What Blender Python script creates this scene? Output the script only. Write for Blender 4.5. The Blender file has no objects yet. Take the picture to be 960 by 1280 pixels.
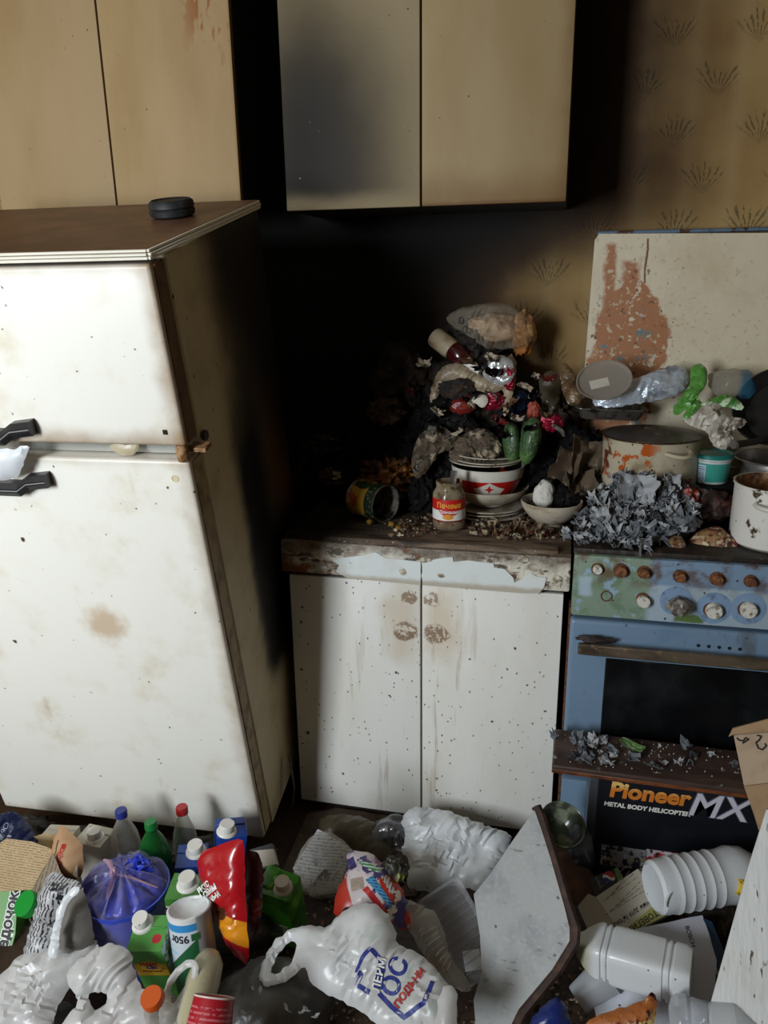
import bpy, bmesh, math, random
from mathutils import Vector, Matrix, noise, geometry
from mathutils.bvhtree import BVHTree
import numpy as np

SC = bpy.context.scene
COL = SC.collection
V = Vector
R = math.radians

# ------------------------------------------------------------------ camera
CAM_POS = V((.6118, -2.2975, 1.4716))
F_PX = 967.43
YAW, PITCH, ROLL = -.2305, .2949, -.0152
_f = V((math.sin(YAW)*math.cos(PITCH), math.cos(YAW)*math.cos(PITCH), -math.sin(PITCH)))
_r0 = V((math.cos(YAW), -math.sin(YAW), 0)); _u0 = _r0.cross(_f)
_r = _r0*math.cos(ROLL) + _u0*math.sin(ROLL); _u = _u0*math.cos(ROLL) - _r0*math.sin(ROLL)
cam = bpy.data.cameras.new('camera'); cam_o = bpy.data.objects.new('camera', cam); COL.objects.link(cam_o)
cam.sensor_fit = 'VERTICAL'; cam.sensor_height = 36; cam.lens = F_PX*36/1280
cam.clip_start = .02
cam_o.matrix_world = Matrix(((_r.x, _u.x, -_f.x, CAM_POS.x), (_r.y, _u.y, -_f.y, CAM_POS.y), (_r.z, _u.z, -_f.z, CAM_POS.z), (0, 0, 0, 1)))
SC.camera = cam_o

# ------------------------------------------------------------------ light: overcast sky, one window behind the photographer
w = bpy.data.worlds.new('sky'); SC.world = w; w.use_nodes = True
w.node_tree.nodes['Background'].inputs[0].default_value = (.72, .85, 1, 1)
w.node_tree.nodes['Background'].inputs[1].default_value = 1.2
# daylight through the one window of the room, in the plane of its opening
la = bpy.data.lights.new('window_daylight_offscreen', 'AREA'); la.shape = 'RECTANGLE'; la.size = .6; la.size_y = 1.3
la.energy = 66; la.color = (.88, .95, 1)
lo = bpy.data.objects.new('window_daylight_offscreen', la); COL.objects.link(lo)
lo.location = (-1.12, -3.51, 1.56); lo.rotation_euler = (R(90), 0, 0)
vs = SC.view_settings
vs.view_transform = 'Standard'; vs.look = 'None'; vs.gamma = 1; vs.exposure = .45; vs.use_curve_mapping = False

def ray(px, py): return _f + _r*((px-480)/F_PX) + _u*((640-py)/F_PX)
def at(px, py, x=None, y=None, z=None):
    d = ray(px, py)
    t = (y-CAM_POS.y)/d.y if y is not None else (z-CAM_POS.z)/d.z if z is not None else (x-CAM_POS.x)/d.x
    return CAM_POS + d*t
def on_plane(px, py, p0, n):
    d = ray(px, py); return CAM_POS + d*((p0-CAM_POS).dot(n)/d.dot(n))

# ------------------------------------------------------------------ materials
def mkmask(nt, s, P):
    N = nt.nodes; L = nt.links
    def math_(op, a, b=None, c=None):
        m = N.new('ShaderNodeMath'); m.operation = op
        for i, v in enumerate((a, b, c)):
            if v is None: continue
            if isinstance(v, (int, float)): m.inputs[i].default_value = v
            else: L.new(v, m.inputs[i])
        return m.outputs[0]
    def sstep(v, lo, hi, inv=False):
        m = N.new('ShaderNodeMapRange'); m.interpolation_type = 'SMOOTHSTEP'
        L.new(v, m.inputs[0]); m.inputs[1].default_value = lo; m.inputs[2].default_value = hi
        m.inputs[3].default_value = 1.0 if inv else 0.0; m.inputs[4].default_value = 0.0 if inv else 1.0
        return m.outputs[0]
    def vmul(v, k):
        m = N.new('ShaderNodeVectorMath'); m.operation = 'MULTIPLY'; L.new(v, m.inputs[0]); m.inputs[1].default_value = k
        return m.outputs[0]
    def nz(scale, detail=4, stretch=(1, 1, 1), rough=.55):
        t = N.new('ShaderNodeTexNoise'); L.new(vmul(P, stretch), t.inputs['Vector'])
        t.inputs['Scale'].default_value = scale; t.inputs['Detail'].default_value = detail; t.inputs['Roughness'].default_value = rough
        return t.outputs['Fac']
    k = s['k']; out = None
    st = s.get('st', (1, 1, 1))
    if k == 'noise':
        out = sstep(nz(s['s'], s.get('d', 5), st, s.get('r', .6)), s['lo'], s['hi'])
    elif k == 'spots':
        t = N.new('ShaderNodeTexVoronoi'); L.new(vmul(P, st), t.inputs['Vector']); t.inputs['Scale'].default_value = s['s']
        w_ = math_('ADD', t.outputs['Distance'], math_('MULTIPLY', math_('SUBTRACT', nz(s['s']*2.2, 3), .5), s.get('n', .25)))
        out = sstep(w_, s['lo'], s['hi'], True)
        sep = N.new('ShaderNodeSeparateColor'); L.new(t.outputs['Color'], sep.inputs[0])
        out = math_('MULTIPLY', out, sstep(sep.outputs[0], 1-s.get('p', .5)-.01, 1-s.get('p', .5)))
    elif k == 'cracks':
        t = N.new('ShaderNodeTexVoronoi'); t.feature = 'DISTANCE_TO_EDGE'
        m = N.new('ShaderNodeVectorMath'); m.operation = 'ADD'
        t2 = N.new('ShaderNodeTexNoise'); L.new(P, t2.inputs['Vector']); t2.inputs['Scale'].default_value = s['s']*1.5
        L.new(vmul(P, st), m.inputs[0]); L.new(vmul(t2.outputs['Color'], (.5/s['s'],)*3), m.inputs[1])
        L.new(m.outputs[0], t.inputs['Vector']); t.inputs['Scale'].default_value = s['s']
        out = sstep(t.outputs['Distance'], s['lo'], s['hi'], True)
    elif k == 'grad':
        d = N.new('ShaderNodeVectorMath'); d.operation = 'DOT_PRODUCT'; L.new(P, d.inputs[0]); d.inputs[1].default_value = s['ax']
        v = math_('ADD', d.outputs['Value'], math_('MULTIPLY', math_('SUBTRACT', nz(s.get('s', 6), 4, st), .5), s.get('n', 0)))
        out = sstep(v, s['lo'], s['hi'])
    elif k == 'sph':
        m = N.new('ShaderNodeVectorMath'); m.operation = 'SUBTRACT'; L.new(P, m.inputs[0]); m.inputs[1].default_value = s['c']
        ln = N.new('ShaderNodeVectorMath'); ln.operation = 'LENGTH'; L.new(vmul(m.outputs[0], s.get('sc', (1, 1, 1))), ln.inputs[0])
        v = math_('ADD', ln.outputs['Value'], math_('MULTIPLY', math_('SUBTRACT', nz(s.get('s', 8), 4, st), .5), s.get('n', 0)))
        out = sstep(v, s['lo'], s['hi'], True)
    elif k == 'box':
        sp = N.new('ShaderNodeSeparateXYZ'); L.new(P, sp.inputs[0])
        for i, ax in enumerate('XYZ'):
            if ax in s:
                lo_, hi_ = s[ax]; e = s.get('e', .0006)
                v = sp.outputs[i]
                if s.get('n'): v = math_('ADD', v, math_('MULTIPLY', math_('SUBTRACT', nz(s.get('s', 60), 4), .5), s['n']))
                a = math_('MULTIPLY', sstep(v, lo_-e, lo_+e), sstep(v, hi_-e, hi_+e, True))
                out = a if out is None else math_('MULTIPLY', out, a)
    elif k == 'lines':       # rows of print: ax = index across rows, other = along
        sp = N.new('ShaderNodeSeparateXYZ'); L.new(P, sp.inputs[0])
        row = math_('FRACT', math_('MULTIPLY', sp.outputs[s['row']], 1/s['pitch']))
        a = math_('MULTIPLY', sstep(row, .3, .36), sstep(row, .72, .78, True))
        t = N.new('ShaderNodeTexNoise'); q = [1, 1, 1]; q[s['row']] = .55/s['pitch']/ (1/s['pitch']*1.0) * .5; q[s['row']] = 0.9
        L.new(vmul(P, q), t.inputs['Vector']); t.inputs['Scale'].default_value = 1.1/s['pitch']; t.inputs['Detail'].default_value = 2
        out = math_('MULTIPLY', a, sstep(t.outputs['Fac'], .40, .47))
    elif k == 'wave':
        t = N.new('ShaderNodeTexWave'); L.new(vmul(P, st), t.inputs['Vector']); t.inputs['Scale'].default_value = s['s']
        t.inputs['Distortion'].default_value = s.get('dist', 0); t.bands_direction = s.get('dir', 'X')
        t.inputs['Detail'].default_value = 2
        out = sstep(t.outputs['Fac'], s['lo'], s['hi'])
    for a in s.get('and', ()):
        out = math_('MULTIPLY', out, mkmask(nt, a, P))
    if s.get('inv'): out = math_('SUBTRACT', 1.0, out)
    if s.get('amt', 1) != 1: out = math_('MULTIPLY', out, s['amt'])
    return out

MATS = {}
def rgb(c): return (c[0], c[1], c[2], 1)
def mat(name, col, rough=.6, layers=(), metal=0, spec=.5, bump=(), coord='Object', sub=0, clear=None, emit=None, coat=0, rlayers=(), crease=None):
    """col linear rgb; layers = (mask spec, colour); bump = (scale, strength[, stretch]); clear = (opacity, tint) thin film"""
    if name in MATS: return MATS[name]
    m = bpy.data.materials.new(name); m.use_nodes = True; nt = m.node_tree; N = nt.nodes; L = nt.links
    b = N['Principled BSDF']; b.inputs['Roughness'].default_value = rough; b.inputs['Metallic'].default_value = metal
    b.inputs['Specular IOR Level'].default_value = spec
    if coat: b.inputs['Coat Weight'].default_value = coat; b.inputs['Coat Roughness'].default_value = .15
    if sub: b.inputs['Subsurface Weight'].default_value = sub; b.inputs['Subsurface Radius'].default_value = (.01, .008, .006)
    if coord == 'World': P = N.new('ShaderNodeNewGeometry').outputs['Position']
    else: P = N.new('ShaderNodeTexCoord').outputs['Object']
    cur = None
    for sp, c in layers:
        mx = N.new('ShaderNodeMix'); mx.data_type = 'RGBA'
        if cur is None: mx.inputs[6].default_value = rgb(col)
        else: L.new(cur, mx.inputs[6])
        mx.inputs[7].default_value = rgb(c); L.new(mkmask(nt, sp, P), mx.inputs[0]); cur = mx.outputs[2]
    if cur is None: b.inputs['Base Color'].default_value = rgb(col)
    else: L.new(cur, b.inputs['Base Color'])
    rc = None
    for sp, rv in rlayers:
        mx = N.new('ShaderNodeMix'); mx.data_type = 'FLOAT'
        if rc is None: mx.inputs[2].default_value = rough
        else: L.new(rc, mx.inputs[2])
        mx.inputs[3].default_value = rv; L.new(mkmask(nt, sp, P), mx.inputs[0]); rc = mx.outputs[0]
    if rc is not None: L.new(rc, b.inputs['Roughness'])
    prev = None
    for bp in bump:
        t = N.new('ShaderNodeTexNoise'); mm = N.new('ShaderNodeVectorMath'); mm.operation = 'MULTIPLY'
        mm.inputs[1].default_value = bp[2] if len(bp) > 2 else (1, 1, 1); L.new(P, mm.inputs[0]); L.new(mm.outputs[0], t.inputs['Vector'])
        t.inputs['Scale'].default_value = bp[0]; t.inputs['Detail'].default_value = 6
        bn = N.new('ShaderNodeBump'); bn.inputs['Strength'].default_value = bp[1]; bn.inputs['Distance'].default_value = .01
        L.new(t.outputs['Fac'], bn.inputs['Height'])
        if prev is not None: L.new(prev, bn.inputs['Normal'])
        prev = bn.outputs[0]
    if crease:
        for q_, k_ in ((1, 1), (2.6, .55)):
            tn = N.new('ShaderNodeTexNoise'); tn.noise_type = 'RIDGED_MULTIFRACTAL'; L.new(P, tn.inputs['Vector']); tn.inputs['Scale'].default_value = crease[0]*q_
            tn.inputs['Detail'].default_value = 2.5; tn.inputs['Distortion'].default_value = .5; tn.inputs['Roughness'].default_value = .4
            bn = N.new('ShaderNodeBump'); bn.inputs['Strength'].default_value = min(1, crease[1]*k_); bn.inputs['Distance'].default_value = .12/crease[0]/q_; L.new(tn.outputs['Fac'], bn.inputs['Height'])
            if prev is not None: L.new(prev, bn.inputs['Normal'])
            prev = bn.outputs[0]
    if prev is not None: L.new(prev, b.inputs['Normal'])
    if emit: b.inputs['Emission Color'].default_value = rgb(emit[0]); b.inputs['Emission Strength'].default_value = emit[1]
    if clear:
        out = N['Material Output']; tr = N.new('ShaderNodeBsdfTransparent'); tr.inputs[0].default_value = rgb(clear[1])
        ms = N.new('ShaderNodeMixShader'); lw = N.new('ShaderNodeLayerWeight'); lw.inputs[0].default_value = .35
        if prev is not None: L.new(prev, lw.inputs['Normal'])
        mr = N.new('ShaderNodeMapRange'); L.new(lw.outputs['Facing'], mr.inputs[0]); mr.inputs[3].default_value = clear[0]; mr.inputs[4].default_value = min(1, clear[0]+.5)
        L.new(mr.outputs[0], ms.inputs[0]); L.new(tr.outputs[0], ms.inputs[1]); L.new(b.outputs[0], ms.inputs[2]); L.new(ms.outputs[0], out.inputs[0])
    MATS[name] = m
    return m

# ------------------------------------------------------------------ mesh helpers: every shape is (verts, faces)
def link(name, me, m=None, parent=None, mtx=None, smooth=True):
    o = bpy.data.objects.new(name, me); COL.objects.link(o)
    if m is not None and not me.materials: me.materials.append(m)
    if smooth and len(me.polygons):
        me.polygons.foreach_set('use_smooth', [True]*len(me.polygons)); me.set_sharp_from_angle(angle=R(smooth if smooth is not True else 40))
    if parent is not None: o.parent = parent
    if mtx is not None: o.matrix_local = mtx
    return o
def obj(name, geo, m=None, parent=None, mtx=None, smooth=True):
    me = bpy.data.meshes.new(name); me.from_pydata([tuple(v) for v in geo[0]], [], geo[1]); me.validate(); me.update()
    return link(name, me, m, parent, mtx, smooth)
def tag(o, label, cat, group=None):
    o['label'] = label; o['category'] = cat
    if group: o['group'] = group
    return o
def thing(name, label, cat, loc=(0, 0, 0), rot=(0, 0, 0), group=None, mtx=None):
    o = bpy.data.objects.new(name, None); COL.objects.link(o); o.empty_display_size = .05
    if mtx is not None: o.matrix_world = mtx
    else: o.location = loc; o.rotation_euler = rot
    return tag(o, label, cat, group)
def struct(o): o['kind'] = 'structure'; return o
def geo_join(*gs):
    v = []; f = []
    for g in gs:
        n = len(v); v += [V(p) for p in g[0]]; f += [tuple(i+n for i in q) for q in g[1]]
    return v, f
def xf(g, M): return [M @ V(p) for p in g[0]], g[1]
def shift(g, d): d = V(d); return [V(p)+d for p in g[0]], g[1]
def box(x0, x1, y0, y1, z0, z1, bev=.002, seg=1):
    bm = bmesh.new(); bmesh.ops.create_cube(bm, size=1)
    for v in bm.verts: v.co = V(((x0+x1)/2+v.co.x*(x1-x0), (y0+y1)/2+v.co.y*(y1-y0), (z0+z1)/2+v.co.z*(z1-z0)))
    bev = min(bev, .45*min(abs(x1-x0), abs(y1-y0), abs(z1-z0)))
    if bev > 0: bmesh.ops.bevel(bm, geom=bm.edges[:], offset=bev, segments=seg, profile=.6, affect='EDGES')
    return from_bm(bm)
def from_bm(bm):
    bm.verts.index_update(); g = ([v.co.copy() for v in bm.verts], [tuple(v.index for v in f.verts) for f in bm.faces]); bm.free(); return g
def lathe(prof, seg=32, sx=1, sy=1, power=None):
    """prof: (r, z) pairs, first/last r 0 closes. power -> superellipse (squarish) section"""
    v = []; f = []; rings = []
    for r_, z in prof:
        if r_ < 1e-6: rings.append([len(v)]); v.append(V((0, 0, z)))
        else:
            ring = []
            for i in range(seg):
                a = 2*math.pi*i/seg; c, s = math.cos(a), math.sin(a)
                k = 1 if not power else (abs(c)**power+abs(s)**power)**(-1/power)
                ring.append(len(v)); v.append(V((r_*sx*c*k, r_*sy*s*k, z)))
            rings.append(ring)
    for a, b in zip(rings, rings[1:]):
        if len(a) == 1 and len(b) == 1: continue
        for i in range(seg):
            j = (i+1) % seg
            if len(a) == 1: f.append((a[0], b[j], b[i]))
            elif len(b) == 1: f.append((a[i], a[j], b[0]))
            else: f.append((a[i], a[j], b[j], b[i]))
    return v, f
def tube(path, r_, seg=8, flat=1.0, closed=False):
    v = []; f = []; n = len(path); path = [V(p) for p in path]
    up = None
    for i, p in enumerate(path):
        t = (path[(i+1) % n if closed else min(i+1, n-1)]-path[(i-1) % n if closed else max(i-1, 0)]).normalized()
        if up is None: up = t.orthogonal().normalized() if abs(t.z) > .9 else V((0, 0, 1))
        s = t.cross(up).normalized(); up = s.cross(t).normalized()
        rr = r_[i] if isinstance(r_, (list, tuple)) else r_
        for k in range(seg):
            a = 2*math.pi*k/seg; v.append(p+s*math.cos(a)*rr+up*math.sin(a)*rr*flat)
    m = n if closed else n-1
    for i in range(m):
        for k in range(seg):
            a = i*seg+k; b = i*seg+(k+1) % seg; i2 = ((i+1) % n)*seg; f.append((a, b, i2+(k+1) % seg, i2+k))
    if not closed:
        f.append(tuple(range(seg))[::-1]); f.append(tuple((n-1)*seg+k for k in range(seg)))
    return v, f
def inpoly(p, poly):
    c = False; j = len(poly)-1
    for i in range(len(poly)):
        a, b = poly[i], poly[j]
        if (a[1] > p[1]) != (b[1] > p[1]) and p[0] < (b[0]-a[0])*(p[1]-a[1])/(b[1]-a[1]+1e-12)+a[0]: c = not c
        j = i
    return c
def seglen(a, b): return math.hypot(a[0]-b[0], a[1]-b[1])
def resample(poly, s, closed=True):
    out = []; n = len(poly)
    for i in range(n if closed else n-1):
        a, b = poly[i], poly[(i+1) % n]; k = max(1, int(round(seglen(a, b)/s)))
        for j in range(k): t = j/k; out.append((a[0]+(b[0]-a[0])*t, a[1]+(b[1]-a[1])*t))
    if not closed: out.append(poly[-1])
    return out
def bdist(p, polys):
    d = 9.
    for poly in polys:
        for i in range(len(poly)):
            a, b = poly[i-1], poly[i]; ex, ey = b[0]-a[0], b[1]-a[1]
            t = max(0, min(1, ((p[0]-a[0])*ex+(p[1]-a[1])*ey)/(ex*ex+ey*ey+1e-12)))
            d = min(d, math.hypot(p[0]-a[0]-ex*t, p[1]-a[1]-ey*t))
    return d
def smooth_poly(poly, it=2):
    for _ in range(it):
        q = []
        for i in range(len(poly)):
            a, b = poly[i], poly[(i+1) % len(poly)]
            q += [(a[0]*.75+b[0]*.25, a[1]*.75+b[1]*.25), (a[0]*.25+b[0]*.75, a[1]*.25+b[1]*.75)]
        poly = q
    return poly
def cdt(polys, s):
    """triangulate outer polygon (polys[0]) minus holes with interior points on spacing s -> pts, tris, boundary flags"""
    pts = []; edges = []
    for poly in polys:
        n0 = len(pts); pts += poly; edges += [(n0+i, n0+(i+1) % len(poly)) for i in range(len(poly))]
    nb = len(pts)
    x0 = min(p[0] for p in polys[0]); x1 = max(p[0] for p in polys[0]); y0 = min(p[1] for p in polys[0]); y1 = max(p[1] for p in polys[0])
    if s:
        j = 0; y = y0+s*.5
        while y < y1:
            x = x0+s*(.5 if j % 2 else .0)
            while x < x1:
                p = (x, y)
                if inpoly(p, polys[0]) and not any(inpoly(p, h) for h in polys[1:]) and bdist(p, polys) > s*.45: pts.append(p)
                x += s
            y += s*.866; j += 1
    ov, oe, of, ovo, _, _ = geometry.delaunay_2d_cdt([V(p) for p in pts], edges, [], 0, 1e-7)
    tris = []
    for t in of:
        c = (sum(ov[i].x for i in t)/len(t), sum(ov[i].y for i in t)/len(t))
        if inpoly(c, polys[0]) and not any(inpoly(c, h) for h in polys[1:]): tris.append(tuple(t))
    bnd = [any(k < nb for k in q) for q in ovo]
    return [(v.x, v.y) for v in ov], tris, bnd
def folds(p, seed, freq=22, n=6):
    """sharp ridges with soft hollows, as in crumpled film, about 0..1"""
    o = V((seed*5.3, seed*2.9, seed*1.7)); f1 = freq*.55
    q = p+V((noise.noise(p*f1*.6+o), noise.noise(p*f1*.6+o+V((9, 0, 0))), noise.noise(p*f1*.6+o+V((0, 9, 0)))))*(.5/f1)
    a = math.cos(seed*1.9); b = math.sin(seed*1.9)
    s_ = V((q.x*a+q.y*b, (q.y*a-q.x*b)*.32, q.z))
    r1 = (1-min(1, 1.8*abs(noise.noise(s_*f1+o))))**2; r2 = (1-min(1, 1.8*abs(noise.noise(q*f1*1.9+o*2))))**2; r3 = (1-min(1, 1.8*abs(noise.noise(q*f1*4+o*3))))**2
    return .68*r1+.27*r2+.05*r3
def wrinkle(P, tris, bnd, lo, hi, ex, it=140, beta=.10, seed=0):
    """let a sheet with too much material buckle into folds: stretch rest lengths by ex, relax, keep the outline"""
    P = np.array(P, float); T = np.array(tris); E = np.unique(np.sort(np.concatenate((T[:, :2], T[:, 1:], T[:, ::2])), 1), axis=0)
    i, j = E[:, 0], E[:, 1]; n = len(P); rs = np.random.RandomState(seed)
    L0 = np.linalg.norm(P[j, :2]-P[i, :2], axis=1)
    mx = (P[i]+P[j])*.5; k = .5+.5*np.sin(mx[:, 0]*37+seed*1.7)*np.sin(mx[:, 1]*29+seed*2.3)
    dr = (P[j, :2]-P[i, :2])/np.maximum(np.linalg.norm(P[j, :2]-P[i, :2], axis=1), 1e-9)[:, None]; an = seed*1.9+.7*np.sin(mx[:, 0]*18+seed)+.7*np.sin(mx[:, 1]*15)
    w_ = (dr[:, 0]*np.cos(an)+dr[:, 1]*np.sin(an))**2; L0 = L0*(1+ex*(.3+1.0*k)*(.35+1.3*w_)); deg = np.bincount(i, minlength=n)+np.bincount(j, minlength=n); deg = np.maximum(deg, 1)[:, None]
    X = P.copy(); X[:, 2] += rs.normal(0, .0012, n); b = np.array(bnd); lo = np.array(lo); hi = np.array(hi)
    for s_ in range(it):
        d = X[j]-X[i]; l = np.linalg.norm(d, axis=1)+1e-9; c = (.5*(l-L0)/l)[:, None]*d
        acc = np.zeros_like(X); np.add.at(acc, i, c); np.add.at(acc, j, -c); X += acc/deg*1.7
        if s_ % 3 == 0:
            m_ = np.zeros_like(X); np.add.at(m_, i, X[j]); np.add.at(m_, j, X[i]); X += beta*(m_/deg-X)
        X[b, :2] += .25*(P[b, :2]-X[b, :2]); X[b, 2] *= .9
        X[:, 2] = np.clip(X[:, 2], lo, hi)
    return X
def pillow(polys, thick, s=.012, edge=.03, crump=.0, freq=22, seed=0, back=.25, minh=.0015, warp=None, sim=True):
    """closed film bag: front bulges by thick towards +z and buckles into folds, back by thick*back"""
    polys = [resample(p, s) for p in polys]
    if crump:
        j_ = min(crump*.8, s*.6)
        polys = [[(x_+j_*noise.noise(V((x_*60, y_*60, seed))), y_+j_*noise.noise(V((x_*60, y_*60, seed+9)))) for x_, y_ in p] for p in polys]
    pts, tris, bnd = cdt(polys, s)
    K = []; C = []; P = []
    for p, b in zip(pts, bnd):
        d = 0 if b else bdist(p, polys); k = math.sqrt(max(0, 1-(1-min(1, d/edge))**2)) if edge > 0 else 1
        c = (folds(V((p[0], p[1], 0)), seed, freq)-.4)*2*crump if crump else 0
        t_ = thick*k*(1+.55*noise.noise(V((p[0]*14, p[1]*14, seed*3.3)))) if crump else thick*k
        K.append(k); C.append(c); P.append((p[0], p[1], (0 if b else minh*.5)+t_+c*(.35+.65*k)*1.0))
    if crump and sim:
        kk = np.array(K); X = wrinkle(P, tris, bnd, -(.4*thick+.6*crump)*kk-.002, (1.4*thick+2.2*crump)*kk+.004, min(.36, .05+crump*13), 120, .05, seed)
        P = [tuple(q) for q in X]
    v = [V(q) for q in P]
    f = list(tris); n0 = len(v); k = 0; idx2 = {}
    for i, b in enumerate(bnd):
        if b: idx2[i] = i
        else:
            idx2[i] = n0+k; k += 1; q = P[i]; zb = -minh*.5-thick*back*K[i]
            v.append(V((q[0], q[1], min(q[2]-.0012, zb) if back >= 0 else q[2]-.0012)))
    f += [tuple(idx2[i] for i in t[::-1]) for t in tris]
    if warp: v = [warp(p) for p in v]
    return v, f
def prism(polys, z0, z1, s=None, top=None):
    """extruded polygon(s); top(p) optional height offset"""
    pts, tris, bnd = cdt(polys, s); n = len(pts); v = []
    for p in pts: v.append(V((p[0], p[1], z1+(top(p) if top else 0))))
    for p in pts: v.append(V((p[0], p[1], z0+(top(p) if top else 0))))
    f = list(tris)+[tuple(i+n for i in t[::-1]) for t in tris]
    cnt = {}
    for t in tris:
        for i in range(3):
            e = (t[i], t[(i+1) % 3]); cnt[tuple(sorted(e))] = None if tuple(sorted(e)) in cnt else e
    for e in cnt.values():
        if e: f.append((e[1], e[0], e[0]+n, e[1]+n))
    return v, f
def sheet(w_, h_, nx, ny, fn, th=.0008):
    """thin curved sheet with thickness: fn(u,v) -> Vector, u,v in 0..1"""
    v = []; f = []
    for j in range(ny+1):
        for i in range(nx+1): v.append(V(fn(i/nx, j/ny)))
    q = lambda i, j: j*(nx+1)+i
    nrm = []
    for j in range(ny+1):
        for i in range(nx+1):
            a = v[q(min(i+1, nx), j)]-v[q(max(i-1, 0), j)]; b = v[q(i, min(j+1, ny))]-v[q(i, max(j-1, 0))]
            nn = a.cross(b); nrm.append(nn.normalized() if nn.length > 1e-9 else V((0, 0, 1)))
    n = len(v); v += [p-nn*th for p, nn in zip(v, nrm)]
    for j in range(ny):
        for i in range(nx):
            t = (q(i, j), q(i+1, j), q(i+1, j+1), q(i, j+1)); f.append(t); f.append(tuple(k+n for k in t[::-1]))
    ring = [q(i, 0) for i in range(nx)]+[q(nx, j) for j in range(ny)]+[q(i, ny) for i in range(nx, 0, -1)]+[q(0, j) for j in range(ny, 0, -1)]
    for a, b in zip(ring, ring[1:]+ring[:1]): f.append((b, a, a+n, b+n))
    return v, f
ICO = {}
def blob(rx, ry, rz, sub=4, amp=.15, freq=1.6, seed=0, crump=0, cfreq=5, flat=None, ridge=False):
    if sub not in ICO:
        bm = bmesh.new(); bmesh.ops.create_icosphere(bm, subdivisions=sub, radius=1); ICO[sub] = from_bm(bm)
    v0, f = ICO[sub]; v = []; off = V((seed*3.7, seed*1.3, seed*7.9))
    for p in v0:
        k = 1+amp*noise.fractal(p*freq+off, 1.0, 2.0, 4)
        if ridge: k += amp*.8*(abs(noise.noise(p*freq*2.6+off))-.25)
        if crump: k += crump*(folds(p, seed, cfreq)-.5)*2
        q = V((p.x*rx*k, p.y*ry*k, p.z*rz*k))
        if flat is not None and q.z < flat: q.z = flat+(q.z-flat)*.12
        v.append(q)
    return v, f
def frame(o, z, x=None):
    """matrix at o with local z along z and local x near x"""
    z = V(z).normalized(); x = V(x) if x is not None else V((1, 0, 0)) if abs(z.x) < .9 else V((0, 0, 1))
    y = z.cross(x).normalized(); x = y.cross(z).normalized()
    return Matrix(((x.x, y.x, z.x, o[0]), (x.y, y.y, z.y, o[1]), (x.z, y.z, z.z, o[2]), (0, 0, 0, 1)))
def plane_frame(px, py, n, x=None, **kw):
    """frame whose local z is the normal n, origin seen at a photo point on a stated x, y or z"""
    return frame(at(px, py, **kw), n, x)
def px_poly(M, pts):
    """pixel outline -> local 2D outline on the plane of frame M"""
    o = M.translation; n = M.col[2].xyz; I = M.inverted(); out = []
    for p in pts:
        q = I @ on_plane(p[0], p[1], o, n); out.append((q.x, q.y))
    return out
def ccw(poly):
    a = sum(poly[i-1][0]*poly[i][1]-poly[i][0]*poly[i-1][1] for i in range(len(poly)))
    return poly if a > 0 else poly[::-1]
def text_geo(body, size, shear=0, extr=.0003, bold=0, align='CENTER', res=3):
    c = bpy.data.curves.new('t', 'FONT'); c.body = body; c.size = size; c.shear = shear; c.offset = bold; c.extrude = extr
    c.align_x = align; c.align_y = 'CENTER'; c.resolution_u = res
    o = bpy.data.objects.new('t', c); me = o.to_mesh()
    g = ([v.co.copy() for v in me.vertices], [tuple(p.vertices) for p in me.polygons])
    o.to_mesh_clear(); bpy.data.objects.remove(o); bpy.data.curves.remove(c)
    return g
def lettering(body, size, m, parent, fn, **kw):
    """flat print following fn(local text point) -> parent-local point"""
    g = text_geo(body, size, **kw)
    return obj('lettering', ([fn(p) for p in g[0]], g[1]), m, parent, smooth=False)
def drape(o, g, m, name='print', lift=.0008, side=1):
    """lay a flat pattern (local x, y of o) on the upper surface of mesh object o as its child"""
    me = o.data; t = BVHTree.FromPolygons([v.co for v in me.vertices], [tuple(p.vertices) for p in me.polygons]); v = []; last = 0
    for p in g[0]:
        h_ = t.ray_cast(V((p[0], p[1], side)), V((0, 0, -side)))[0]
        if h_ is not None: last = h_.z
        v.append(V((p[0], p[1], last+side*(lift+abs(p[2])))))
    return obj(name, (v, g[1]), m, o, smooth=False)
def stroke(pts, w_, s=.006):
    """flat ribbon along 2D pts"""
    pts = resample(pts, s, False); v = []; f = []
    for i, p in enumerate(pts):
        a = pts[max(i-1, 0)]; b = pts[min(i+1, len(pts)-1)]; dx, dy = b[0]-a[0], b[1]-a[1]; L_ = math.hypot(dx, dy) or 1
        nx, ny = -dy/L_*w_/2, dx/L_*w_/2; v += [V((p[0]+nx, p[1]+ny, 0)), V((p[0]-nx, p[1]-ny, 0))]
        if i: k = 2*i; f.append((k-2, k-1, k+1, k))
    return v, f
def flat_text(body, size, o2, dir2, **kw):
    """text geometry centred on 2D point o2 running along dir2"""
    L_ = math.hypot(*dir2); c, s_ = dir2[0]/L_, dir2[1]/L_; g = text_geo(body, size, extr=0, **kw)
    return [V((o2[0]+p.x*c-p.y*s_, o2[1]+p.x*s_+p.y*c, 0)) for p in g[0]], g[1]
def copy_tree(o, parent=None):
    c = o.copy(); COL.objects.link(c); c.parent = parent
    for ch in o.children: copy_tree(ch, c)
    return c
def hx(s): return tuple((c/12.92 if c <= .04045 else ((c+.055)/1.055)**2.4) for c in (int(s[i:i+2], 16)/255 for i in (0, 2, 4)))

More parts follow.
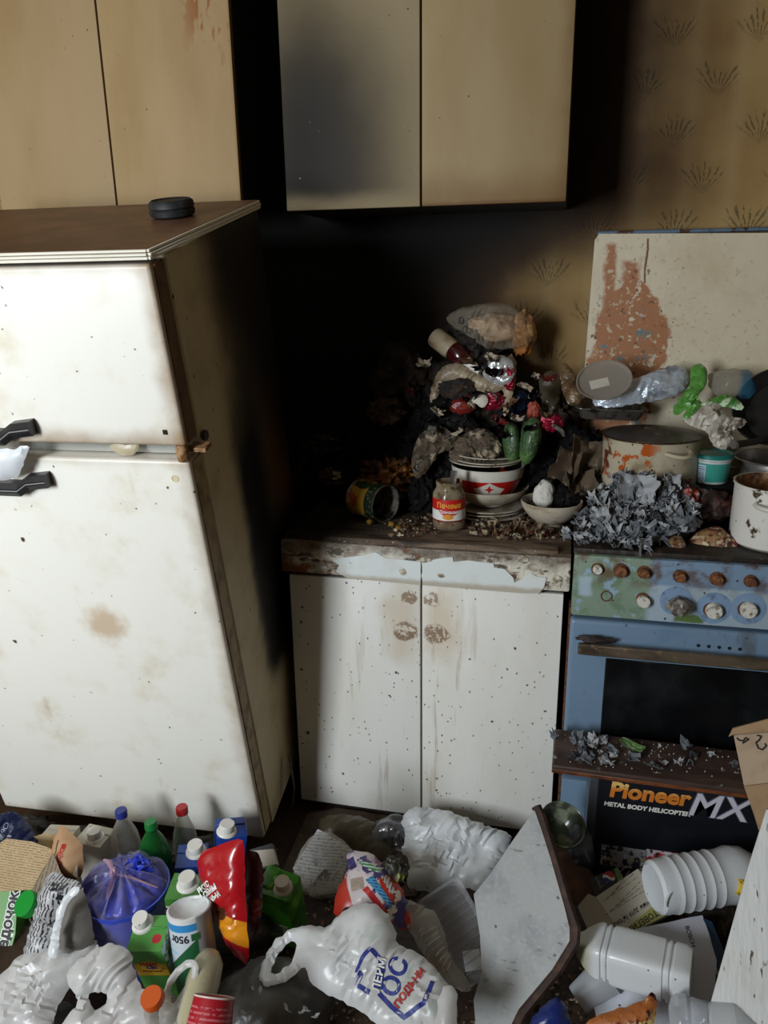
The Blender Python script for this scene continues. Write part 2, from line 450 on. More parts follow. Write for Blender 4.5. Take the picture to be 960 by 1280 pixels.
# ================================================================== SETTING
def wallpaper():
    m = bpy.data.materials.new('sooted_shaded_wallpaper'); m.use_nodes = True; nt = m.node_tree; N = nt.nodes; L = nt.links
    b = N['Principled BSDF']; b.inputs['Roughness'].default_value = .75; b.inputs['Specular IOR Level'].default_value = .25
    P = N.new('ShaderNodeNewGeometry').outputs['Position']
    def M(op, a, b_=None, c=None):
        n = N.new('ShaderNodeMath'); n.operation = op
        for i, v in enumerate((a, b_, c)):
            if v is None: continue
            if isinstance(v, (int, float)): n.inputs[i].default_value = v
            else: L.new(v, n.inputs[i])
        return n.outputs[0]
    def S(v, lo, hi):
        n = N.new('ShaderNodeMapRange'); n.interpolation_type = 'SMOOTHSTEP'; L.new(v, n.inputs[0])
        for i, q in ((1, lo), (2, hi)):
            if isinstance(q, (int, float)): n.inputs[i].default_value = q
            else: L.new(q, n.inputs[i])
        return n.outputs[0]
    def mix(f, a, b_):
        n = N.new('ShaderNodeMix'); n.data_type = 'RGBA'; L.new(f, n.inputs[0])
        for i, q in ((6, a), (7, b_)):
            if isinstance(q, tuple): n.inputs[i].default_value = rgb(q)
            else: L.new(q, n.inputs[i])
        return n.outputs[2]
    sp = N.new('ShaderNodeSeparateXYZ'); L.new(P, sp.inputs[0]); x, z = sp.outputs[0], sp.outputs[2]
    def nz(s, d=4):
        t = N.new('ShaderNodeTexNoise'); L.new(P, t.inputs['Vector']); t.inputs['Scale'].default_value = s; t.inputs['Detail'].default_value = d; return t.outputs['Fac']
    base = mix(S(nz(3), .35, .7), hx('a08455'), hx('8d6a40'))
    base = mix(M('MULTIPLY', S(M('ABSOLUTE', M('SUBTRACT', M('FRACT', M('MULTIPLY', x, 9)), .5)), .2, .5), .25), base, hx('b39d72'))
    # printed grass tufts, brick-staggered
    pz, pxx = .114, .19
    zr = M('DIVIDE', M('ADD', z, .05), pz); row = M('FLOOR', zr); fv = M('MULTIPLY', M('FRACT', zr), pz)
    xr = M('ADD', M('DIVIDE', x, pxx), M('MULTIPLY', M('MODULO', row, 2), .5)); fu = M('ADD', M('MULTIPLY', M('SUBTRACT', M('FRACT', xr), .5), pxx), M('MULTIPLY', M('SINE', M('MULTIPLY_ADD', row, 2.3, M('FLOOR', xr))), .018))
    dv = M('SUBTRACT', fv, .004); rr = M('SQRT', M('ADD', M('MULTIPLY', fu, fu), M('MULTIPLY', dv, dv)))
    ang = M('ARCTAN2', fu, dv)
    bl = M('SINE', M('ADD', M('MULTIPLY', ang, 27), M('MULTIPLY', M('SUBTRACT', nz(45), .5), 9)))
    ln = N.new('ShaderNodeTexNoise'); ln.noise_dimensions = '2D'; cb = N.new('ShaderNodeCombineXYZ'); L.new(M('MULTIPLY', ang, 7), cb.inputs[0]); L.new(M('ADD', row, M('FLOOR', xr)), cb.inputs[1])
    L.new(cb.outputs[0], ln.inputs['Vector']); ln.inputs['Scale'].default_value = 1.3
    reach = M('MULTIPLY_ADD', ln.outputs['Fac'], .10, .022)
    tuft = M('MULTIPLY', S(bl, .15, .6), M('MULTIPLY', M('SUBTRACT', 1.0, S(M('SUBTRACT', rr, reach), -.008, .004)), M('SUBTRACT', 1.0, S(M('ABSOLUTE', ang), .6, 1.15))))
    tuft = M('MULTIPLY', tuft, S(nz(90, 2), .36, .5))
    base = mix(M('MULTIPLY', tuft, .72), base, hx('45432a'))
    # soot: black where the worktop burned, brown round the wall cupboard with its shadow painted in
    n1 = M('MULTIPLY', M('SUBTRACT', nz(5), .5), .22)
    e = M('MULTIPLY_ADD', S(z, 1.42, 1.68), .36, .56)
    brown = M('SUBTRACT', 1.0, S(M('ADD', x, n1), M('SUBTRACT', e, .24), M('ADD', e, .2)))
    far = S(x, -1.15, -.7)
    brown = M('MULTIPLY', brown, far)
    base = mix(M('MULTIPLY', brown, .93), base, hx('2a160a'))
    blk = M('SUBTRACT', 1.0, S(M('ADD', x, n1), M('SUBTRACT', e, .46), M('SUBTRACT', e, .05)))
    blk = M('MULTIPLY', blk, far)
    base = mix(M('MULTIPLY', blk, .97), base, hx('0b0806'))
    L.new(base, b.inputs['Base Color'])
    bn = N.new('ShaderNodeBump'); bn.inputs['Strength'].default_value = .15; bn.inputs['Distance'].default_value = .004; L.new(nz(120), bn.inputs['Height']); L.new(bn.outputs[0], b.inputs['Normal'])
    return m
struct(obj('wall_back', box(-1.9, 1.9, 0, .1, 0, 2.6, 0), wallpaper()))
M_PLAIN = mat('plain_wallpaper', hx('8f7f66'), .8, [(dict(k='noise', s=4, lo=.4, hi=.7), hx('78684f'))], coord='World')
struct(obj('wall_left', box(-2.0, -1.9, -3.5, .1, 0, 2.6, 0), M_PLAIN))
struct(obj('wall_right', box(1.9, 2.0, -3.5, .1, 0, 2.6, 0), M_PLAIN))
wx0, wx1, wz0, wz1 = -1.48, -.76, .85, 2.27
struct(obj('wall_rear', geo_join(box(-2.0, wx0, -3.6, -3.5, 0, 2.6, 0), box(wx1, 2.0, -3.6, -3.5, 0, 2.6, 0), box(wx0, wx1, -3.6, -3.5, 0, wz0, 0), box(wx0, wx1, -3.6, -3.5, wz1, 2.6, 0)), M_PLAIN))
struct(obj('ceiling', box(-2.0, 2.0, -3.6, .1, 2.6, 2.7, 0), mat('ceiling_paint', hx('9a9284'), .9, [(dict(k='noise', s=2, lo=.4, hi=.8), hx('6f665a'))])))
fl = mat('dirty_linoleum', hx('3e2a1c'), .6, [
    (dict(k='noise', s=5, lo=.4, hi=.7), hx('2a1b12')), (dict(k='noise', s=40, lo=.55, hi=.75), hx('5a4431')),
    (dict(k='spots', s=60, lo=.1, hi=.25, p=.35), hx('15100c')), (dict(k='noise', s=140, lo=.66, hi=.74), hx('8a7a63'))], bump=[(60, .4)], coord='World')
struct(obj('floor', box(-2.0, 2.0, -3.6, .1, -.1, 0, 0), fl))
M_FR = mat('window_paint', hx('d8d4c8'), .5)
for k_, (a0, a1) in enumerate(((wx0, wx1),)):
    wn = bpy.data.objects.new('window_%d' % (k_+1), None); COL.objects.link(wn); struct(wn); wn.location = ((a0+a1)/2, -3.55, wz0); h_ = (a1-a0)/2; t_ = wz1-wz0
    for a in ((-h_, -h_+.06, 0, t_), (h_-.06, h_, 0, t_), (-h_+.06, h_-.06, 0, .06), (-h_+.06, h_-.06, t_-.06, t_), (-.03, .03, .06, t_-.06)):
        obj('window_frame', box(a[0], a[1], -.03, .03, a[2], a[3], .003), M_FR, wn)

# ================================================================== REFRIGERATOR, leaning forward into the room
FH = 1.5314; FW = .76; FD = .5688
FM = Matrix.Translation((-.0887, -.7240, .0279)) @ Matrix.Rotation(.0323, 4, 'Z') @ Matrix.Rotation(-.0034, 4, 'Y') @ Matrix.Rotation(.2158, 4, 'X')
fr = thing('refrigerator', 'old white two-door refrigerator leaning forward with scorched black side', 'refrigerator', mtx=FM)
grime = [(dict(k='noise', s=7, lo=.5, hi=.75, amt=.45), hx('cbb58c')), (dict(k='spots', s=38, lo=.0, hi=.10, p=.34, n=.6), hx('5a4632')),
         (dict(k='spots', s=17, lo=.02, hi=.09, p=.25, n=.5), hx('4a3826')), (dict(k='noise', s=11, lo=.62, hi=.8, st=(1, 1, .35), amt=.5), hx('b08f62'))]
def edge_grime(x0, x1, z0, z1, c='8f6a3a', amt=.75, w_=.045):
    return [(dict(k='grad', ax=(1, 0, 0), lo=x1-w_, hi=x1+.01, n=.05, s=14, amt=amt), hx(c)), (dict(k='grad', ax=(0, 0, -1), lo=-z0-w_, hi=-z0+.01, n=.07, s=9, amt=amt), hx(c)),
            (dict(k='grad', ax=(0, 0, 1), lo=z1-w_*.6, hi=z1+.01, n=.04, s=12, amt=amt*.7), hx(c))]
mw1 = mat('freezer_enamel', hx('f1eee4'), .38, grime+edge_grime(-FW, 0, 1.167, 1.505), bump=[(3, .05)])
mw2 = mat('fridge_enamel', hx('efece2'), .38, grime+edge_grime(-FW, 0, .05, 1.136, amt=.5)+[(dict(k='sph', c=(-.28, 0, .72), lo=.02, hi=.07, n=.06, s=30, sc=(1, 0, 1), amt=.6), hx('b48a50'))], bump=[(3, .05)])
ms = mat('fridge_side_paint', hx('c2b28e'), .5, [
    (dict(k='noise', s=9, lo=.45, hi=.75, amt=.5), hx('8d7650')), (dict(k='spots', s=45, lo=.04, hi=.12, p=.3, st=(1, 1, .45)), hx('2c2017')),
    (dict(k='grad', ax=(0, 1, 0), lo=.15, hi=.33, n=.1, s=7, amt=.88, **{'and': [dict(k='grad', ax=(0, 0, 1), lo=.34, hi=.5, n=.1)]}), hx('2a190d')),
    (dict(k='sph', c=(0, .50, .93), lo=.03, hi=.13, n=.06, s=14, sc=(0, 1, .35), amt=.9), hx('6a4526')),
    (dict(k='grad', ax=(0, 1, 0), lo=.185, hi=.25, n=.05, s=9, **{'and': [dict(k='grad', ax=(0, -1, 0), lo=-.42, hi=-.33, n=.05), dict(k='grad', ax=(0, 0, 1), lo=.36, hi=.48, n=.1), dict(k='grad', ax=(0, 0, -1), lo=-1.27, hi=-1.0, n=.1)]}), hx('08080a')),
    (dict(k='grad', ax=(0, 1, 0), lo=.185, hi=.26, n=.05, s=9, **{'and': [dict(k='grad', ax=(0, 0, 1), lo=.34, hi=.46, n=.08), dict(k='grad', ax=(0, 0, -1), lo=-.86, hi=-.72, n=.08)]}), hx('080706')),
    (dict(k='grad', ax=(0, 1, .5), lo=.86, hi=1.08, n=.12, s=7, amt=.97), hx('150d07'))],
    bump=[(14, .15)])
obj('cabinet', box(-FW, 0, .062, FD, .03, 1.512, .004), ms, fr)
mtop = mat('varnished_top', hx('5a3a26'), .45, [(dict(k='noise', s=9, lo=.4, hi=.7), hx('7a5138')), (dict(k='noise', s=5, lo=.5, hi=.8, st=(.4, 1.5, 1)), hx('8d6b50'))])
top = obj('top_panel', box(-FW-.004, .004, -.004, FD+.004, 1.512, FH, .002), mtop, fr)
mtr = mat('edge_trim', hx('e6e0d0'), .45, grime)
for z0, z1, d in ((1.513, 1.5185, .002), (1.5195, 1.5245, .004), (1.5255, 1.5305, .002)):
    obj('trim_strip', box(-FW-.004, .003, -.006-d, -.0035, z0, z1, .001), mtr, top)
    obj('trim_strip', box(.003, .006+d, -.006, FD, z0, z1, .001), mtr, top)
d1 = obj('door', box(-FW, 0, 0, .05, 1.167, 1.505, .008, 3), mw1, fr)
d2 = obj('door', box(-FW, 0, 0, .05, .05, 1.136, .008, 3), mw2, fr)
mse = mat('door_seal', hx('6a5238'), .7, [(dict(k='noise', s=30, lo=.45, hi=.7), hx('3a2a1a'))])
obj('seal', box(-FW+.008, -.012, .048, .064, 1.175, 1.498, .002), mse, d1)
obj('seal', box(-FW+.008, -.012, .048, .064, .06, 1.128, .002), mse, d2)
obj('door_edge', box(-.004, .003, .012, .05, 1.17, 1.502, .001), mat('edge_rust', hx('6e5232'), .6, [(dict(k='noise', s=20, lo=.4, hi=.7), hx('4a3420'))]), d1)
obj('door_edge', box(-.004, .003, .012, .05, .06, 1.13, .001), mat('edge_dirty', hx('a08b64'), .6, [(dict(k='noise', s=20, lo=.4, hi=.7), hx('6b5536'))]), d2)
obj('divider_rail', box(-FW+.004, -.002, .030, .06, 1.137, 1.166, .002), mat('dull_aluminium', hx('a9a9a2'), .4, [(dict(k='noise', s=16, lo=.45, hi=.7), hx('6b6353'))], metal=.6), fr)
obj('hinge', geo_join(shift(lathe([(0, 0), (.011, 0), (.012, .003), (.012, .030), (.010, .034), (0, .034)], 16), (-.012, .006, 1.135)), box(-.012, .03, .018, .05, 1.147, 1.156, .001)), mat('hinge_rust', hx('a8825a'), .5, [(dict(k='noise', s=80, lo=.4, hi=.6), hx('6a4425'))]), fr)
obj('hinge_bolt', xf(lathe([(0, 0), (.011, 0), (.011, .006), (.006, .009), (0, .009)], 12), Matrix.Translation((.004, .075, 1.158)) @ Matrix.Rotation(R(90), 4, 'Y')), mat('old_bolt', hx('3a2a1d'), .6), fr)
obj('screw_hole', box(-.041, -.031, -.0015, .002, 1.191, 1.201, .001), mat('hole_black', hx('0a0908'), .8), d1)
obj('door_plug', xf(lathe([(0, 0), (.008, 0), (.008, .0015), (.0055, .0015), (.005, .0008), (0, .001)], 20), Matrix.Translation((-.036, .0005, 1.098)) @ Matrix.Rotation(R(90), 4, 'X')), mat('plug_beige', hx('d6c8a6'), .5), d2)
mh = mat('black_handle', hx('1d1d20'), .35, [(dict(k='noise', s=40, lo=.5, hi=.7), hx('2c2a28'))])
for d, zc, dn in ((d1, 1.196, 1), (d2, 1.082, -1)):
    pts = [(-.55, -.012), (-.375, -.012), (-.350, .004*1), (-.306, .010*1)]
    n = len(pts); v = []; f = []
    for x_, dz in pts:
        for yy, zz in ((.0, -.016), (-.018, -.016), (-.026, -.004), (-.026, .004), (-.018, .014), (.0, .014)): v.append((x_, yy, zc+dz+zz))
    for i in range(n-1):
        for k in range(6): a = i*6+k; b_ = i*6+(k+1) % 6; f.append((a, b_, b_+6, a+6))
    f += [tuple(range(6))[::-1], tuple(range((n-1)*6, n*6))]
    hd = obj('handle', (v, f), mh, d, smooth=False)
    obj('handle_strip', tube([(p[0], -.0265, zc+p[1]) for p in pts], .0012, 6), mat('handle_line', hx('8a8a8a'), .4), hd)

# ================================================================== WALL CUPBOARDS
def cupboard(label, x0, x1, yf, z0, z1, doors, side, right_side_dark=None):
    t = thing('wall_cupboard', label, 'cupboard', ((x0+x1)/2, 0, z0))
    cx = (x0+x1)/2
    obj('carcass', box(x0-cx+.002, x1-cx-.002, yf+.02, -.002, .001, z1-z0, .002), side, t)
    w_ = (x1-x0)/2
    for i, m in enumerate(doors):
        a = -w_+i*w_
        obj('door', shift(box(-w_/2+.0025, w_/2-.0025, 0, .018, 0, z1-z0, .003, 2), (a+w_/2, yf, 0)), m, t)
    return t
soot_side = mat('sooty_plywood', hx('1d130b'), .8, [(dict(k='noise', s=6, lo=.4, hi=.7), hx('0c0806'))])
cream = hx('cbb38a')
def door_mat(name, base, extra):
    return mat(name, base, .55, [(dict(k='noise', s=5, lo=.4, hi=.75, st=(1, 1, .3), amt=.5), hx('86693f')), (dict(k='spots', s=42, lo=.03, hi=.09, p=.25), hx('4d3822'))]+extra, bump=[(2.5, .05)], spec=.15)
UX0, UX1, UY, UZ = -.106, .5953, -.2865, 1.6364
# object coordinates of a door: local to the cupboard empty (x from centre, z from base)
mA = door_mat('smoked_door', hx('9a8a6c'), [
    (dict(k='sph', c=(-.34, UY, .5), lo=.02, hi=.4, n=.08, sc=(1, 0, .5), amt=.45), hx('6f6753')),
    (dict(k='sph', c=(-.24, UY, .12), lo=.04, hi=.36, n=.1, s=4, sc=(1.15, 0, .75), amt=.88, **{'and': [dict(k='grad', ax=(0, 0, 1), lo=-.0, hi=.05, n=.03)]}), hx('241c15')),
    (dict(k='sph', c=(-.30, UY, .16), lo=.0, hi=.30, n=.1, s=4, sc=(1.2, 0, .6), amt=.9, **{'and': [dict(k='grad', ax=(0, 0, 1), lo=.01, hi=.06, n=.03)]}), hx('120e0b')),
    (dict(k='spots', s=55, lo=.02, hi=.06, p=.3), hx('b3a994'))])
mB = door_mat('browned_door', hx('9f8b68'), [
    (dict(k='grad', ax=(0, 0, -1), lo=-.1, hi=.0, n=.08, s=10, amt=.7), hx('7a5c3a')), (dict(k='grad', ax=(1, 0, 0), lo=.31, hi=.36, n=.03, s=12, amt=.6), hx('6a4e30')),
    (dict(k='grad', ax=(0, 0, -1), lo=-.012, hi=.0, n=.01, s=30, amt=.8), hx('6b4a2a'))])
cupboard('cream two-door wall cupboard smoked black on its left door', UX0, UX1, UY, UZ, 2.5, (mA, mB), soot_side)
mC = door_mat('cream_door_stained', hx('a38a66'), [])
mD = door_mat('cream_door_dripped', hx('a68c66'), [
    (dict(k='noise', s=26, lo=.56, hi=.62, st=(1, 1, .4), d=3, **{'and': [dict(k='sph', c=(.30, UY, .48), lo=.03, hi=.16, sc=(1.6, 0, .6), n=.1)]}), hx('8a5a30')),
    (dict(k='grad', ax=(1, 0, 0), lo=.345, hi=.36, n=.01, amt=.7), hx('8a6a40'))])
cupboard('cream two-door wall cupboard with drip stains above the refrigerator', -.943, -.225, UY, 1.655, 2.5, (mC, mD), soot_side)

# ================================================================== BASE CABINET and WORKTOP
LX0, LX1, LY, LZT, LZB = -.0675, .6365, -.5055, .7273, .0307
bc = thing('base_cabinet', 'white two-door base cabinet with torn-off handles and brown drips', 'cabinet', ((LX0+LX1)/2, -.25, 0))
ccx = (LX0+LX1)/2
msd = mat('cabinet_side', hx('2a1f16'), .75, [(dict(k='noise', s=8, lo=.4, hi=.7), hx('120d09'))])
obj('carcass', box(LX0-ccx, LX1-ccx, LY+.25+.02, .24, .0, .737, .002), msd, bc)
def base_door(name, sgn):
    hxm = .05*sgn
    flake = [dict(k='sph', c=(.030*sgn, 0, .686), lo=.016, hi=.022, n=.03, s=40, sc=(1, 0, 1)), dict(k='sph', c=(.042*sgn, 0, .592), lo=.022, hi=.030, n=.035, s=40, sc=(.8, 0, 1))]
    return mat(name, hx('eae8e1'), .45, [
        (dict(k='noise', s=6, lo=.45, hi=.75, st=(1, 1, .35), amt=.3), hx('cfc4ac')),
        (dict(k='noise', s=30, lo=.56, hi=.68, st=(1, 1, .09), amt=.55, **{'and': [dict(k='sph', c=(hxm*1.3, 0, .36), lo=.1, hi=.5, sc=(2.4, 0, 1))]}), hx('9b7f58')),
        (dict(k='spots', s=36, lo=.02, hi=.12, p=.5, n=.6), hx('4a3a2b')), (dict(k='spots', s=85, lo=.1, hi=.2, p=.3, st=(1, 1, .6)), hx('6a5640')), (dict(k='spots', s=19, lo=.03, hi=.1, p=.3, n=.4), hx('3a2a1c')),
        (dict(k='sph', c=(hxm, 0, .615), lo=.02, hi=.1, n=.09, s=14, sc=(1.2, 0, .6), amt=.5), hx('c0a880')),
        (dict(flake[0], **{'and': [dict(k='noise', s=70, lo=.40, hi=.5)]}), hx('98806a')), (dict(flake[1], **{'and': [dict(k='noise', s=80, lo=.42, hi=.52)]}), hx('8d745c'))], bump=[(4, .06), (60, .08)])
for i, sgn in ((0, -1), (1, 1)):
    o = obj('door', shift(box(.0025 if i else LX0-ccx+.0, LX1-ccx if i else -.0025, 0, .018, LZB, LZT, .003, 2), (0, LY+.25, 0)), base_door('cabinet_door_%d' % i, sgn), bc)
obj('plinth', box(LX0-ccx+.01, LX1-ccx-.01, LY+.25+.045, LY+.25+.06, 0, .028, .001), msd, bc)

WY, WZT, WZB, WX0, WX1 = -.5192, .8313, .7391, -.0823, .6494
wt = thing('worktop', 'charred wooden worktop with flaking white front edge', 'worktop', ((WX0+WX1)/2, -.25, WZB))
wcx = (WX0+WX1)/2
mwt = mat('charred_board', hx('5d4a3a'), .75, [
    (dict(k='noise', s=12, lo=.4, hi=.65, st=(.25, 1, 1)), hx('8b7763')), (dict(k='noise', s=30, lo=.5, hi=.65, st=(.2, 1, 1)), hx('2f251d')),
    (dict(k='grad', ax=(-1, .7, 0), lo=-.14, hi=.2, n=.25, s=6), hx('0c0a09')), (dict(k='noise', s=120, lo=.62, hi=.7), hx('b3a48e'))], bump=[(40, .5, (.3, 1, 1))])
mwf = mat('flaking_front', hx('dcd5c6'), .6, [
    (dict(k='noise', s=22, lo=.46, hi=.56, st=(.6, 1, 1), amt=.8), hx('8d7d6b')), (dict(k='noise', s=50, lo=.54, hi=.60, st=(.4, 1, 1)), hx('5f5246')),
    (dict(k='grad', ax=(0, 0, 1), lo=.045, hi=.085, n=.06, s=14, amt=.75), hx('5b4a3b')),
    (dict(k='noise', s=17, lo=.50, hi=.54, **{'and': [dict(k='grad', ax=(-1, 0, -.5), lo=.2, hi=.3, n=.06)]}), hx('9a5a2c')),
    (dict(k='grad', ax=(-.55, 0, -1), lo=.145, hi=.165, n=.05, s=20), hx('8a4f25')),
    (dict(k='spots', s=30, lo=.2, hi=.3, p=.12), hx('6b4a2f'))], bump=[(70, .5)])
obj('board', box(WX0-wcx, WX1-wcx, WY+.25+.012, .248, WZT-WZB-.035, WZT-WZB, .004, 2), mwt, wt)
obj('front_rail', box(WX0-wcx, WX1-wcx, WY+.25, WY+.25+.03, 0, WZT-WZB-.004, .006, 2), mwf, wt)
obj('batten', box(WX0-wcx+.004, WX1-wcx-.03, WY+.25+.012, WY+.25+.05, WZT-WZB-.004, WZT-WZB+.008, .003), mwt, wt)
obj('side_rail', box(WX1-wcx-.03, WX1-wcx-.012, WY+.25+.03, .2, 0, WZT-WZB-.035, .002), msd, wt)
FRM = frame(V((wcx, WY-.0005, WZB)), (0, -1, 0), (1, 0, 0))
mst = mat('pale_laminate', hx('dfe4e2'), .35, [(dict(k='noise', s=12, lo=.5, hi=.75, amt=.4), hx('c2b79f')), (dict(k='spots', s=40, lo=.04, hi=.1, p=.3), hx('5a4a3a')), (dict(k='grad', ax=(0, -1, 0), lo=-.012, hi=.002, n=.012, s=40, amt=.7), hx('a8977a'))])
for pts in ([(434, 722), (420, 714), (424, 706), (416, 700), (427, 697), (452, 694), (470, 690), (482, 697), (500, 699), (526, 702), (526, 731)],
            [(528, 731), (528, 702), (538, 700), (553, 697), (566, 696), (567, 702), (585, 700), (600, 702), (617, 704), (618, 709), (631, 711), (642, 722), (643, 728), (655, 722), (664, 716), (670, 720), (683, 722), (680, 734), (674, 741), (652, 741)]):
    st_ = obj('laminate_strip', prism([ccw(px_poly(FRM, pts))], 0, .0028), mst, wt, wt.matrix_world.inverted() @ Matrix.Identity(4) if 0 else None)
    ST_M = Matrix.Translation(-V(((WX0+WX1)/2, -.25, WZB))) @ FRM; st_.matrix_local = ST_M
mscar = mat('glue_scar', hx('8d7f6a'), .8, [(dict(k='noise', s=90, lo=.4, hi=.6), hx('d0c7b4'))], bump=[(120, .6)])
for px_, py_, r1, r2 in ((504, 714, .011, .010), (552, 719, .012, .007), (696, 726, .012, .016), (654, 699, .012, .010), (532, 700, .016, .007)):
    q = FRM.inverted() @ on_plane(px_, py_, FRM.translation, FRM.col[2].xyz)
    s_ = obj('glue_scar', shift(blob(r1, r2, .0022, 2, .4, 2.2, px_), (q.x, q.y, .002)), mscar, wt); s_.matrix_local = ST_M

# ================================================================== GAS STOVE
SX0, SX1, SY = .6535, 1.165, -.53
sv = thing('gas_stove', 'rusty pale blue gas stove with dark oven window and broken knobs', 'stove', (SX0, SY, 0))
blue = hx('7189a2')
mbl = mat('blue_enamel', blue, .38, [(dict(k='noise', s=10, lo=.5, hi=.75, amt=.5), hx('587490')), (dict(k='spots', s=45, lo=.06, hi=.14, p=.3), hx('3a3530')), (dict(k='noise', s=14, lo=.60, hi=.72, st=(1, 1, .4), amt=.6), hx('55514a'))])
mpn = mat('panel_enamel', hx('7b94ad'), .42, [
    (dict(k='box', X=(.165, .60), Z=(.68, .78), e=.004), hx('a3b4c0')),
    (dict(k='grad', ax=(-1, 0, 0), lo=-.185, hi=-.165, n=.02, s=20), hx('7f9380')),
    (dict(k='noise', s=16, lo=.5, hi=.62, **{'and': [dict(k='grad', ax=(-1, 0, 0), lo=-.17, hi=-.16)]}), hx('6c8268')),
    (dict(k='noise', s=28, lo=.56, hi=.64, **{'and': [dict(k='grad', ax=(-1, 0, 0), lo=-.17, hi=-.16)]}), hx('8fa9bb')),
    (dict(k='noise', s=20, lo=.46, hi=.62, amt=.8, **{'and': [dict(k='grad', ax=(0, 0, 1), lo=.74, hi=.80, n=.06)]}), hx('5d4026')),
    (dict(k='spots', s=60, lo=.1, hi=.2, p=.3), hx('3c2a1c')),
    (dict(k='box', X=(.015, .045), Z=(.74, .79), e=.006, n=.012, s=50, amt=.8), hx('a9bccb')),
    (dict(k='box', X=(.235, .30), Z=(.692, .712), e=.004, n=.006), hx('5c7440'))], bump=[(50, .12)])
mrust = mat('rust_brown', hx('6b4023'), .8, [(dict(k='noise', s=90, lo=.4, hi=.65), hx('3a2415')), (dict(k='noise', s=40, lo=.58, hi=.7), hx('95602f'))], bump=[(90, .5)])
mdk = mat('burnt_hob', hx('1c1612'), .6, [(dict(k='noise', s=20, lo=.4, hi=.7), hx('3a2a1f')), (dict(k='noise', s=60, lo=.6, hi=.7), hx('5b5148'))], bump=[(40, .4)])
obj('body', box(.004, SX1-SX0, .03, .49, .03, .815, .004), mbl, sv)
obj('hob', box(0, SX1-SX0, .004, .50, .842, .856, .004, 2), mdk, sv)
obj('panel', box(.002, SX1-SX0, -.006, .04, .688, .842, .006, 2), mpn, sv)
obj('side_seam', box(-.0025, .004, .012, .4, .05, .70, .001), mrust, sv)
od = obj('oven_door', box(.002, SX1-SX0, -.012, .03, .245, .680, .010, 3), mbl, sv)
hI = sv.matrix_world.inverted() if False else Matrix.Translation((-SX0, -SY, 0))
def loc(px_, py_, yo): q = at(px_, py_, y=SY+yo); return q - V((SX0, SY, 0))
g0 = loc(757, 822, -.012); g1 = loc(755, 930, -.012)
obj('oven_window', box(g0.x, SX1-SX0-.03, -.0145, -.004, .285, g0.z, .003), mat('oven_glass', hx('0d0e10'), .12, [
    (dict(k='noise', s=5, lo=.5, hi=.8, amt=.25), hx('3a4548')), (dict(k='spots', s=40, lo=.03, hi=.08, p=.2), hx('5a6066'))],
    rlayers=[(dict(k='noise', s=6, lo=.4, hi=.7), .4)]), od)
q0 = loc(722, 800, -.045)
mhd = mat('tarnished_bar', hx('6a5c4c'), .45, [(dict(k='noise', s=20, lo=.4, hi=.7, st=(.3, 1, 1)), hx('3f352b')), (dict(k='noise', s=60, lo=.55, hi=.7), hx('8a7355'))], metal=.3)
hb = obj('handle', box(.022, SX1-SX0-.02, -.050, -.036, .606, .634, .003), mhd, od)
for x_ in (.035, SX1-SX0-.05): obj('bracket', box(x_, x_+.03, -.036, -.010, .612, .630, .002), mhd, hb)
obj('grime_ridge', shift(blob(.045, .010, .008, 3, .4, 3, 4), (.06, -.03, .641)), mdk, hb)
for px_ in (873, 886, 899, 912, 925):
    q = loc(px_, 807+(px_-873)*.09, -.013); obj('vent_hole', xf(lathe([(0, 0), (.0042, 0), (.0042, .001), (0, .001)], 12), Matrix.Translation((q.x, -.0122, q.z)) @ Matrix.Rotation(R(90), 4, 'X')), MATS['hole_black'], od)
obj('drawer', box(.004, SX1-SX0, -.008, .03, .05, .232, .006, 2), mbl, sv)
def disc(r_, t_, px_, py_, m, name='knob', par=sv, prof=None, tilt=(0, 0), yo=-.006):
    q = loc(px_, py_, yo)
    M_ = Matrix.Translation((q.x, yo, q.z)) @ Matrix.Rotation(R(90+tilt[0]), 4, 'X') @ Matrix.Rotation(R(tilt[1]), 4, 'Y')
    return obj(name, xf(lathe(prof or [(0, 0), (r_, 0), (r_, t_*.8), (r_*.9, t_), (0, t_)], 24), M_), m, par)
mkw = mat('knob_white', hx('d9d5c9'), .45, [(dict(k='noise', s=60, lo=.5, hi=.65), hx('8b7f70')), (dict(k='noise', s=140, lo=.6, hi=.66), hx('4a4038'))])
mring = mat('dial_blue', hx('7d97b4'), .45, [(dict(k='noise', s=50, lo=.5, hi=.7), hx('5f7488'))])
mkr = mat('knob_stub_rust', hx('8a5a35'), .75, [(dict(k='noise', s=120, lo=.4, hi=.6), hx('5b3418'))], bump=[(120, .4)])
def collar(px_, py_, r_=.014): disc(r_, .003, px_, py_, mrust, 'rust_collar')
for i, (px_, py_, r_, m) in enumerate(((747, 711, .011, mkw), (776, 713, .014, mkr), (805, 715, .012, mkr), (850, 720, .012, mkr), (896, 723, .0125, mkr), (938, 726, .011, mkr))):
    collar(px_, py_, r_+.004); disc(r_, .016 if m is mkr else .012, px_, py_, m, 'knob_stub')
disc(.015, .002, 758, 745, mrust, 'rust_ring', prof=[(.011, 0), (.0135, 0), (.0135, .002), (.011, .002), (.011, 0)])
collar(803, 748, .015); disc(.014, .020, 803, 751, mkw, tilt=(-10, 8))
for px_, py_ in ((845, 751), (892, 760), (935, 761)): disc(.0385 if px_ > 850 else .036, .0012, px_, py_, mring, 'dial')
for px_, py_ in ((892, 762), (935, 761)): collar(px_-3, py_, .018); disc(.0185, .016, px_, py_, mkw)
q = loc(849, 757, -.02)
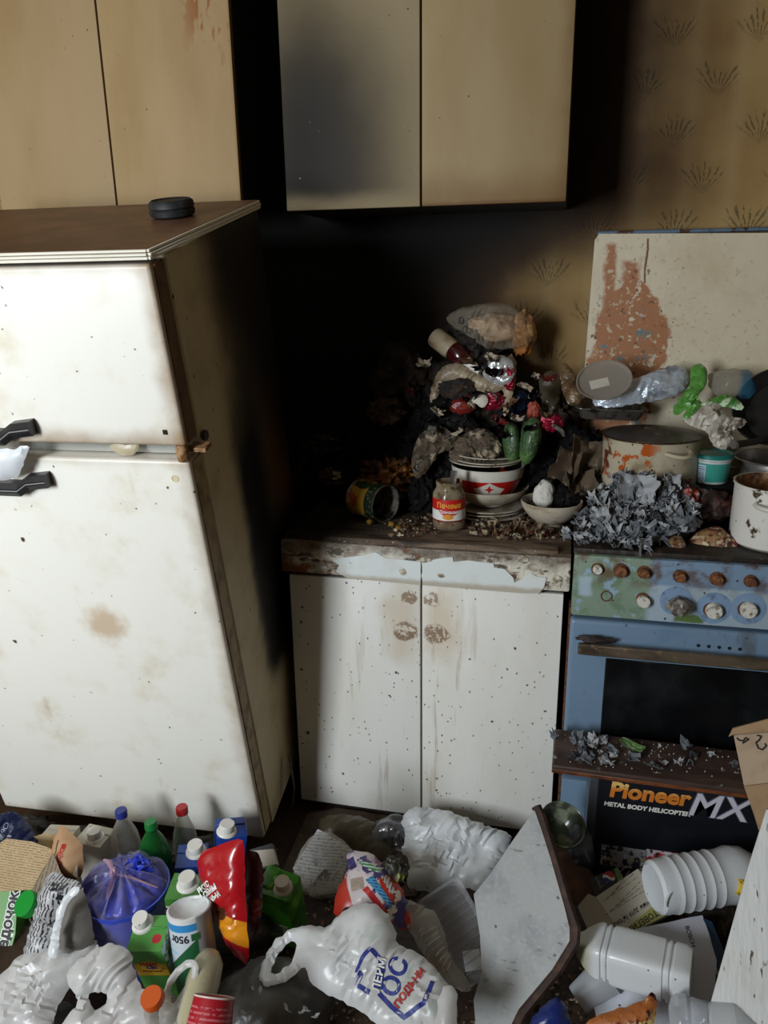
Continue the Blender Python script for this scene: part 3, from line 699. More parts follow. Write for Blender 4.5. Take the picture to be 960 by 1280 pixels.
obj('knob', xf(blob(.026, .030, .022, 3, .35, 1.8, 9), Matrix.Translation((q.x, -.024, q.z))), mat('melted_knob', hx('8f877c'), .6, [(dict(k='noise', s=50, lo=.45, hi=.65), hx('4a423a')), (dict(k='noise', s=90, lo=.6, hi=.7), hx('c4beb4'))], bump=[(60, .5)]), sv)
# enamelled lid standing up behind the hob
lt = at(747, 291, y=-.045); lb = at(726, 480, y=-.045)
mli = mat('lid_enamel', hx('d6c9b0'), .45, [
    (dict(k='noise', s=5, lo=.45, hi=.75, amt=.5), hx('b8a27c')),
    (dict(k='box', X=(.045, .072), Y=(.40, .690), e=.006, n=.03, s=30), hx('a5704c')),
    (dict(k='box', X=(.092, .135), Y=(.45, .650), e=.01, n=.06, s=22, **{'and': [dict(k='noise', s=30, lo=.38, hi=.43)]}), hx('a5704c')),
    (dict(k='box', X=(.145, .150), Y=(.38, .70), e=.002, n=.02, s=14), hx('6a3d26')),
    (dict(k='sph', c=(.125, .45, 0), lo=.095, hi=.105, n=.10, s=14, sc=(1, .75, 0), **{'and': [dict(k='noise', s=32, lo=.37, hi=.42)]}), hx('a5704c')),
    (dict(k='sph', c=(.10, .32, 0), lo=.085, hi=.1, n=.10, s=14, sc=(1, .6, 0), **{'and': [dict(k='noise', s=32, lo=.37, hi=.42)]}), hx('a5704c')),
    (dict(k='noise', s=34, lo=.60, hi=.64, **{'and': [dict(k='box', X=(.03, .18), Y=(.2, .56), e=.02)]}), hx('6b7a7a')),
    (dict(k='noise', s=70, lo=.60, hi=.64), hx('c4b396')), (dict(k='noise', s=55, lo=.62, hi=.66, **{'and': [dict(k='sph', c=(.12, .42, 0), lo=.1, hi=.2, sc=(1, .6, 0))]}), hx('6a4430')), (dict(k='spots', s=30, lo=.1, hi=.2, p=.35, **{'and': [dict(k='grad', ax=(-1, 0, 0), lo=-.26, hi=-.12)]}), hx('7a5038')),
    (dict(k='spots', s=16, lo=.05, hi=.1, p=.2), hx('5a3a28')), (dict(k='grad', ax=(-1, 0, 0), lo=-.012, hi=.0, n=.01, s=20), hx('4a2a18'))], bump=[(40, .15)])
ld = obj('lid', prism([[(0, 0), (.52, 0), (.525, .705), (.024, .715), (.014, .70)]], 0, .018), mli, sv)
ld.matrix_local = Matrix.Translation((0.003, .487, .857)) @ Matrix.Rotation(R(90), 4, 'X')
ld.data.materials[0] = mli
obj('lid_rim', box(.02, .53, -.002, .02, .712, .722, .003), mat('blue_grey_edge', hx('5c7083'), .5, [(dict(k='noise', s=20, lo=.55, hi=.6), hx('4a2a18'))]), ld, Matrix.Rotation(R(-90), 4, 'X'))
# ================================================================== COMMON MATERIALS FOR SMALL THINGS
CHAR = mat('char_black', hx('080706'), .8, spec=.2, layers= [(dict(k='noise', s=30, lo=.52, hi=.68), hx('141110')), (dict(k='noise', s=70, lo=.68, hi=.76), hx('4a443e'))], bump=[(60, .9), (160, .5)], rlayers=[(dict(k='noise', s=25, lo=.5, hi=.6), .4)])
CHAR2 = mat('char_brown', hx('17100b'), .8, [(dict(k='noise', s=22, lo=.48, hi=.68), hx('3a2616')), (dict(k='noise', s=60, lo=.62, hi=.7), hx('5a4632'))], bump=[(50, .8)])
CHARTAN = mat('ash_tan', hx('5d4e3e'), .8, [(dict(k='noise', s=22, lo=.46, hi=.56), hx('120f0d')), (dict(k='noise', s=25, lo=.5, hi=.7), hx('b3a185')), (dict(k='noise', s=80, lo=.6, hi=.7), hx('3a2e25'))], bump=[(45, .9)])
ASH = [mat('ash_light', hx('a3a5a8'), .85, [(dict(k='noise', s=60, lo=.5, hi=.7), hx('6d7278'))]), mat('ash_mid', hx('6b6f75'), .85, [(dict(k='noise', s=60, lo=.5, hi=.7), hx('44474c'))]), mat('ash_dark', hx('35363a'), .8, [(dict(k='noise', s=60, lo=.5, hi=.7), hx('1c1c1f'))])]
FILM = mat('clear_film', hx('d8d4cc'), .18, crease=(32, .6), bump=[(30, .5)], clear=(.10, (.97, .97, .95)))
FILMG = mat('clear_film_grey', hx('a9a49a'), .2, crease=(30, .6), bump=[(22, .6)], clear=(.22, (.93, .92, .9)))
FILMD = mat('smoky_film', hx('6b6250'), .22, crease=(30, .7), bump=[(24, .7)], clear=(.35, (.75, .68, .55)))
WHITEBAG = mat('white_bag', hx('d6d9dc'), .32, [(dict(k='noise', s=9, lo=.5, hi=.75, amt=.4), hx('b3b1ab')), (dict(k='spots', s=30, lo=.06, hi=.13, p=.25), hx('4a4038'))], crease=(14, .5))
WHITEBAG2 = mat('milky_bag', hx('cfcdca'), .35, [(dict(k='noise', s=12, lo=.5, hi=.75, amt=.4), hx('a39c94'))], crease=(16, .5), clear=(.62, (.9, .88, .86)))
GREYBAG = mat('grey_bag', hx('6d6b68'), .35, [(dict(k='noise', s=10, lo=.4, hi=.7), hx('4f4d4a'))], crease=(26, .5), bump=[(22, .5)], clear=(.72, (.7, .68, .66)))
PAPER = mat('dirty_paper', hx('c9c2b4'), .7, [(dict(k='noise', s=10, lo=.5, hi=.75, amt=.5), hx('a08f76')), (dict(k='spots', s=40, lo=.06, hi=.14, p=.3), hx('5a4c3e'))])
KRAFT = mat('kraft_paper', hx('b08c66'), .75, [(dict(k='noise', s=12, lo=.4, hi=.7), hx('94714d'))])
CARD = mat('cardboard', hx('a88866'), .8, [(dict(k='noise', s=14, lo=.45, hi=.7), hx('8d6d4d')), (dict(k='spots', s=30, lo=.06, hi=.14, p=.2), hx('5b4028'))])
INK = mat('print_ink', hx('1b1a20'), .6); INKR = mat('print_red', hx('b3221f'), .55); INKB = mat('print_blue', hx('23307f'), .5); INKW = mat('print_white', hx('e8e6e0'), .5)
METAL = mat('dull_steel', hx('b0ada8'), .35, [(dict(k='noise', s=30, lo=.45, hi=.7), hx('7d766c'))], metal=.85)
CAPW = mat('cap_white', hx('dcd9d2'), .4, [(dict(k='spots', s=90, lo=.1, hi=.2, p=.25), hx('7a6e60'))])
CRUMB = mat('crumb_brown', hx('6b4a30'), .8, [(dict(k='noise', s=200, lo=.45, hi=.6), hx('a38a68'))])

def mid(pts): return (sum(p[0] for p in pts)/len(pts), sum(p[1] for p in pts)/len(pts))
def pil(name, label, cat, pts, n=(-.1, -.75, .65), thick=.02, m=None, anchor=None, holes=(), s=.012, edge=.03, crump=.004, freq=24, seed=1, back=.3, group=None, smooth=2, warp=None, x=(1, 0, 0), **kw):
    a = anchor or mid(pts); M = plane_frame(a[0], a[1], n, x, **kw)
    polys = [ccw(smooth_poly(px_poly(M, pts), smooth))]+[ccw(smooth_poly(px_poly(M, h_), smooth)) for h_ in holes]
    o = obj(name, pillow(polys, thick, s, edge, crump, freq, seed, back, warp=warp), m, None, M, smooth=38)
    if label: tag(o, label, cat, group)
    return o
def lump(name, label, cat, px_, py_, y, rx, ry, m, depth=None, amp=.25, freq=1.6, seed=None, crump=0, cfreq=5, sub=4, ridge=True, flat=None, group=None, rot=0, parent=None):
    c = at(px_, py_, y=y); t = (c-CAM_POS).dot(_f)/F_PX; a, b = rx*t, ry*t
    M = Matrix.Translation(c) @ Matrix.Rotation(YAW*-1, 4, 'Z') @ Matrix.Rotation(R(rot), 4, 'Y')
    o = obj(name, blob(a, depth if depth else (a+b)/2, b, sub, amp, freq, seed if seed is not None else px_ % 97+py_ % 31, crump, cfreq, flat, ridge), m, None, M, smooth=60 if crump or ridge else True)
    if label: tag(o, label, cat, group)
    return o
def curl(w_, h_, bend=1.2, seed=0, nx=10, ny=10, crump=.004, ragged=.2, th=.0008):
    rnd = random.Random(seed); o = V((rnd.random()*9, rnd.random()*9, 0))
    def fn(u, v):
        k = 1-ragged*(.5+noise.noise(V((u*3, v*3, 0))+o)) if (u in (0, 1) or v in (0, 1)) else 1
        x_ = (u-.5)*w_*k; y_ = (v-.5)*h_*k
        return V((x_, y_, bend*(x_*x_)/w_*2+crump*noise.noise(V((u*4, v*4, 1))+o)*3))
    return sheet(w_, h_, nx, ny, fn, th)
def stand(name, label, cat, p, rz=0, group=None, tilt=(0, 0)):
    return thing(name, label, cat, p, (R(tilt[0]), R(tilt[1]), R(rz)), group)
def ring_fn(r_, z0, a0=-90, lift=.0006):
    """text on a cylinder of radius r_ about z"""
    def fn(p): a = R(a0)+p.x/r_; return V(((r_+lift+p.z)*math.cos(a), (r_+lift+p.z)*math.sin(a), z0+p.y))
    return fn

# ================================================================== ON THE REFRIGERATOR
pk = tag(obj('tin', geo_join(lathe([(0, 0), (.038, 0), (.045, .004), (.047, .014), (.044, .017), (.047, .020), (.045, .030), (.040, .034), (.037, .031), (0, .031)], 40)), mat('black_rubber', hx('17181a'), .6, [(dict(k='noise', s=50, lo=.5, hi=.7), hx('2c2d2e'))]), None,
         FM @ Matrix.Translation((-.105, .345, FH+.0006))), 'flat round black tin lying on the refrigerator top', 'tin')
bagM = FM @ Matrix.Translation((-.365, -.032, 1.12)) @ Matrix.Rotation(R(90), 4, 'X')
hb_ = tag(obj('plastic_bag', pillow([smooth_poly([(-.04, .045), (.0, .050), (.020, .046), (.048, .062), (.058, .052), (.042, .036), (.026, .008), (.010, -.012), (-.02, -.022), (-.05, -.020)], 2)], .012, .008, .02, .006, 40, 3), WHITEBAG, None, bagM, smooth=55), 'small crumpled white bag hanging from the freezer handle', 'bag')
tag(obj('plastic_scrap', pillow([smooth_poly([(-.04, .012), (.02, .010), (.032, .018), (.028, 0), (.01, -.014), (-.02, -.012)], 2)], .006, .006, .015, .004, 60, 5), mat('yellowed_film', hx('cfc2a6'), .3, clear=(.6, (.9, .85, .75))), None, FM @ Matrix.Translation((-.135, .012, 1.152)) @ Matrix.Rotation(R(90), 4, 'X')), 'scrap of yellowed film stuck between the refrigerator doors', 'plastic')

# ================================================================== ON THE WORKTOP
ZT = WZT
# lying tin with sweetcorn print, open end to the right
c0 = at(449, 621, z=ZT+.0525); c1 = at(499, 634, z=ZT+.0525); ax = (c1-c0); ax.z = 0
tc = thing('tin_can', 'open sweetcorn tin lying on its side with green label', 'tin can', mtx=frame(c0, ax, (0, 0, 1)))
LC = .105; rc = .052
obj('wall', lathe([(0, .003), (rc-.004, .003), (rc-.002, 0), (rc, 0), (rc, .004), (rc-.002, .006), (rc-.002, LC-.006), (rc, LC-.004), (rc+.0008, LC), (rc-.002, LC), (rc-.003, LC-.005), (rc-.003, .006), (0, .006)], 48), mat('tin_inside', hx('9a958a'), .35, [(dict(k='noise', s=40, lo=.4, hi=.65), hx('2a241e'))], metal=.6), tc)
obj('label', lathe([(rc-.0018, .007), (rc-.0012, .007), (rc-.0012, LC-.007), (rc-.0018, LC-.007)], 48), mat('corn_label', hx('2c4428'), .4, [
    (dict(k='noise', s=14, lo=.46, hi=.5, st=(1, 1, .8)), hx('c99a35')), (dict(k='noise', s=22, lo=.56, hi=.62), hx('b3562a')),
    (dict(k='grad', ax=(0, 0, 1), lo=.066, hi=.070, n=.01), hx('1f3328')), (dict(k='spots', s=130, lo=.25, hi=.4, p=.5, amt=.35), hx('e2bd5a'))]), tc)
# jar with red and white label
jb = at(561, 661, z=ZT); jb.z = ZT+.0085
jr = stand('glass_jar', 'glass jar with red and white food label and smeared neck', 'jar', jb, 8)
rj = .0425
gl = mat('dirty_glass', hx('8a7a62'), .12, [(dict(k='noise', s=35, lo=.4, hi=.65), hx('c2b496')), (dict(k='noise', s=60, lo=.55, hi=.65), hx('5a3c22'))], clear=(.35, (.85, .8, .7)))
obj('glass', lathe([(0, .002), (rj-.006, .001), (rj-.002, 0), (rj, .006), (rj, .088), (rj-.003, .096), (rj-.008, .104), (rj-.009, .108), (rj-.008, .112), (rj-.008, .122), (rj-.0105, .123), (rj-.011, .108), (rj-.005, .094), (rj-.003, .086), (rj-.003, .006), (0, .004)], 48), gl, jr)
obj('contents', lathe([(0, .005), (rj-.0045, .006), (rj-.0045, .060), (rj-.012, .066), (0, .058)], 36), mat('jar_sauce', hx('7d3f1c'), .4, [(dict(k='noise', s=60, lo=.45, hi=.6), hx('b3682e')), (dict(k='noise', s=30, lo=.5, hi=.7), hx('3f1d0e'))]), jr)
lab = obj('label', lathe([(rj-.0005, .022), (rj+.0006, .022), (rj+.0006, .082), (rj-.0005, .082)], 48), mat('jar_label', hx('e5e2db'), .4, [
    (dict(k='grad', ax=(0, 0, 1), lo=.0525, hi=.0535), hx('c01f1b')), (dict(k='sph', c=(0, -rj, .050), lo=.0245, hi=.0255, sc=(1, 0, 2.2), **{'and': [dict(k='grad', ax=(0, 0, 1), lo=.040, hi=.041)]}), hx('c01f1b')),
    (dict(k='sph', c=(-.002, -rj, .036), lo=.0145, hi=.0152, sc=(1, 0, 2.1), **{'and': [dict(k='grad', ax=(0, -1, 0), lo=0, hi=.01)]}), hx('d8942f')),
    (dict(k='grad', ax=(0, 0, -1), lo=-.027, hi=-.0262), hx('7d2a1c')), (dict(k='noise', s=40, lo=.6, hi=.75, amt=.5), hx('9a8a74'))]), jr)
lettering('Печеня', .019, mat('label_gold', hx('e8a43c'), .4), lab, ring_fn(rj+.0006, .066), bold=.0004)
lettering('Домашня', .0115, INKW, lab, ring_fn(rj+.0006, .0495), bold=.0002, shear=.2)
sp0 = jb+V((.004, .006, .065))
sh = sheet(.02, .11, 6, 14, lambda u, v: V(((u-.5)*(.011+.007*(v > .0)*v), .0016*math.cos((u-.5)*3), v*.085+.0)), .0014)
tag(obj('spoon', geo_join(sh, shift(blob(.015, .003, .02, 3, 0), (0, 0, -.012))), METAL, None, frame(sp0, (.1, -.05, 1), (1, .25, 0))), 'steel spoon standing in the labelled glass jar', 'spoon')

# stack of plates, bowl, enamel bowl, plates
SCX, SCY = .418, -.205
mpl = mat('plate_glaze', hx('c9bfae'), .3, [(dict(k='noise', s=25, lo=.5, hi=.7), hx('94836c')), (dict(k='noise', s=60, lo=.6, hi=.7), hx('5b4a38'))])
def plate(z, r_, label, dx=0, dy=0, tilt=(0, 0)):
    o = obj('plate', lathe([(0, .0), (r_*.5, 0), (r_*.56, .003), (r_*.8, .006), (r_, .0105), (r_, .0125), (r_*.97, .013), (r_*.78, .009), (r_*.55, .006), (0, .005)], 48), mpl, None, Matrix.Translation((SCX+dx, SCY+dy, z)) @ Matrix.Rotation(R(tilt[0]), 4, 'X') @ Matrix.Rotation(R(tilt[1]), 4, 'Y'))
    return tag(o, label, 'plate', 'plates in the crockery stack')
for i, (dx, dy) in enumerate(((.004, -.004), (-.003, 0), (.002, -.005))): plate(ZT+.001+i*.0095, .108-.002*i, ('lowest', 'second', 'third')[i]+' plate in the stack under the red enamel bowl', dx, dy)
def bowl(name, label, loc_, rb, rt, h_, m, th=.004, foot=.55, par=None):
    n_ = 9; out = []; inn = []
    for i in range(n_+1):
        t = i/n_; r_ = rb+(rt-rb)*math.sin(t*math.pi/2)**.85; out.append((r_, .006+t*(h_-.006)))
    inn = [(r_-th, z+.003) for r_, z in out[:-1]]
    prof = [(0, 0), (rb*foot*1.6 if foot else rb, 0), (rb*.95, .006)]+out+[(rt-th*.3, h_+.0012), (rt-th, h_-.001)]+inn[::-1]+[(0, .010)]
    return lathe(prof, 56)
tag(obj('bowl', bowl('', '', 0, .055, .110, .050, None), mat('beige_glaze', hx('b8ad9a'), .3, [(dict(k='noise', s=18, lo=.45, hi=.7), hx('8b7d68'))]), None, Matrix.Translation((SCX+.004, SCY-.004, ZT+.033))), 'wide beige ceramic bowl holding the red enamel bowl', 'bowl')
eb = thing('enamel_bowl', 'white enamel bowl with red band and white diamond', 'bowl', (SCX, SCY-.002, ZT+.0555))
def er(z): return .060+.040*math.sin(min(1, max(0, z/.086))*math.pi/2)**.85
obj('shell', lathe([(0, 0), (.052, 0), (.058, .003)]+[(er(z), z) for z in (.006, .016, .028, .042, .056, .070, .082, .086)]+[(.101, .0885), (.098, .088)]+[(er(z)-.003, z+.003) for z in (.078, .056, .028, .010)]+[(0, .008)], 64), mat('white_enamel', hx('d5cfc4'), .25, [
    (dict(k='grad', ax=(0, 0, 1), lo=.0165, hi=.0175, **{'and': [dict(k='grad', ax=(0, 0, -1), lo=-.0585, hi=-.0575)]}), hx('b3201a')), (dict(k='noise', s=30, lo=.58, hi=.72, amt=.6), hx('8a7a66'))]), eb)
A0 = math.degrees(math.atan2(CAM_POS.y-SCY, CAM_POS.x-SCX))+3
def eb_fn(z0, lift):
    def fn(p): z = z0+p.y; r_ = er(z)+lift+p.z; a = R(A0)+p.x/.095; return V((r_*math.cos(a), r_*math.sin(a), z))
    return fn
def fine(poly, s, z0, z1): return prism([resample(poly, s)], z0, z1, s)
def deco(name, poly, z0, lift, m): g = fine(ccw(poly), .004, 0, .0004); f_ = eb_fn(z0, lift); return obj(name, ([f_(p) for p in g[0]], g[1]), m, eb)
deco('diamond', [(-.046, 0), (-.026, .006), (0, .0195), (.026, .006), (.046, 0), (.036, -.0195), (-.036, -.0195)], .0375, .0005, mat('diamond_white', hx('cdc6ba'), .3))
deco('star', [((.0125 if i % 2 == 0 else .0052)*math.sin(i*math.pi/4)*1.15, (.0125 if i % 2 == 0 else .0052)*math.cos(i*math.pi/4)) for i in range(8)], .0365, .0012, mat('star_red', hx('b3201a'), .3))
for i in range(3): plate(ZT+.1455+i*.0085, .100-.003*i, ('lowest', 'middle', 'uppermost')[i]+' of three plates lying on the red enamel bowl', (-.008, .004, -.004)[i], (0, -.004, .003)[i], ((0, 0), (1, -1), (-1, 1))[i])
# bowl with bread end
rb_ = at(688, 657, z=ZT); rb_.z = ZT+.0005
tb = thing('footed_bowl', 'small cream bowl on a foot holding dark leftovers', 'bowl', rb_)
g_ = bowl('', '', 0, .040, .080, .062, None); g_ = shift(g_, (0, 0, .008))
obj('shell', geo_join(g_, lathe([(0, 0), (.036, 0), (.034, .008), (.040, .015)], 40)), mat('cream_glaze', hx('c4b8a4'), .28, [(dict(k='noise', s=14, lo=.45, hi=.7, st=(1, 1, 2)), hx('94836a'))]), tb)
obj('leftovers', shift(lathe([(0, -.008), (.060, 0), (.071, .001), (.05, .004), (0, .006)], 40), (0, 0, .052)), mat('dark_soup', hx('170d08'), .25, [(dict(k='noise', s=40, lo=.5, hi=.65), hx('3a2011'))]), tb)
lump('bread_crust', 'white mouldy bread end sticking out of the footed bowl', 'bread', 680, 619, rb_.y-.012, 13, 19, mat('stale_white', hx('d8d4ca'), .8, [(dict(k='noise', s=60, lo=.55, hi=.65), hx('8a8274'))], bump=[(70, .4)]), .018, .15, 1.2, 5, ridge=False)
lump('charred_crust', 'black burnt lump beside the bread in the footed bowl', 'burnt food', 707, 622, rb_.y+.008, 17, 13, CHAR, .02, .3, 2.2, 6)
# cucumbers in film
GREEN = mat('cucumber_skin', hx('3f5838'), .38, [(dict(k='noise', s=45, lo=.5, hi=.7), hx('54703f')), (dict(k='spots', s=160, lo=.2, hi=.4, p=.6), hx('6d8758')), (dict(k='grad', ax=(0, 0, -1), lo=.015, hi=.05, amt=.5), hx('6a9a4a'))], bump=[(120, .5)], coat=.4)
for i, (px_, py_, rx, ry, rt, lb) in enumerate(((639, 553, 11, 27, -4, 'slimmer dark cucumber leaning on the plates'), (662, 551, 14, 30, 8, 'fatter glossy cucumber leaning on the plates'))):
    lump('cucumber', lb, 'cucumber', px_, py_, -.232, rx, ry, GREEN, None, .08, 1.2, 3+i, ridge=False, rot=rt, group='cucumbers on the plate stack')

# burnt heap behind: one lump per burnt thing
for a in (
    (556, 560, -.135, 66, 66, CHAR, 'large black crusted mass of burnt rubbish behind the jar'),
    (470, 570, -.12, 62, 66, CHAR, 'black burnt heap behind the sweetcorn tin'),
    (405, 592, -.11, 44, 52, CHAR, 'black burnt mound in the corner beside the refrigerator'),
    (506, 478, -.08, 46, 52, CHAR2, 'dark scorched bundle left of the ketchup bottle'),
    (600, 490, -.115, 66, 62, CHAR2, 'scorched bundle of rubbish under the torn beige bag'),
    (690, 530, -.08, 40, 48, CHAR2, 'brown scorched bundle between cucumbers and stove lid'),
    (668, 585, -.12, 40, 36, CHAR, 'black burnt lump behind the footed bowl'),
    (722, 572, -.12, 36, 46, CHAR, 'black sooty bundle beside the foil tray'),
    (530, 620, -.25, 22, 34, CHAR, 'burnt black clump between tin and jar'),
    (600, 425, -.07, 50, 34, CHAR2, 'brown scorched bundle under the clear bread bag')):
    lump('burnt_rubbish', a[6], 'burnt rubbish', a[0], a[1], a[2], a[3]*.87, a[4]*.87, a[5], min(.09, .0018*a[3]), .26, 2.2, int(a[0]) % 50, sub=5, ridge=False, crump=.16, cfreq=4, flat=(ZT if a[0] < 700 else .856)+.012-at(a[0], a[1], y=a[2]).z, group='burnt rubbish heap on the worktop')
for px_, py_, y, rx, ry, m, nm, lb in (
    (486, 596, -.215, 32, 24, mat('scorched_peel', hx('6b3d14'), .6, [(dict(k='noise', s=40, lo=.48, hi=.62), hx('1c1008')), (dict(k='noise', s=20, lo=.55, hi=.65), hx('a8701f'))], bump=[(60, .6)]), 'burnt_bread', 'scorched orange brown bread behind the sweetcorn tin'),
    (482, 514, -.2, 20, 15, mat('scorched_card', hx('4a3524'), .8, [(dict(k='noise', s=25, lo=.45, hi=.65), hx('1d140d'))]), 'burnt_scrap', 'brown scorched scrap on the black heap'),
    (404, 555, -.19, 20, 10, mat('burnt_rim', hx('241d18'), .5), 'burnt_scrap', 'dim charred ring shaped scrap in the dark corner'),
    (416, 595, -.21, 16, 11, MATS['scorched_card'], 'burnt_scrap', 'small brown scrap left of the sweetcorn tin')):
    lump(nm, lb, 'burnt food' if 'bread' in nm else 'ash' if 'ash' in nm else 'burnt scrap', px_, py_, y, rx, ry, m, None, .3, 2.2, int(px_) % 40+2, sub=5, ridge=False, crump=.3, cfreq=6)
for i, (pts, lb) in enumerate((
    ([(514, 585), (516, 560), (526, 540), (545, 530), (560, 536), (572, 546), (566, 562), (548, 566), (540, 580), (528, 596), (518, 598)], 'tan and black ash crust with pale ridges above the jar'),
    ([(560, 566), (566, 546), (584, 538), (604, 534), (620, 542), (628, 560), (622, 574), (600, 578), (580, 582), (566, 578)], 'pale ash crust lying on the plates by the cucumbers'),
    ([(530, 622), (534, 590), (548, 574), (562, 582), (566, 600), (556, 612), (546, 630), (536, 640)], 'black flaky ash crust hanging down behind the jar'),
    ([(520, 530), (530, 505), (550, 492), (572, 500), (590, 520), (600, 534), (570, 536), (545, 528)], 'black glossy burnt plastic below the torn beige bag'))):
    pil('ash_crust', lb, 'ash', pts, (-.1, -.85, .45), .014, CHARTAN if i < 2 else CHAR, y=-.255+.01*i, crump=.022, freq=70, s=.006, edge=.02, smooth=1, seed=i+3)
# things on the heap
PB = mat('bread_film', hx('c9bfae'), .1, [(dict(k='noise', s=14, lo=.45, hi=.65), hx('b0906e'))], crease=(36, .8), bump=[(25, .7)], clear=(.10, (.95, .93, .9)))
lump('stale_bread', 'pale brown bread inside the clear bag on the heap', 'bread', 618, 410, -.12, 34, 17, mat('bread_tan', hx('b89c80'), .8, [(dict(k='noise', s=30, lo=.45, hi=.65), hx('6b4a2a'))], bump=[(60, .4)]), .04, .2, 1.6, 8, ridge=False)
bb = pil('bread_bag', 'crumpled clear bread bag topping the rubbish heap', 'bag', [(556, 400), (566, 388), (596, 380), (636, 376), (650, 392), (668, 404), (664, 428), (640, 436), (606, 436), (584, 420), (568, 410)], (-.1, -.9, .3), .055, PB, y=-.155, crump=.018, freq=38, s=.006, edge=.04, back=.9)
for i, (cx_, cy_) in enumerate(((-.070, .004), (-.058, -.022))):
    obj('letter_mark', xf(tube([(math.cos(a*math.pi/8)*.006, math.sin(a*math.pi/8)*.009, 0) for a in range(16)], .0014, 6, .5, True), Matrix.Translation((cx_, cy_, .040))), INK, bb)
lump('bread_roll', 'golden brown roll beside the clear bread bag', 'bread', 654, 418, -.12, 14, 26, mat('golden_crust', hx('8a5f33'), .6, [(dict(k='noise', s=35, lo=.45, hi=.65), hx('c2975c')), (dict(k='grad', ax=(0, 0, -1), lo=.02, hi=.05), hx('a8631b'))], bump=[(50, .5)]), .03, .3, 2, 12)
# ketchup bottle: pale body, dark red neck, white cap, lying down
k0 = at(553, 428, y=-.14); k1 = at(598, 463, y=-.20)
kb = thing('sauce_bottle', 'ketchup bottle with white body and cap lying on the heap', 'bottle', mtx=frame(k0, k1-k0))
Lk = (k1-k0).length
obj('body', lathe([(0, -.03), (.026, -.03), (.028, -.024), (.028, Lk*.22), (.026, Lk*.30)], 32), mat('bottle_cream', hx('b3a488'), .4, [(dict(k='noise', s=20, lo=.45, hi=.7), hx('8a6f4a'))]), kb)
obj('neck', lathe([(.026, Lk*.30), (.027, Lk*.45), (.023, Lk*.62), (.012, Lk*.70), (0, Lk*.70)], 32), mat('ketchup_red', hx('3a0a10'), .2, coat=.5), kb)
obj('cap', lathe([(0, Lk*.68), (.0135, Lk*.69), (.0125, Lk*.84), (.0135, Lk*.86), (.009, Lk*1.02), (.0085, Lk*1.05), (0, Lk*1.05)], 24), CAPW, kb)
BEI = mat('beige_bag', hx('a3927a'), .4, [(dict(k='noise', s=22, lo=.45, hi=.65), hx('7a6850')), (dict(k='noise', s=12, lo=.55, hi=.7), hx('bcae98')), (dict(k='spots', s=60, lo=.08, hi=.2, p=.3), hx('33281c'))], crease=(40, .8), bump=[(25, .7)])
pil('torn_bag', 'torn beige bag draped over the burnt heap', 'bag', [(536, 500), (544, 470), (556, 455), (580, 452), (598, 468), (622, 474), (630, 448), (644, 440), (646, 470), (640, 500), (632, 522), (628, 512), (630, 486), (618, 492), (600, 490), (584, 484), (566, 474), (552, 490), (540, 503)], (-.1, -.85, .45), .022, BEI, y=-.215, crump=.010, freq=40, s=.007, edge=.015, smooth=1)
pil('foil_wrapper', 'pale foil wrapper standing up above the beige bag', 'wrapper', [(600, 470), (612, 447), (626, 443), (643, 450), (642, 478), (620, 482)], (-.3, -.85, .35), .010, mat('pale_foil', hx('b8b8b6'), .25, metal=.4, bump=[(40, .5)]), y=-.232, crump=.008, freq=60, s=.005, edge=.012)
CRIM = mat('crimson_foil', hx('9a1533'), .22, [(dict(k='noise', s=40, lo=.5, hi=.62), hx('5a0b1c')), (dict(k='noise', s=70, lo=.62, hi=.68), hx('d65a78'))], crease=(60, .8), bump=[(45, .7)], metal=.3)
for px_, py_, rx, ry, lb in ((618, 502, 14, 10, 'crimson foil sweet wrapper below the beige bag'), (637, 474, 7, 14, 'narrow crimson and white wrapper beside the pale foil'), (690, 528, 13, 11, 'round crimson wrapped sweet right of the cucumbers')):
    lump('sweet_wrapper', lb, 'wrapper', px_, py_, -.245, rx, ry, CRIM, .012, .2, 2, int(px_), crump=.25, cfreq=6, group='crimson sweet wrappers')
lump('tomato_piece', 'dark red tomato piece on the burnt heap', 'tomato', 578, 508, -.24, 15, 10, mat('tomato_red', hx('6d1d16'), .35, [(dict(k='noise', s=40, lo=.5, hi=.7), hx('8f3a26'))]), .014, .2, 1.8, 3)
lump('carrot_piece', 'orange red scrap above the round crimson sweet', 'carrot', 667, 514, -.21, 8, 12, mat('coral', hx('9a3d2a'), .6), .01, .3, 2, 3)
lump('meat_scrap', 'dark brown scrap inside the torn beige bag', 'food scrap', 570, 486, -.235, 22, 12, CHAR2, .016, .4, 2.4, 9)
pil('paper_strip', 'pale twisted paper strip under the torn beige bag', 'paper', [(582, 505), (592, 496), (606, 492), (612, 500), (604, 512), (594, 504)], (-.1, -.9, .3), .006, PAPER, y=-.262, crump=.004, freq=60, s=.005, edge=.01)
lump('blue_foil_ball', 'dark blue crushed foil among the burnt rubbish', 'foil', 648, 503, -.2, 12, 16, mat('blue_foil', hx('1d2740'), .3, metal=.5, bump=[(50, .6)]), .015, .3, 2, 4)
for i, (pts, lb, m) in enumerate((
    ([(672, 470), (690, 462), (704, 470), (700, 500), (690, 520), (676, 508)], 'brown translucent packet beside the burnt heap', FILMD),
    ([(700, 452), (712, 456), (724, 480), (730, 505), (712, 510), (700, 485)], 'wrinkled packet leaning on the stove lid edge', mat('brown_packet', hx('6b5138'), .3, [(dict(k='noise', s=25, lo=.5, hi=.65), hx('a08a6c'))], crease=(40, .8), bump=[(30, .7)])))):
    pil('packet', lb, 'packet', pts, (.1, -.9, .3), .02, m, y=-.14, crump=.010, freq=45, s=.008, edge=.03)
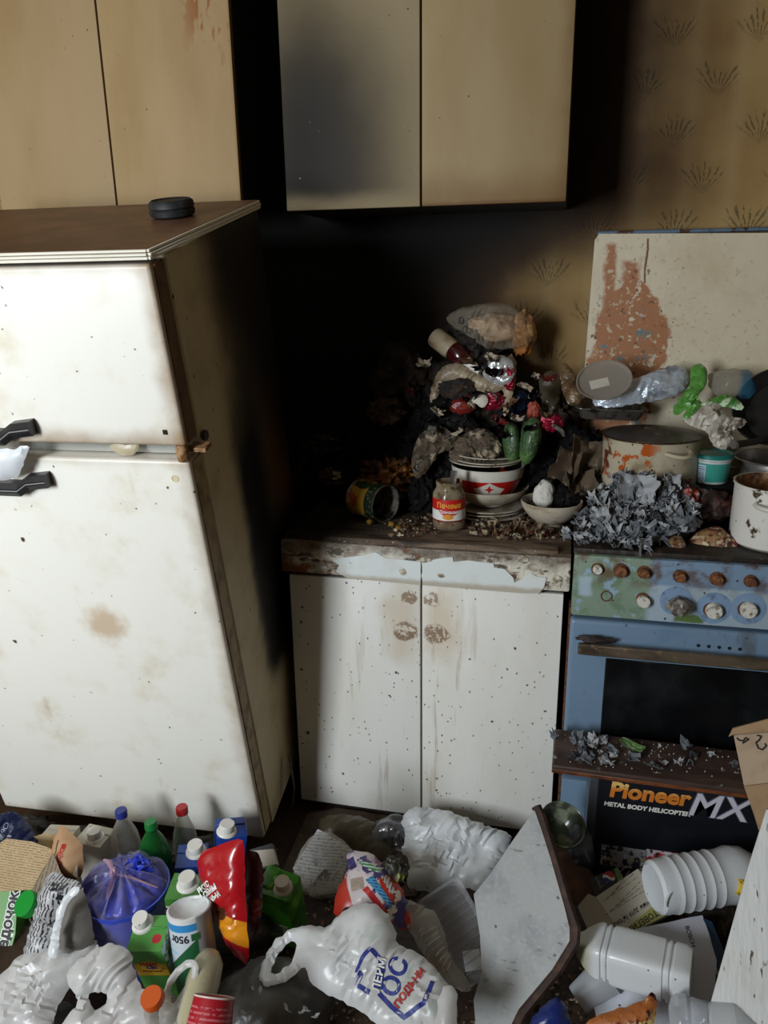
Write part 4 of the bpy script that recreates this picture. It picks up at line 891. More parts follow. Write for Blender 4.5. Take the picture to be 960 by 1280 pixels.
# small scorched scraps all over the heap
rnd = random.Random(21)
SCR = [('pale', mat('scrap_pale', hx('a89a86'), .6, [(dict(k='noise', s=40, lo=.5, hi=.6), hx('3a3028'))])), ('brown', mat('scrap_brown', hx('5a4028'), .7, [(dict(k='noise', s=40, lo=.5, hi=.6), hx('241810'))])), ('dark red', mat('scrap_red', hx('5a1a18'), .4)), ('grey', mat('scrap_grey', hx('6a6660'), .5)), ('black glossy', mat('scrap_black', hx('0c0b0b'), .2))]
for k in range(34):
    px_, py_ = (rnd.uniform(528, 640), rnd.uniform(446, 545)) if k < 20 else (rnd.uniform(640, 712), rnd.uniform(450, 540)) if k < 28 else (rnd.uniform(400, 530), rnd.uniform(480, 600))
    nm, m = SCR[(0, 4, 1, 3, 4, 2, 0)[k % 7]]
    o = obj('burnt_scrap', curl(rnd.uniform(.02, .05), rnd.uniform(.012, .028), rnd.uniform(.4, 2), k, 7, 5, .006, .45), m, None, frame(at(px_, py_, y=-.225-.03*rnd.random()-(py_-446)*.0003), (rnd.uniform(-.6, .6), -.8, rnd.uniform(.0, .8)), (1, rnd.uniform(-.5, .5), rnd.uniform(-1, 1))))
    tag(o, '%s scorched wrapper scrap in the burnt heap' % nm, 'burnt scrap', '%s scraps in the burnt heap' % nm)
# sooty paper leaves between the bowl and the pot
mburn = mat('scorched_paper', hx('5b4a38'), .85, [(dict(k='noise', s=14, lo=.45, hi=.7), hx('2f261d')), (dict(k='noise', s=40, lo=.55, hi=.7), hx('86735a'))])
for i, (px_, py_, y, w_, h_, a, b) in enumerate(((712, 585, -.27, .07, .10, -20, 15), (735, 575, -.24, .09, .11, 20, 10), (722, 605, -.29, .08, .06, 50, 30), (755, 600, -.23, .06, .08, -40, 10))):
    o = obj('scorched_paper', curl(w_, h_, 1.4, i, crump=.006), mburn, None, frame(at(px_, py_, y=y), (-.2+.2*i, -.8, .5), (1, .1*i, .2*i-.3)), smooth=True)
    tag(o, ('scorched paper leaf standing behind the footed bowl', 'largest scorched paper leaf between footed bowl and pot', 'low scorched paper leaf touching the ash heap', 'small scorched paper leaf against the enamel pot')[i], 'paper', 'scorched paper leaves')
# crumbs on the worktop
rnd = random.Random(7)
def scatter(poly_px, n, z, sizes, seed, pro=None):
    """many tiny scraps joined as one litter mesh"""
    rnd = random.Random(seed); g = []
    x0 = min(p[0] for p in poly_px); x1 = max(p[0] for p in poly_px); y0 = min(p[1] for p in poly_px); y1 = max(p[1] for p in poly_px)
    while len(g) < n:
        p = (rnd.uniform(x0, x1), rnd.uniform(y0, y1))
        if not inpoly(p, poly_px): continue
        c = at(p[0], p[1], z=z); s_ = rnd.uniform(*sizes)
        b_ = blob(s_*rnd.uniform(.5, 1.6), s_*rnd.uniform(.4, 1), s_*rnd.uniform(.3, .7), 1, .5, 2, rnd.randint(0, 99))
        g.append(xf(b_, Matrix.Translation(c+V((0, 0, s_*.3))) @ Matrix.Rotation(rnd.uniform(0, 6.28), 4, 'Z') @ Matrix.Rotation(rnd.uniform(-.6, .6), 4, 'X')))
    return geo_join(*g)
def stuff(name, g, m, label, cat): o = tag(obj(name, g, m, None), label, cat); o['kind'] = 'stuff'; return o
litter = mat('litter_mix', hx('57402c'), .8, [(dict(k='noise', s=45, lo=.5, hi=.55), hx('9a8468')), (dict(k='noise', s=38, lo=.58, hi=.6), hx('c7bda8')), (dict(k='noise', s=52, lo=.62, hi=.64), hx('7d2f1c')), (dict(k='noise', s=30, lo=.36, hi=.40, inv=True), hx('1f1712'))])
stuff('food_crumbs', scatter([(585, 640), (655, 632), (705, 662), (700, 672), (640, 676), (590, 668)], 380, ZT+.005, (.002, .010), 1), litter, 'brown food crumbs and peelings in front of the plate stack', 'crumbs')
stuff('food_crumbs', scatter([(480, 655), (545, 640), (545, 668), (490, 672)], 110, ZT+.009, (.002, .008), 2), litter, 'pale crumbs between sweetcorn tin and glass jar', 'crumbs')
for i, (px_, py_, m) in enumerate(((648, 661, mat('carrot', hx('b3501c'), .5)), (664, 667, mat('beet', hx('5a1f1c'), .5)), (489, 655, mat('corn_kernel', hx('8a6a24'), .4)), (498, 660, MATS['corn_kernel']), (683, 668, MATS['beet']), (462, 652, MATS['corn_kernel']))):
    lump('vegetable_scrap', ('orange carrot scrap among the worktop crumbs', 'dark red beet scrap among the worktop crumbs', 'yellow corn scrap beside the open tin mouth', 'second yellow corn scrap beside the open tin mouth', 'dark red scrap under the footed bowl', 'yellow corn scrap under the lying tin')[i], 'food scrap', px_, py_, at(px_, py_, z=ZT+.013).y, 4, 3.4, m, None, .35, 1.8, i, sub=3, group='vegetable scraps on the worktop')
mpeel = [mat('peel_brown', hx('6a4c34'), .7, [(dict(k='noise', s=60, lo=.5, hi=.65), hx('8f7452'))]), mat('peel_dark', hx('3a281c'), .7), mat('peel_pale', hx('9a866a'), .7)]
rnd = random.Random(77)
for k in range(26):
    px_, py_ = rnd.uniform(588, 702), rnd.uniform(644, 672)
    o = obj('dry_peel', curl(rnd.uniform(.016, .034), rnd.uniform(.008, .016), rnd.uniform(.5, 2.5), k+9, 6, 4, .004, .4), mpeel[k % 3], None, Matrix.Translation(at(px_, py_, z=ZT+.012)) @ Matrix.Rotation(rnd.uniform(0, 6.3), 4, 'Z') @ Matrix.Rotation(rnd.uniform(-.5, .5), 4, 'X'))
    tag(o, '%s dry peel among the crumbs before the plate stack' % ('brown', 'blackened', 'pale')[k % 3], 'peel', '%s peels on the worktop' % ('brown', 'blackened', 'pale')[k % 3])
# straws / twigs
for i in range(5):
    a = at(596+i*14, 650+(i*7) % 13, z=ZT+.012); b = a+V((.03*math.cos(i*1.3), .02*math.sin(i*1.3), .003))
    tag(obj('straw', tube([a, (a+b)/2+V((0, 0, .003)), b], .0012, 5), mat('straw', hx('a38f6c'), .8), None), 'dry straw among the crumbs before the plate stack', 'straw', 'dry straws on the worktop')

# ================================================================== ON THE STOVE
ZH = .856
# ash pile: each flake a part
ap = thing('ash_pile', 'heap of grey curled paper ash spilling over the stove edge', 'ash', at(790, 650, z=ZH))
aI = ap.matrix_world.inverted() if False else Matrix.Translation(-at(790, 650, z=ZH))
lumpbase = blob(.105, .045, .075, 4, .3, 2.0, 5, flat=-.02)
obj('ash_core', shift(lumpbase, (.012, V(at(790, 650, z=ZH)).y*-1-.405, .010)), ASH[2], ap, smooth=60)
rnd = random.Random(11); protos = []
for k in range(14):
    g = curl(rnd.uniform(.022, .042), rnd.uniform(.016, .034), rnd.uniform(.3, 2.2)*rnd.choice((-1, 1)), k+30, 4, 4, .003, .45, .0009)
    me = bpy.data.meshes.new('ash_flake'); me.from_pydata([tuple(v) for v in g[0]], [], g[1]); me.update(); me.materials.append(ASH[(0, 0, 1, 1, 2)[k % 5]]); protos.append(me)
reg = [(704, 664), (730, 640), (745, 615), (770, 590), (820, 588), (850, 610), (876, 640), (858, 662), (812, 682), (760, 684), (722, 676)]
cnt = 0
while cnt < 285:
    p = (rnd.uniform(704, 876), rnd.uniform(588, 684))
    if not inpoly(p, reg): continue
    c = at(p[0], p[1], y=-.525+(684-p[1])/94*.145)
    o = bpy.data.objects.new('ash_flake', rnd.choice(protos)); COL.objects.link(o); o.parent = ap
    o.matrix_local = aI @ Matrix.Translation(c) @ Matrix.Rotation(rnd.uniform(0, 6.28), 4, 'Z') @ Matrix.Rotation(rnd.uniform(-.9, .9), 4, 'X') @ Matrix.Rotation(rnd.uniform(-.6, .6), 4, 'Y') @ Matrix.Scale(rnd.uniform(.45, 1.15), 4)
    cnt += 1
for px_, py_, y, w_, h_, n, sd in ((796, 612, -.42, .098, .080, (-.05, -.85, .5), 1), (765, 618, -.41, .06, .06, (-.4, -.6, .6), 2), (838, 603, -.40, .045, .045, (.2, -.8, .5), 3), (752, 645, -.47, .05, .05, (-.3, -.6, .7), 4)):
    obj('ash_sheet', curl(w_, h_, .8, sd, 12, 12, .005, .3, .001), ASH[0 if sd != 2 else 1], ap, aI @ frame(at(px_, py_, y=y), n, (1, .1, -.1)))
lump('burnt_packet', 'black and red burnt packet behind the ash heap', 'packet', 848, 620, -.38, 24, 22, mat('burnt_red', hx('1b1614'), .5, [(dict(k='noise', s=18, lo=.53, hi=.56), hx('9a2c1c')), (dict(k='noise', s=35, lo=.6, hi=.65), hx('b3aa9a'))], bump=[(40, .7)]), .04, .35, 2.2, 4, crump=.1)
lump('ash_lump', 'smooth grey ash lump right of the ash heap', 'ash', 852, 653, -.45, 21, 12, ASH[1], .03, .25, 1.8, 8, ridge=False)
lump('burnt_food', 'dark brown burnt food between tub and ash heap', 'burnt food', 884, 632, -.36, 30, 22, mat('burnt_brown', hx('2a1710'), .55, [(dict(k='noise', s=30, lo=.5, hi=.65), hx('5a2a1a'))], bump=[(40, .8)]), .04, .4, 2.3, 6)
fb = mat('burnt_crust', hx('9a744c'), .6, [(dict(k='noise', s=38, lo=.42, hi=.55), hx('5a2416')), (dict(k='noise', s=60, lo=.5, hi=.62), hx('cbb592')), (dict(k='noise', s=45, lo=.56, hi=.66), hx('2a1710')), (dict(k='noise', s=28, lo=.62, hi=.66), hx('8f1f22'))], bump=[(40, .6)])
pil('dry_flatbread', 'curled reddish dry flatbread on the stove front', 'bread', [(860, 684), (862, 670), (880, 660), (900, 657), (910, 668), (925, 676), (918, 688), (890, 690)], (-.1, -.55, .83), .018, fb, z=ZH+.008, crump=.006, freq=45, s=.006, edge=.02, back=0)
pil('dry_crust', 'small orange crust between ash heap and flatbread', 'bread', [(834, 684), (836, 672), (846, 666), (856, 674), (858, 686), (846, 690)], (-.1, -.55, .83), .014, fb, z=ZH+.006, crump=.004, freq=60, s=.005, edge=.015, back=0)
# enamel pot with lid
pc = V((.834, -.262, ZH))
pot = thing('enamel_pot', 'cream enamel pot with dark lid and rusty stains', 'pot', pc)
rp, hp = .118, .222
menp = mat('cream_enamel', hx('bfb49b'), .35, [(dict(k='noise', s=12, lo=.5, hi=.72), hx('8b7a5c')), (dict(k='noise', s=20, lo=.56, hi=.6, **{'and': [dict(k='grad', ax=(-1, 0, 0), lo=-.03, hi=.02)]}), hx('b3541a')), (dict(k='noise', s=14, lo=.56, hi=.62, **{'and': [dict(k='grad', ax=(-1, 0, 0), lo=.01, hi=.06)]}), hx('6a3a22')), (dict(k='spots', s=40, lo=.08, hi=.15, p=.3), hx('5a3c22'))])
obj('body', lathe([(0, 0), (rp-.01, 0), (rp-.002, .006), (rp, .014), (rp, hp-.004), (rp+.003, hp), (rp-.002, hp), (rp-.004, .01), (0, .008)], 64), menp, pot)
obj('lid', lathe([(rp-.006, hp-.004), (rp+.004, hp+.002), (rp+.002, hp+.005), (rp*.8, hp+.010), (rp*.4, hp+.016), (.02, hp+.018), (.016, hp+.022), (0, hp+.023)], 64), mat('dark_lid', hx('2a2019'), .4, [(dict(k='noise', s=20, lo=.45, hi=.65), hx('4a3c30')), (dict(k='noise', s=60, lo=.62, hi=.7), hx('8a7a66'))]), pot)
for a in (-62, 118):
    pts = [V(((rp+.002+.022*math.sin(t*math.pi))*math.cos(R(a+(t-.5)*34)), (rp+.002+.022*math.sin(t*math.pi))*math.sin(R(a+(t-.5)*34)), hp-.022-.006*math.sin(t*math.pi))) for t in [i/12 for i in range(13)]]
    obj('handle', tube(pts, .0065, 10, .8), menp, pot)
# foil tray on the lid
tr_ = at(760, 520, z=ZH+hp+.024)
ty = thing('foil_tray', 'shallow foil tray with food residue lying on the pot', 'tray', (tr_.x, tr_.y, ZH+hp+.0245), (R(3), R(2), R(6)))
def tray(a, b, h_, m_, flare=.012, rim=.006):
    def ring(x_, y_, z, n=8, rr=.018):
        out = []
        for cx_, cy_, a0 in ((x_-rr, y_-rr, 0), (-x_+rr, y_-rr, 90), (-x_+rr, -y_+rr, 180), (x_-rr, -y_+rr, 270)):
            for i in range(n+1): t = R(a0+90*i/n); out.append(V((cx_+rr*math.cos(t), cy_+rr*math.sin(t), z)))
        return out
    rings = [ring(a, b, 0), ring(a+flare, b+flare, h_), ring(a+flare+rim, b+flare+rim, h_+.001), ring(a+flare+rim, b+flare+rim, h_-.0015), ring(a+flare+.0005, b+flare+.0005, h_-.002), ring(a+.0008, b+.0008, -.0008)]
    v = [p for r_ in rings for p in r_]; n = len(rings[0]); f = []
    for k in range(5):
        for i in range(n): j = (i+1) % n; f.append((k*n+i, k*n+j, (k+1)*n+j, (k+1)*n+i))
    f.append(tuple(range(n))[::-1]); f.append(tuple(5*n+i for i in range(n)))
    return v, f
obj('tray', tray(.075, .045, .030, None), mat('foil', hx('8d8880'), .3, [(dict(k='noise', s=30, lo=.5, hi=.65), hx('4a3d30'))], metal=.8, bump=[(60, .5, (1, 1, .2))]), ty, smooth=30)
obj('residue', shift(blob(.075, .045, .006, 3, .4, 3, 2), (0, 0, .006)), mat('tray_residue', hx('2f1e14'), .5, [(dict(k='noise', s=40, lo=.5, hi=.65), hx('6b3a20'))]), ty)
# round clear lid with price label
pl_ = at(755, 477, y=-.215)
cl = thing('round_plastic_cover', 'round translucent plastic cover with white label over the foil tray', 'cover', mtx=frame(pl_, (-.12, -.62, .78), (1, .1, .25)))
obj('disc', lathe([(0, 0), (.060, 0), (.064, .002), (.066, .007), (.070, .008), (.070, .0065), (.067, .0055), (.065, 0), (.06, -.0012), (0, -.0012)], 48), mat('frosted_plastic', hx('a59c90'), .3, clear=(.55, (.85, .82, .78))), cl)
obj('price_label', box(-.036, .012, -.018, .012, .0004, .0012, .0003), PAPER, cl)
# crinkled foil bag with bluish stripes
pil('crinkled_foil_bag', 'long crinkled silver blue foil bag behind the foil tray', 'bag', [(738, 506), (745, 488), (770, 482), (790, 476), (815, 466), (842, 457), (860, 462), (862, 476), (852, 492), (828, 500), (790, 506), (765, 512)], (-.05, -.7, .7), .035,
    mat('silver_blue_foil', hx('c4cdd8'), .25, [(dict(k='noise', s=14, lo=.5, hi=.65, st=(.6, 1.6, 1)), hx('8a93a0')), (dict(k='noise', s=30, lo=.55, hi=.65, st=(.6, 1.6, 1)), hx('d8e0ea')), (dict(k='noise', s=10, lo=.6, hi=.7), hx('57483a'))], metal=.35, crease=(45, .9), bump=[(30, .9, (.7, 2, 1))]), y=-.17, crump=.012, freq=60, s=.006, edge=.03, back=.3)
GRN = mat('bright_green_film', hx('5a9440'), .3, [(dict(k='noise', s=20, lo=.5, hi=.65), hx('3a7029')), (dict(k='noise', s=14, lo=.54, hi=.60), hx('c9dcb8'))], crease=(40, .7), bump=[(30, .7)])
pil('green_wrapper', 'bright green and white crumpled wrapper on the stove', 'wrapper', [(864, 456), (880, 455), (886, 466), (882, 484), (872, 494), (876, 506), (896, 494), (916, 494), (932, 508), (926, 514), (906, 508), (890, 510), (862, 528), (852, 522), (860, 510), (846, 520), (838, 514), (852, 494), (862, 482)], (-.1, -.75, .6), .008, GRN, y=-.22, crump=.014, freq=60, s=.006, edge=.02, smooth=1)
pil('dirty_white_bag', 'dirty grey white bag crumpled beside the green wrapper', 'bag', [(850, 524), (866, 520), (874, 508), (892, 502), (905, 508), (898, 518), (918, 522), (934, 524), (930, 534), (914, 536), (918, 552), (904, 564), (890, 556), (884, 540), (866, 534)], (-.1, -.75, .6), .014, mat('dirty_white', hx('bdb5a8'), .4, [(dict(k='noise', s=20, lo=.5, hi=.65), hx('8b8072')), (dict(k='noise', s=30, lo=.58, hi=.66), hx('5a4f44'))], crease=(40, .8), bump=[(30, .8)]), y=-.265, crump=.018, freq=60, s=.006, edge=.02, smooth=1)
pil('clear_bag', 'clear bag with a blue corner behind the green wrapper', 'bag', [(884, 470), (896, 462), (920, 460), (944, 466), (948, 490), (930, 502), (900, 498), (886, 488)], (-.1, -.8, .5), .04, mat('clear_bag_blue', hx('a8a294'), .2, [(dict(k='grad', ax=(1, 0, 0), lo=.012, hi=.03, n=.03), hx('3f7fa0'))], crease=(36, .7), bump=[(25, .6)], clear=(.4, (.9, .88, .84))), y=-.15, crump=.01, freq=40, s=.008, edge=.03)
# teal tub
tq = at(889, 604, y=-.30)
tag(obj('baking_tin', lathe([(0, 0), (.062, 0), (.066, .006), (.070, tq.z-ZH-.002), (.072, tq.z-ZH), (0, tq.z-ZH-.0005)], 40), CHAR, None, Matrix.Translation((tq.x, tq.y+.02, ZH+.0004))), 'black burnt round tin carrying the teal tub', 'tin')
tu = stand('plastic_tub', 'small white and teal plastic tub with teal lid', 'tub', V((tq.x, tq.y+.02, tq.z+.001)), -8)
obj('cup', lathe([(0, 0), (.038, 0), (.040, .003), (.045, .058), (.0475, .060), (.0475, .064), (.0455, .064), (.038, .004), (0, .003)], 40), mat('tub_label', hx('3f9a8c'), .35, [(dict(k='grad', ax=(0, 0, 1), lo=.052, hi=.0525), hx('c9cfcf')), (dict(k='box', X=(-.034, -.014), Z=(.006, .048)), hx('b9c7d2')), (dict(k='lines', row=2, pitch=.005, **{'and': [dict(k='box', X=(-.032, -.016), Z=(.008, .046))]}), hx('34506b')), (dict(k='grad', ax=(0, 0, -1), lo=-.006, hi=-.0055), hx('c9cfcf'))]), tu)
obj('lid', lathe([(.046, .062), (.050, .064), (.050, .072), (.046, .074), (.042, .071), (.02, .072), (0, .073)], 40), mat('teal_plastic', hx('17786f'), .3, [(dict(k='noise', s=20, lo=.55, hi=.7), hx('0f4f4a'))]), tu)
# white pot at the right, rusty inside
wp = V((1.112, -.405, ZH+.0005))
wpt = thing('white_saucepan', 'chipped white enamel saucepan with rusty inside on the stove', 'pot', wp)
rp, hp2 = .098, .145
menw = mat('chipped_white', hx('dcd8cf'), .32, [(dict(k='noise', s=26, lo=.60, hi=.66), hx('4a3a2c')), (dict(k='noise', s=9, lo=.55, hi=.75, amt=.4), hx('b3a890')), (dict(k='spots', s=34, lo=.06, hi=.13, p=.35), hx('2a2420'))])
obj('body', lathe([(0, 0), (rp-.012, 0), (rp-.002, .008), (rp, .02), (rp, hp2-.003), (rp+.004, hp2-.001), (rp+.004, hp2+.002), (rp-.001, hp2+.002)], 64), menw, wpt)
obj('inside', lathe([(rp-.001, hp2+.0015), (rp-.003, hp2-.003), (rp-.003, .02), (rp-.012, .008), (0, .006)], 64), mat('rusty_inside', hx('8a5a33'), .5, [(dict(k='noise', s=14, lo=.45, hi=.62), hx('4a2511')), (dict(k='noise', s=20, lo=.5, hi=.7), hx('c9b394'))]), wpt)
a = -112
pts = [V(((rp+.026*math.sin(t*math.pi))*math.cos(R(a+(t-.5)*40)), (rp+.026*math.sin(t*math.pi))*math.sin(R(a+(t-.5)*40)), hp2-.034)) for t in [i/12 for i in range(13)]]
obj('handle', tube(pts, .007, 10, .8), menw, wpt)
# aluminium pan and frying pan stacked behind it
ac = V((1.16, -.19, ZH))
apn = thing('aluminium_pan', 'dull aluminium pan under the black frying pan', 'pan', (ac.x, ac.y, ZH+.0005))
obj('body', lathe([(0, 0), (.10, 0), (.106, .006), (.108, .155), (.112, .158), (.110, .160), (.106, .158), (.10, .01), (0, .006)], 56), METAL, apn)
h0 = V((-.107, -.03, .135)); h1 = V((-.185, -.085, .140))
obj('handle', tube([h0, (h0+h1)/2+V((0, 0, .004)), h1], .007, 8, .5), METAL, apn)
fp = at(974, 507, y=-.24)
fpn = thing('frying_pan', 'black frying pan tipped against the stove lid', 'pan', mtx=frame(fp, (-.42, -.72, .55), (1, 0, .4)))
mpan = mat('pan_black', hx('0f0d0d'), .45, [(dict(k='noise', s=20, lo=.5, hi=.7), hx('1f1b19'))])
obj('body', lathe([(0, -.038), (.075, -.038), (.085, -.034), (.106, .0), (.108, .002), (.104, .002), (.082, -.030), (0, -.033)], 56), mpan, fpn)
hq0 = at(945, 552, y=-.32); hq1 = at(917, 556, y=-.36)
hd_ = fpn.matrix_world.inverted()
FPI = frame(fp, (-.42, -.72, .55), (1, 0, .4)).inverted()
obj('handle', tube([FPI @ p for p in (at(965, 545, y=-.29), hq0, hq1)], [.008, .009, .0105], 12, .8), mpan, fpn)
obj('handle_band', tube([FPI @ p for p in (hq0+(hq1-hq0)*.92, hq1+(hq1-hq0)*.04)], .0112, 12, .8), METAL, fpn)
# ================================================================== IN FRONT OF THE STOVE
# game box
bx0 = at(737, 975, y=-.685); bx1 = at(735, 1090, y=-.685)
BXX, BYY = bx0.x, -.685
gb = thing('toy_box', 'dark toy helicopter box with orange and chrome lettering', 'box', (BXX, BYY, 0))
mbox = mat('box_print', hx('14161d'), .35, [(dict(k='noise', s=12, lo=.55, hi=.75, amt=.4), hx('2c2e36')), (dict(k='grad', ax=(-1, 0, 0), lo=-.022, hi=-.018, amt=.5), hx('5a6068'))])
BZT = bx0.z+.018
obj('carton', box(0, .43, 0, .10, 0, BZT, .002), mbox, gb)
def gl_(px_, py_): q = at(px_, py_, y=BYY); return V((q.x-BXX, -.0006, q.z))
def face_text(body, px_, py_, size, m, dx=0, nm='lettering', **kw):
    c = gl_(px_, py_); g = text_geo(body, size, extr=.0002, **kw)
    return obj(nm, ([V((c.x+p.x, -.0008-p.z-kw.get('bold', 0)*.0, c.z+p.y)) for p in g[0]], g[1]), m, gb, smooth=False)
face_text('Pioneer', 811, 993, .056, mat('print_orange', hx('d07a2c'), .4, [(dict(k='grad', ax=(0, 0, 1), lo=gl_(820, 992).z-.004, hi=gl_(820, 992).z+.012), hx('e8c070'))]), bold=.0022, shear=.1)
face_text('METAL BODY HELICOPTER', 808, 1011, .0158, INKW, bold=.0006, shear=.1)
c_ = face_text('MX', 896, 1010, .085, mat('print_outline', hx('5b5a6a'), .4), bold=.0032, shear=.25)
c2_ = face_text('MX', 896, 1010, .085, mat('print_chrome', hx('c9c6d2'), .35, [(dict(k='noise', s=34, lo=.6, hi=.63, st=(1, 1, .4)), hx('a33f45')), (dict(k='grad', ax=(0, 0, -1), lo=-.26, hi=-.2, amt=.6), hx('6d6a86'))]), bold=.0010, shear=.25)
c2_.location.y = -.0008
for a, b, m in (((752, 1055), (806, 1088), mat('photo_grey', hx('9a979c'), .4, [(dict(k='noise', s=45, lo=.5, hi=.54), hx('2a2a33')), (dict(k='noise', s=28, lo=.55, hi=.6), hx('d6d4d8')), (dict(k='noise', s=20, lo=.62, hi=.66), hx('b3a53a'))])), ((808, 1061), (860, 1094), mat('photo_red', hx('c4bcc0'), .4, [(dict(k='noise', s=25, lo=.48, hi=.52), hx('b0303a')), (dict(k='noise', s=45, lo=.55, hi=.6), hx('2a2024'))]))):
    p, q = gl_(*a), gl_(*b); obj('printed_picture', box(p.x, q.x, -.0012, -.0002, q.z, p.z, 0), m, gb)
# dark bench plank lying on the box
P0, P1, P2 = at(694, 921, y=-.585), at(952, 948, y=-.585), at(692, 944, y=-.70)
pz = BZT+.012
plk = thing('wooden_plank', 'dark brown varnished plank lying before the oven door', 'plank', (P0.x-.005, -.70, pz-.0), (R(9), 0, R(-1)))
obj('board', box(0, .50, -.012, .115, -.0, .020, .006, 3), mat('dark_varnish', hx('3a2a24'), .5, [(dict(k='noise', s=14, lo=.45, hi=.7, st=(.2, 1, 1)), hx('55413a')), (dict(k='noise', s=80, lo=.64, hi=.7), hx('a09890'))], bump=[(40, .2, (.2, 1, 1))]), plk)
obj('edge_strip', box(.0, .50, -.0135, -.0105, -.001, .009, .001), mat('orange_edge', hx('7a4322'), .5, [(dict(k='noise', s=30, lo=.45, hi=.65), hx('55301b'))]), plk)
rnd = random.Random(3)
PM = Matrix.Translation((P0.x-.005, -.70, pz)) @ Matrix.Rotation(R(9), 4, 'X')
for k in range(46):
    u = abs(rnd.gauss(.10, .05)) if k < 36 else rnd.uniform(.2, .45)
    o = bpy.data.objects.new('ash_flake', protos[k % 14]); COL.objects.link(o)
    o.matrix_world = PM @ Matrix.Translation((u, rnd.uniform(.0, .095), .026+.010*rnd.random())) @ Matrix.Rotation(rnd.uniform(0, 6.28), 4, 'Z') @ Matrix.Rotation(rnd.uniform(-.6, .6), 4, 'X') @ Matrix.Scale(rnd.uniform(.35, 1.15), 4)
    tag(o, 'grey paper ash flake fallen on the dark plank', 'ash', 'ash flakes on the plank')
tag(obj('green_peel', curl(.06, .02, .5, 5), mat('green_peel', hx('57733f'), .5), None, PM @ Matrix.Translation((.185, .07, .030)) @ Matrix.Rotation(-.5, 4, 'Z') @ Matrix.Rotation(.5, 4, 'X')), 'curled green peel lying on the dark plank', 'peel')
stuff('plank_crumbs', ([PM @ V((random.Random(i).uniform(.02, .46)+p[0], random.Random(i+500).uniform(0, .1)+p[1], .0215+p[2])) for i in range(90) for p in ((0, 0, 0), (.004, 0, .001), (.002, .004, .001), (.002, .001, .004))], [tuple(4*i+k for k in t) for i in range(90) for t in ((0, 1, 2), (0, 1, 3), (1, 2, 3), (0, 2, 3))]), mat('pale_crumb', hx('a8a49a'), .8), 'pale crumbs sprinkled over the dark plank', 'crumbs')
# cardboard box flaps at the right edge
cb_ = thing('cardboard_box', 'torn cardboard box with marker scribble before the stove', 'box', at(950, 1040, y=-.83))
cO = at(950, 1040, y=-.83)
def panel(pts, y, m, name='panel', th=.004, n=(-.15, -1, .1)):
    M = plane_frame(*mid(pts), n, (1, 0, 0), y=y); o = obj(name, prism([ccw(px_poly(M, pts))], -th, 0), m, cb_)
    o.matrix_local = Matrix.Translation(-cO) @ M; return o, M
pA, mA_ = panel([(917, 919), (1010, 912), (1010, 972), (930, 982)], -.83, mat('card_pale', hx('b79f86'), .8, [(dict(k='noise', s=20, lo=.45, hi=.7), hx('a68d73')), (dict(k='sph', c=(.0, -.018, 0), lo=.004, hi=.006, n=.004), hx('d8d2cc'))]))
panel([(930, 983), (1010, 973), (1010, 1150), (985, 1150), (962, 1060), (948, 1037), (943, 1020)], -.835, CARD)
panel([(911, 921), (916, 911), (1010, 886), (1010, 911), (917, 918)], -.838, CARD, 'flap')
for pts in ([(921, 922), (924, 925), (929, 926), (932, 922), (936, 924), (928, 929)], [(946, 919), (952, 920), (949, 925), (945, 928), (948, 935), (953, 937), (958, 932), (956, 929)]):
    g = stroke([tuple(p) for p in smooth_poly(px_poly(mA_, pts), 0)], .0035, .003); o = obj('marker_scribble', ([V((p.x, p.y, .0006)) for p in g[0]], g[1]), INK, pA)
# white painted board at the right edge
wbM = plane_frame(925, 1180, (-.25, -.85, .5), (1, 0, 0), y=-1.06)
wb = obj('white_board', prism([ccw(px_poly(wbM, [(958, 1012), (935, 1085), (888, 1255), (880, 1345), (1090, 1345), (1090, 1012)]))], -.035, 0), mat('white_flaky_paint', hx('d2d3d0'), .55, [(dict(k='noise', s=8, lo=.5, hi=.75, amt=.4), hx('b3ada0')), (dict(k='noise', s=26, lo=.63, hi=.66, st=(3, .6, 1)), hx('5a4a3c')), (dict(k='spots', s=50, lo=.06, hi=.14, p=.3, st=(1.6, .5, 1)), hx('6a5a4a'))], bump=[(40, .25, (2, .4, 1))]), None, wbM)
tag(wb, 'white painted wooden board with flaking paint standing by the stove', 'board')
# grey stool seat with brown edge
gsM = plane_frame(660, 1140, (-.42, -.72, .55), (1, 0, 0), y=-.985)
gpoly = [(668, 1012), (640, 1052), (613, 1092), (592, 1118), (600, 1170), (602, 1215), (592, 1250), (596, 1300), (630, 1300), (648, 1262), (690, 1212), (712, 1176), (712, 1160), (704, 1128), (690, 1075)]
gs_ = thing('stool_seat', 'grey laminate stool seat with brown edge standing among rubbish', 'stool seat', mtx=gsM)
loc_ = ccw(px_poly(gsM, gpoly))
obj('seat', prism([loc_], -.018, 0), mat('grey_laminate', hx('9a9c9b'), .5, [(dict(k='noise', s=9, lo=.45, hi=.7), hx('838588')), (dict(k='noise', s=110, lo=.5, hi=.66, amt=.5), hx('a8a9a6')), (dict(k='spots', s=30, lo=.04, hi=.1, p=.2), hx('3a3632')), (dict(k='noise', s=30, lo=.6, hi=.7, st=(.5, 2, 1)), hx('5d5c5a'))]), gs_)
edge_px = [(668, 1008), (674, 1022), (690, 1072), (706, 1128), (717, 1160), (716, 1176), (694, 1212), (652, 1264), (634, 1300)]
e2 = px_poly(gsM, edge_px)
obj('edge_band', tube([V((p[0], p[1], -.010)) for p in e2], .0115, 8), mat('brown_band', hx('35231c'), .5, [(dict(k='noise', s=30, lo=.5, hi=.7), hx('55382a'))]), gs_)

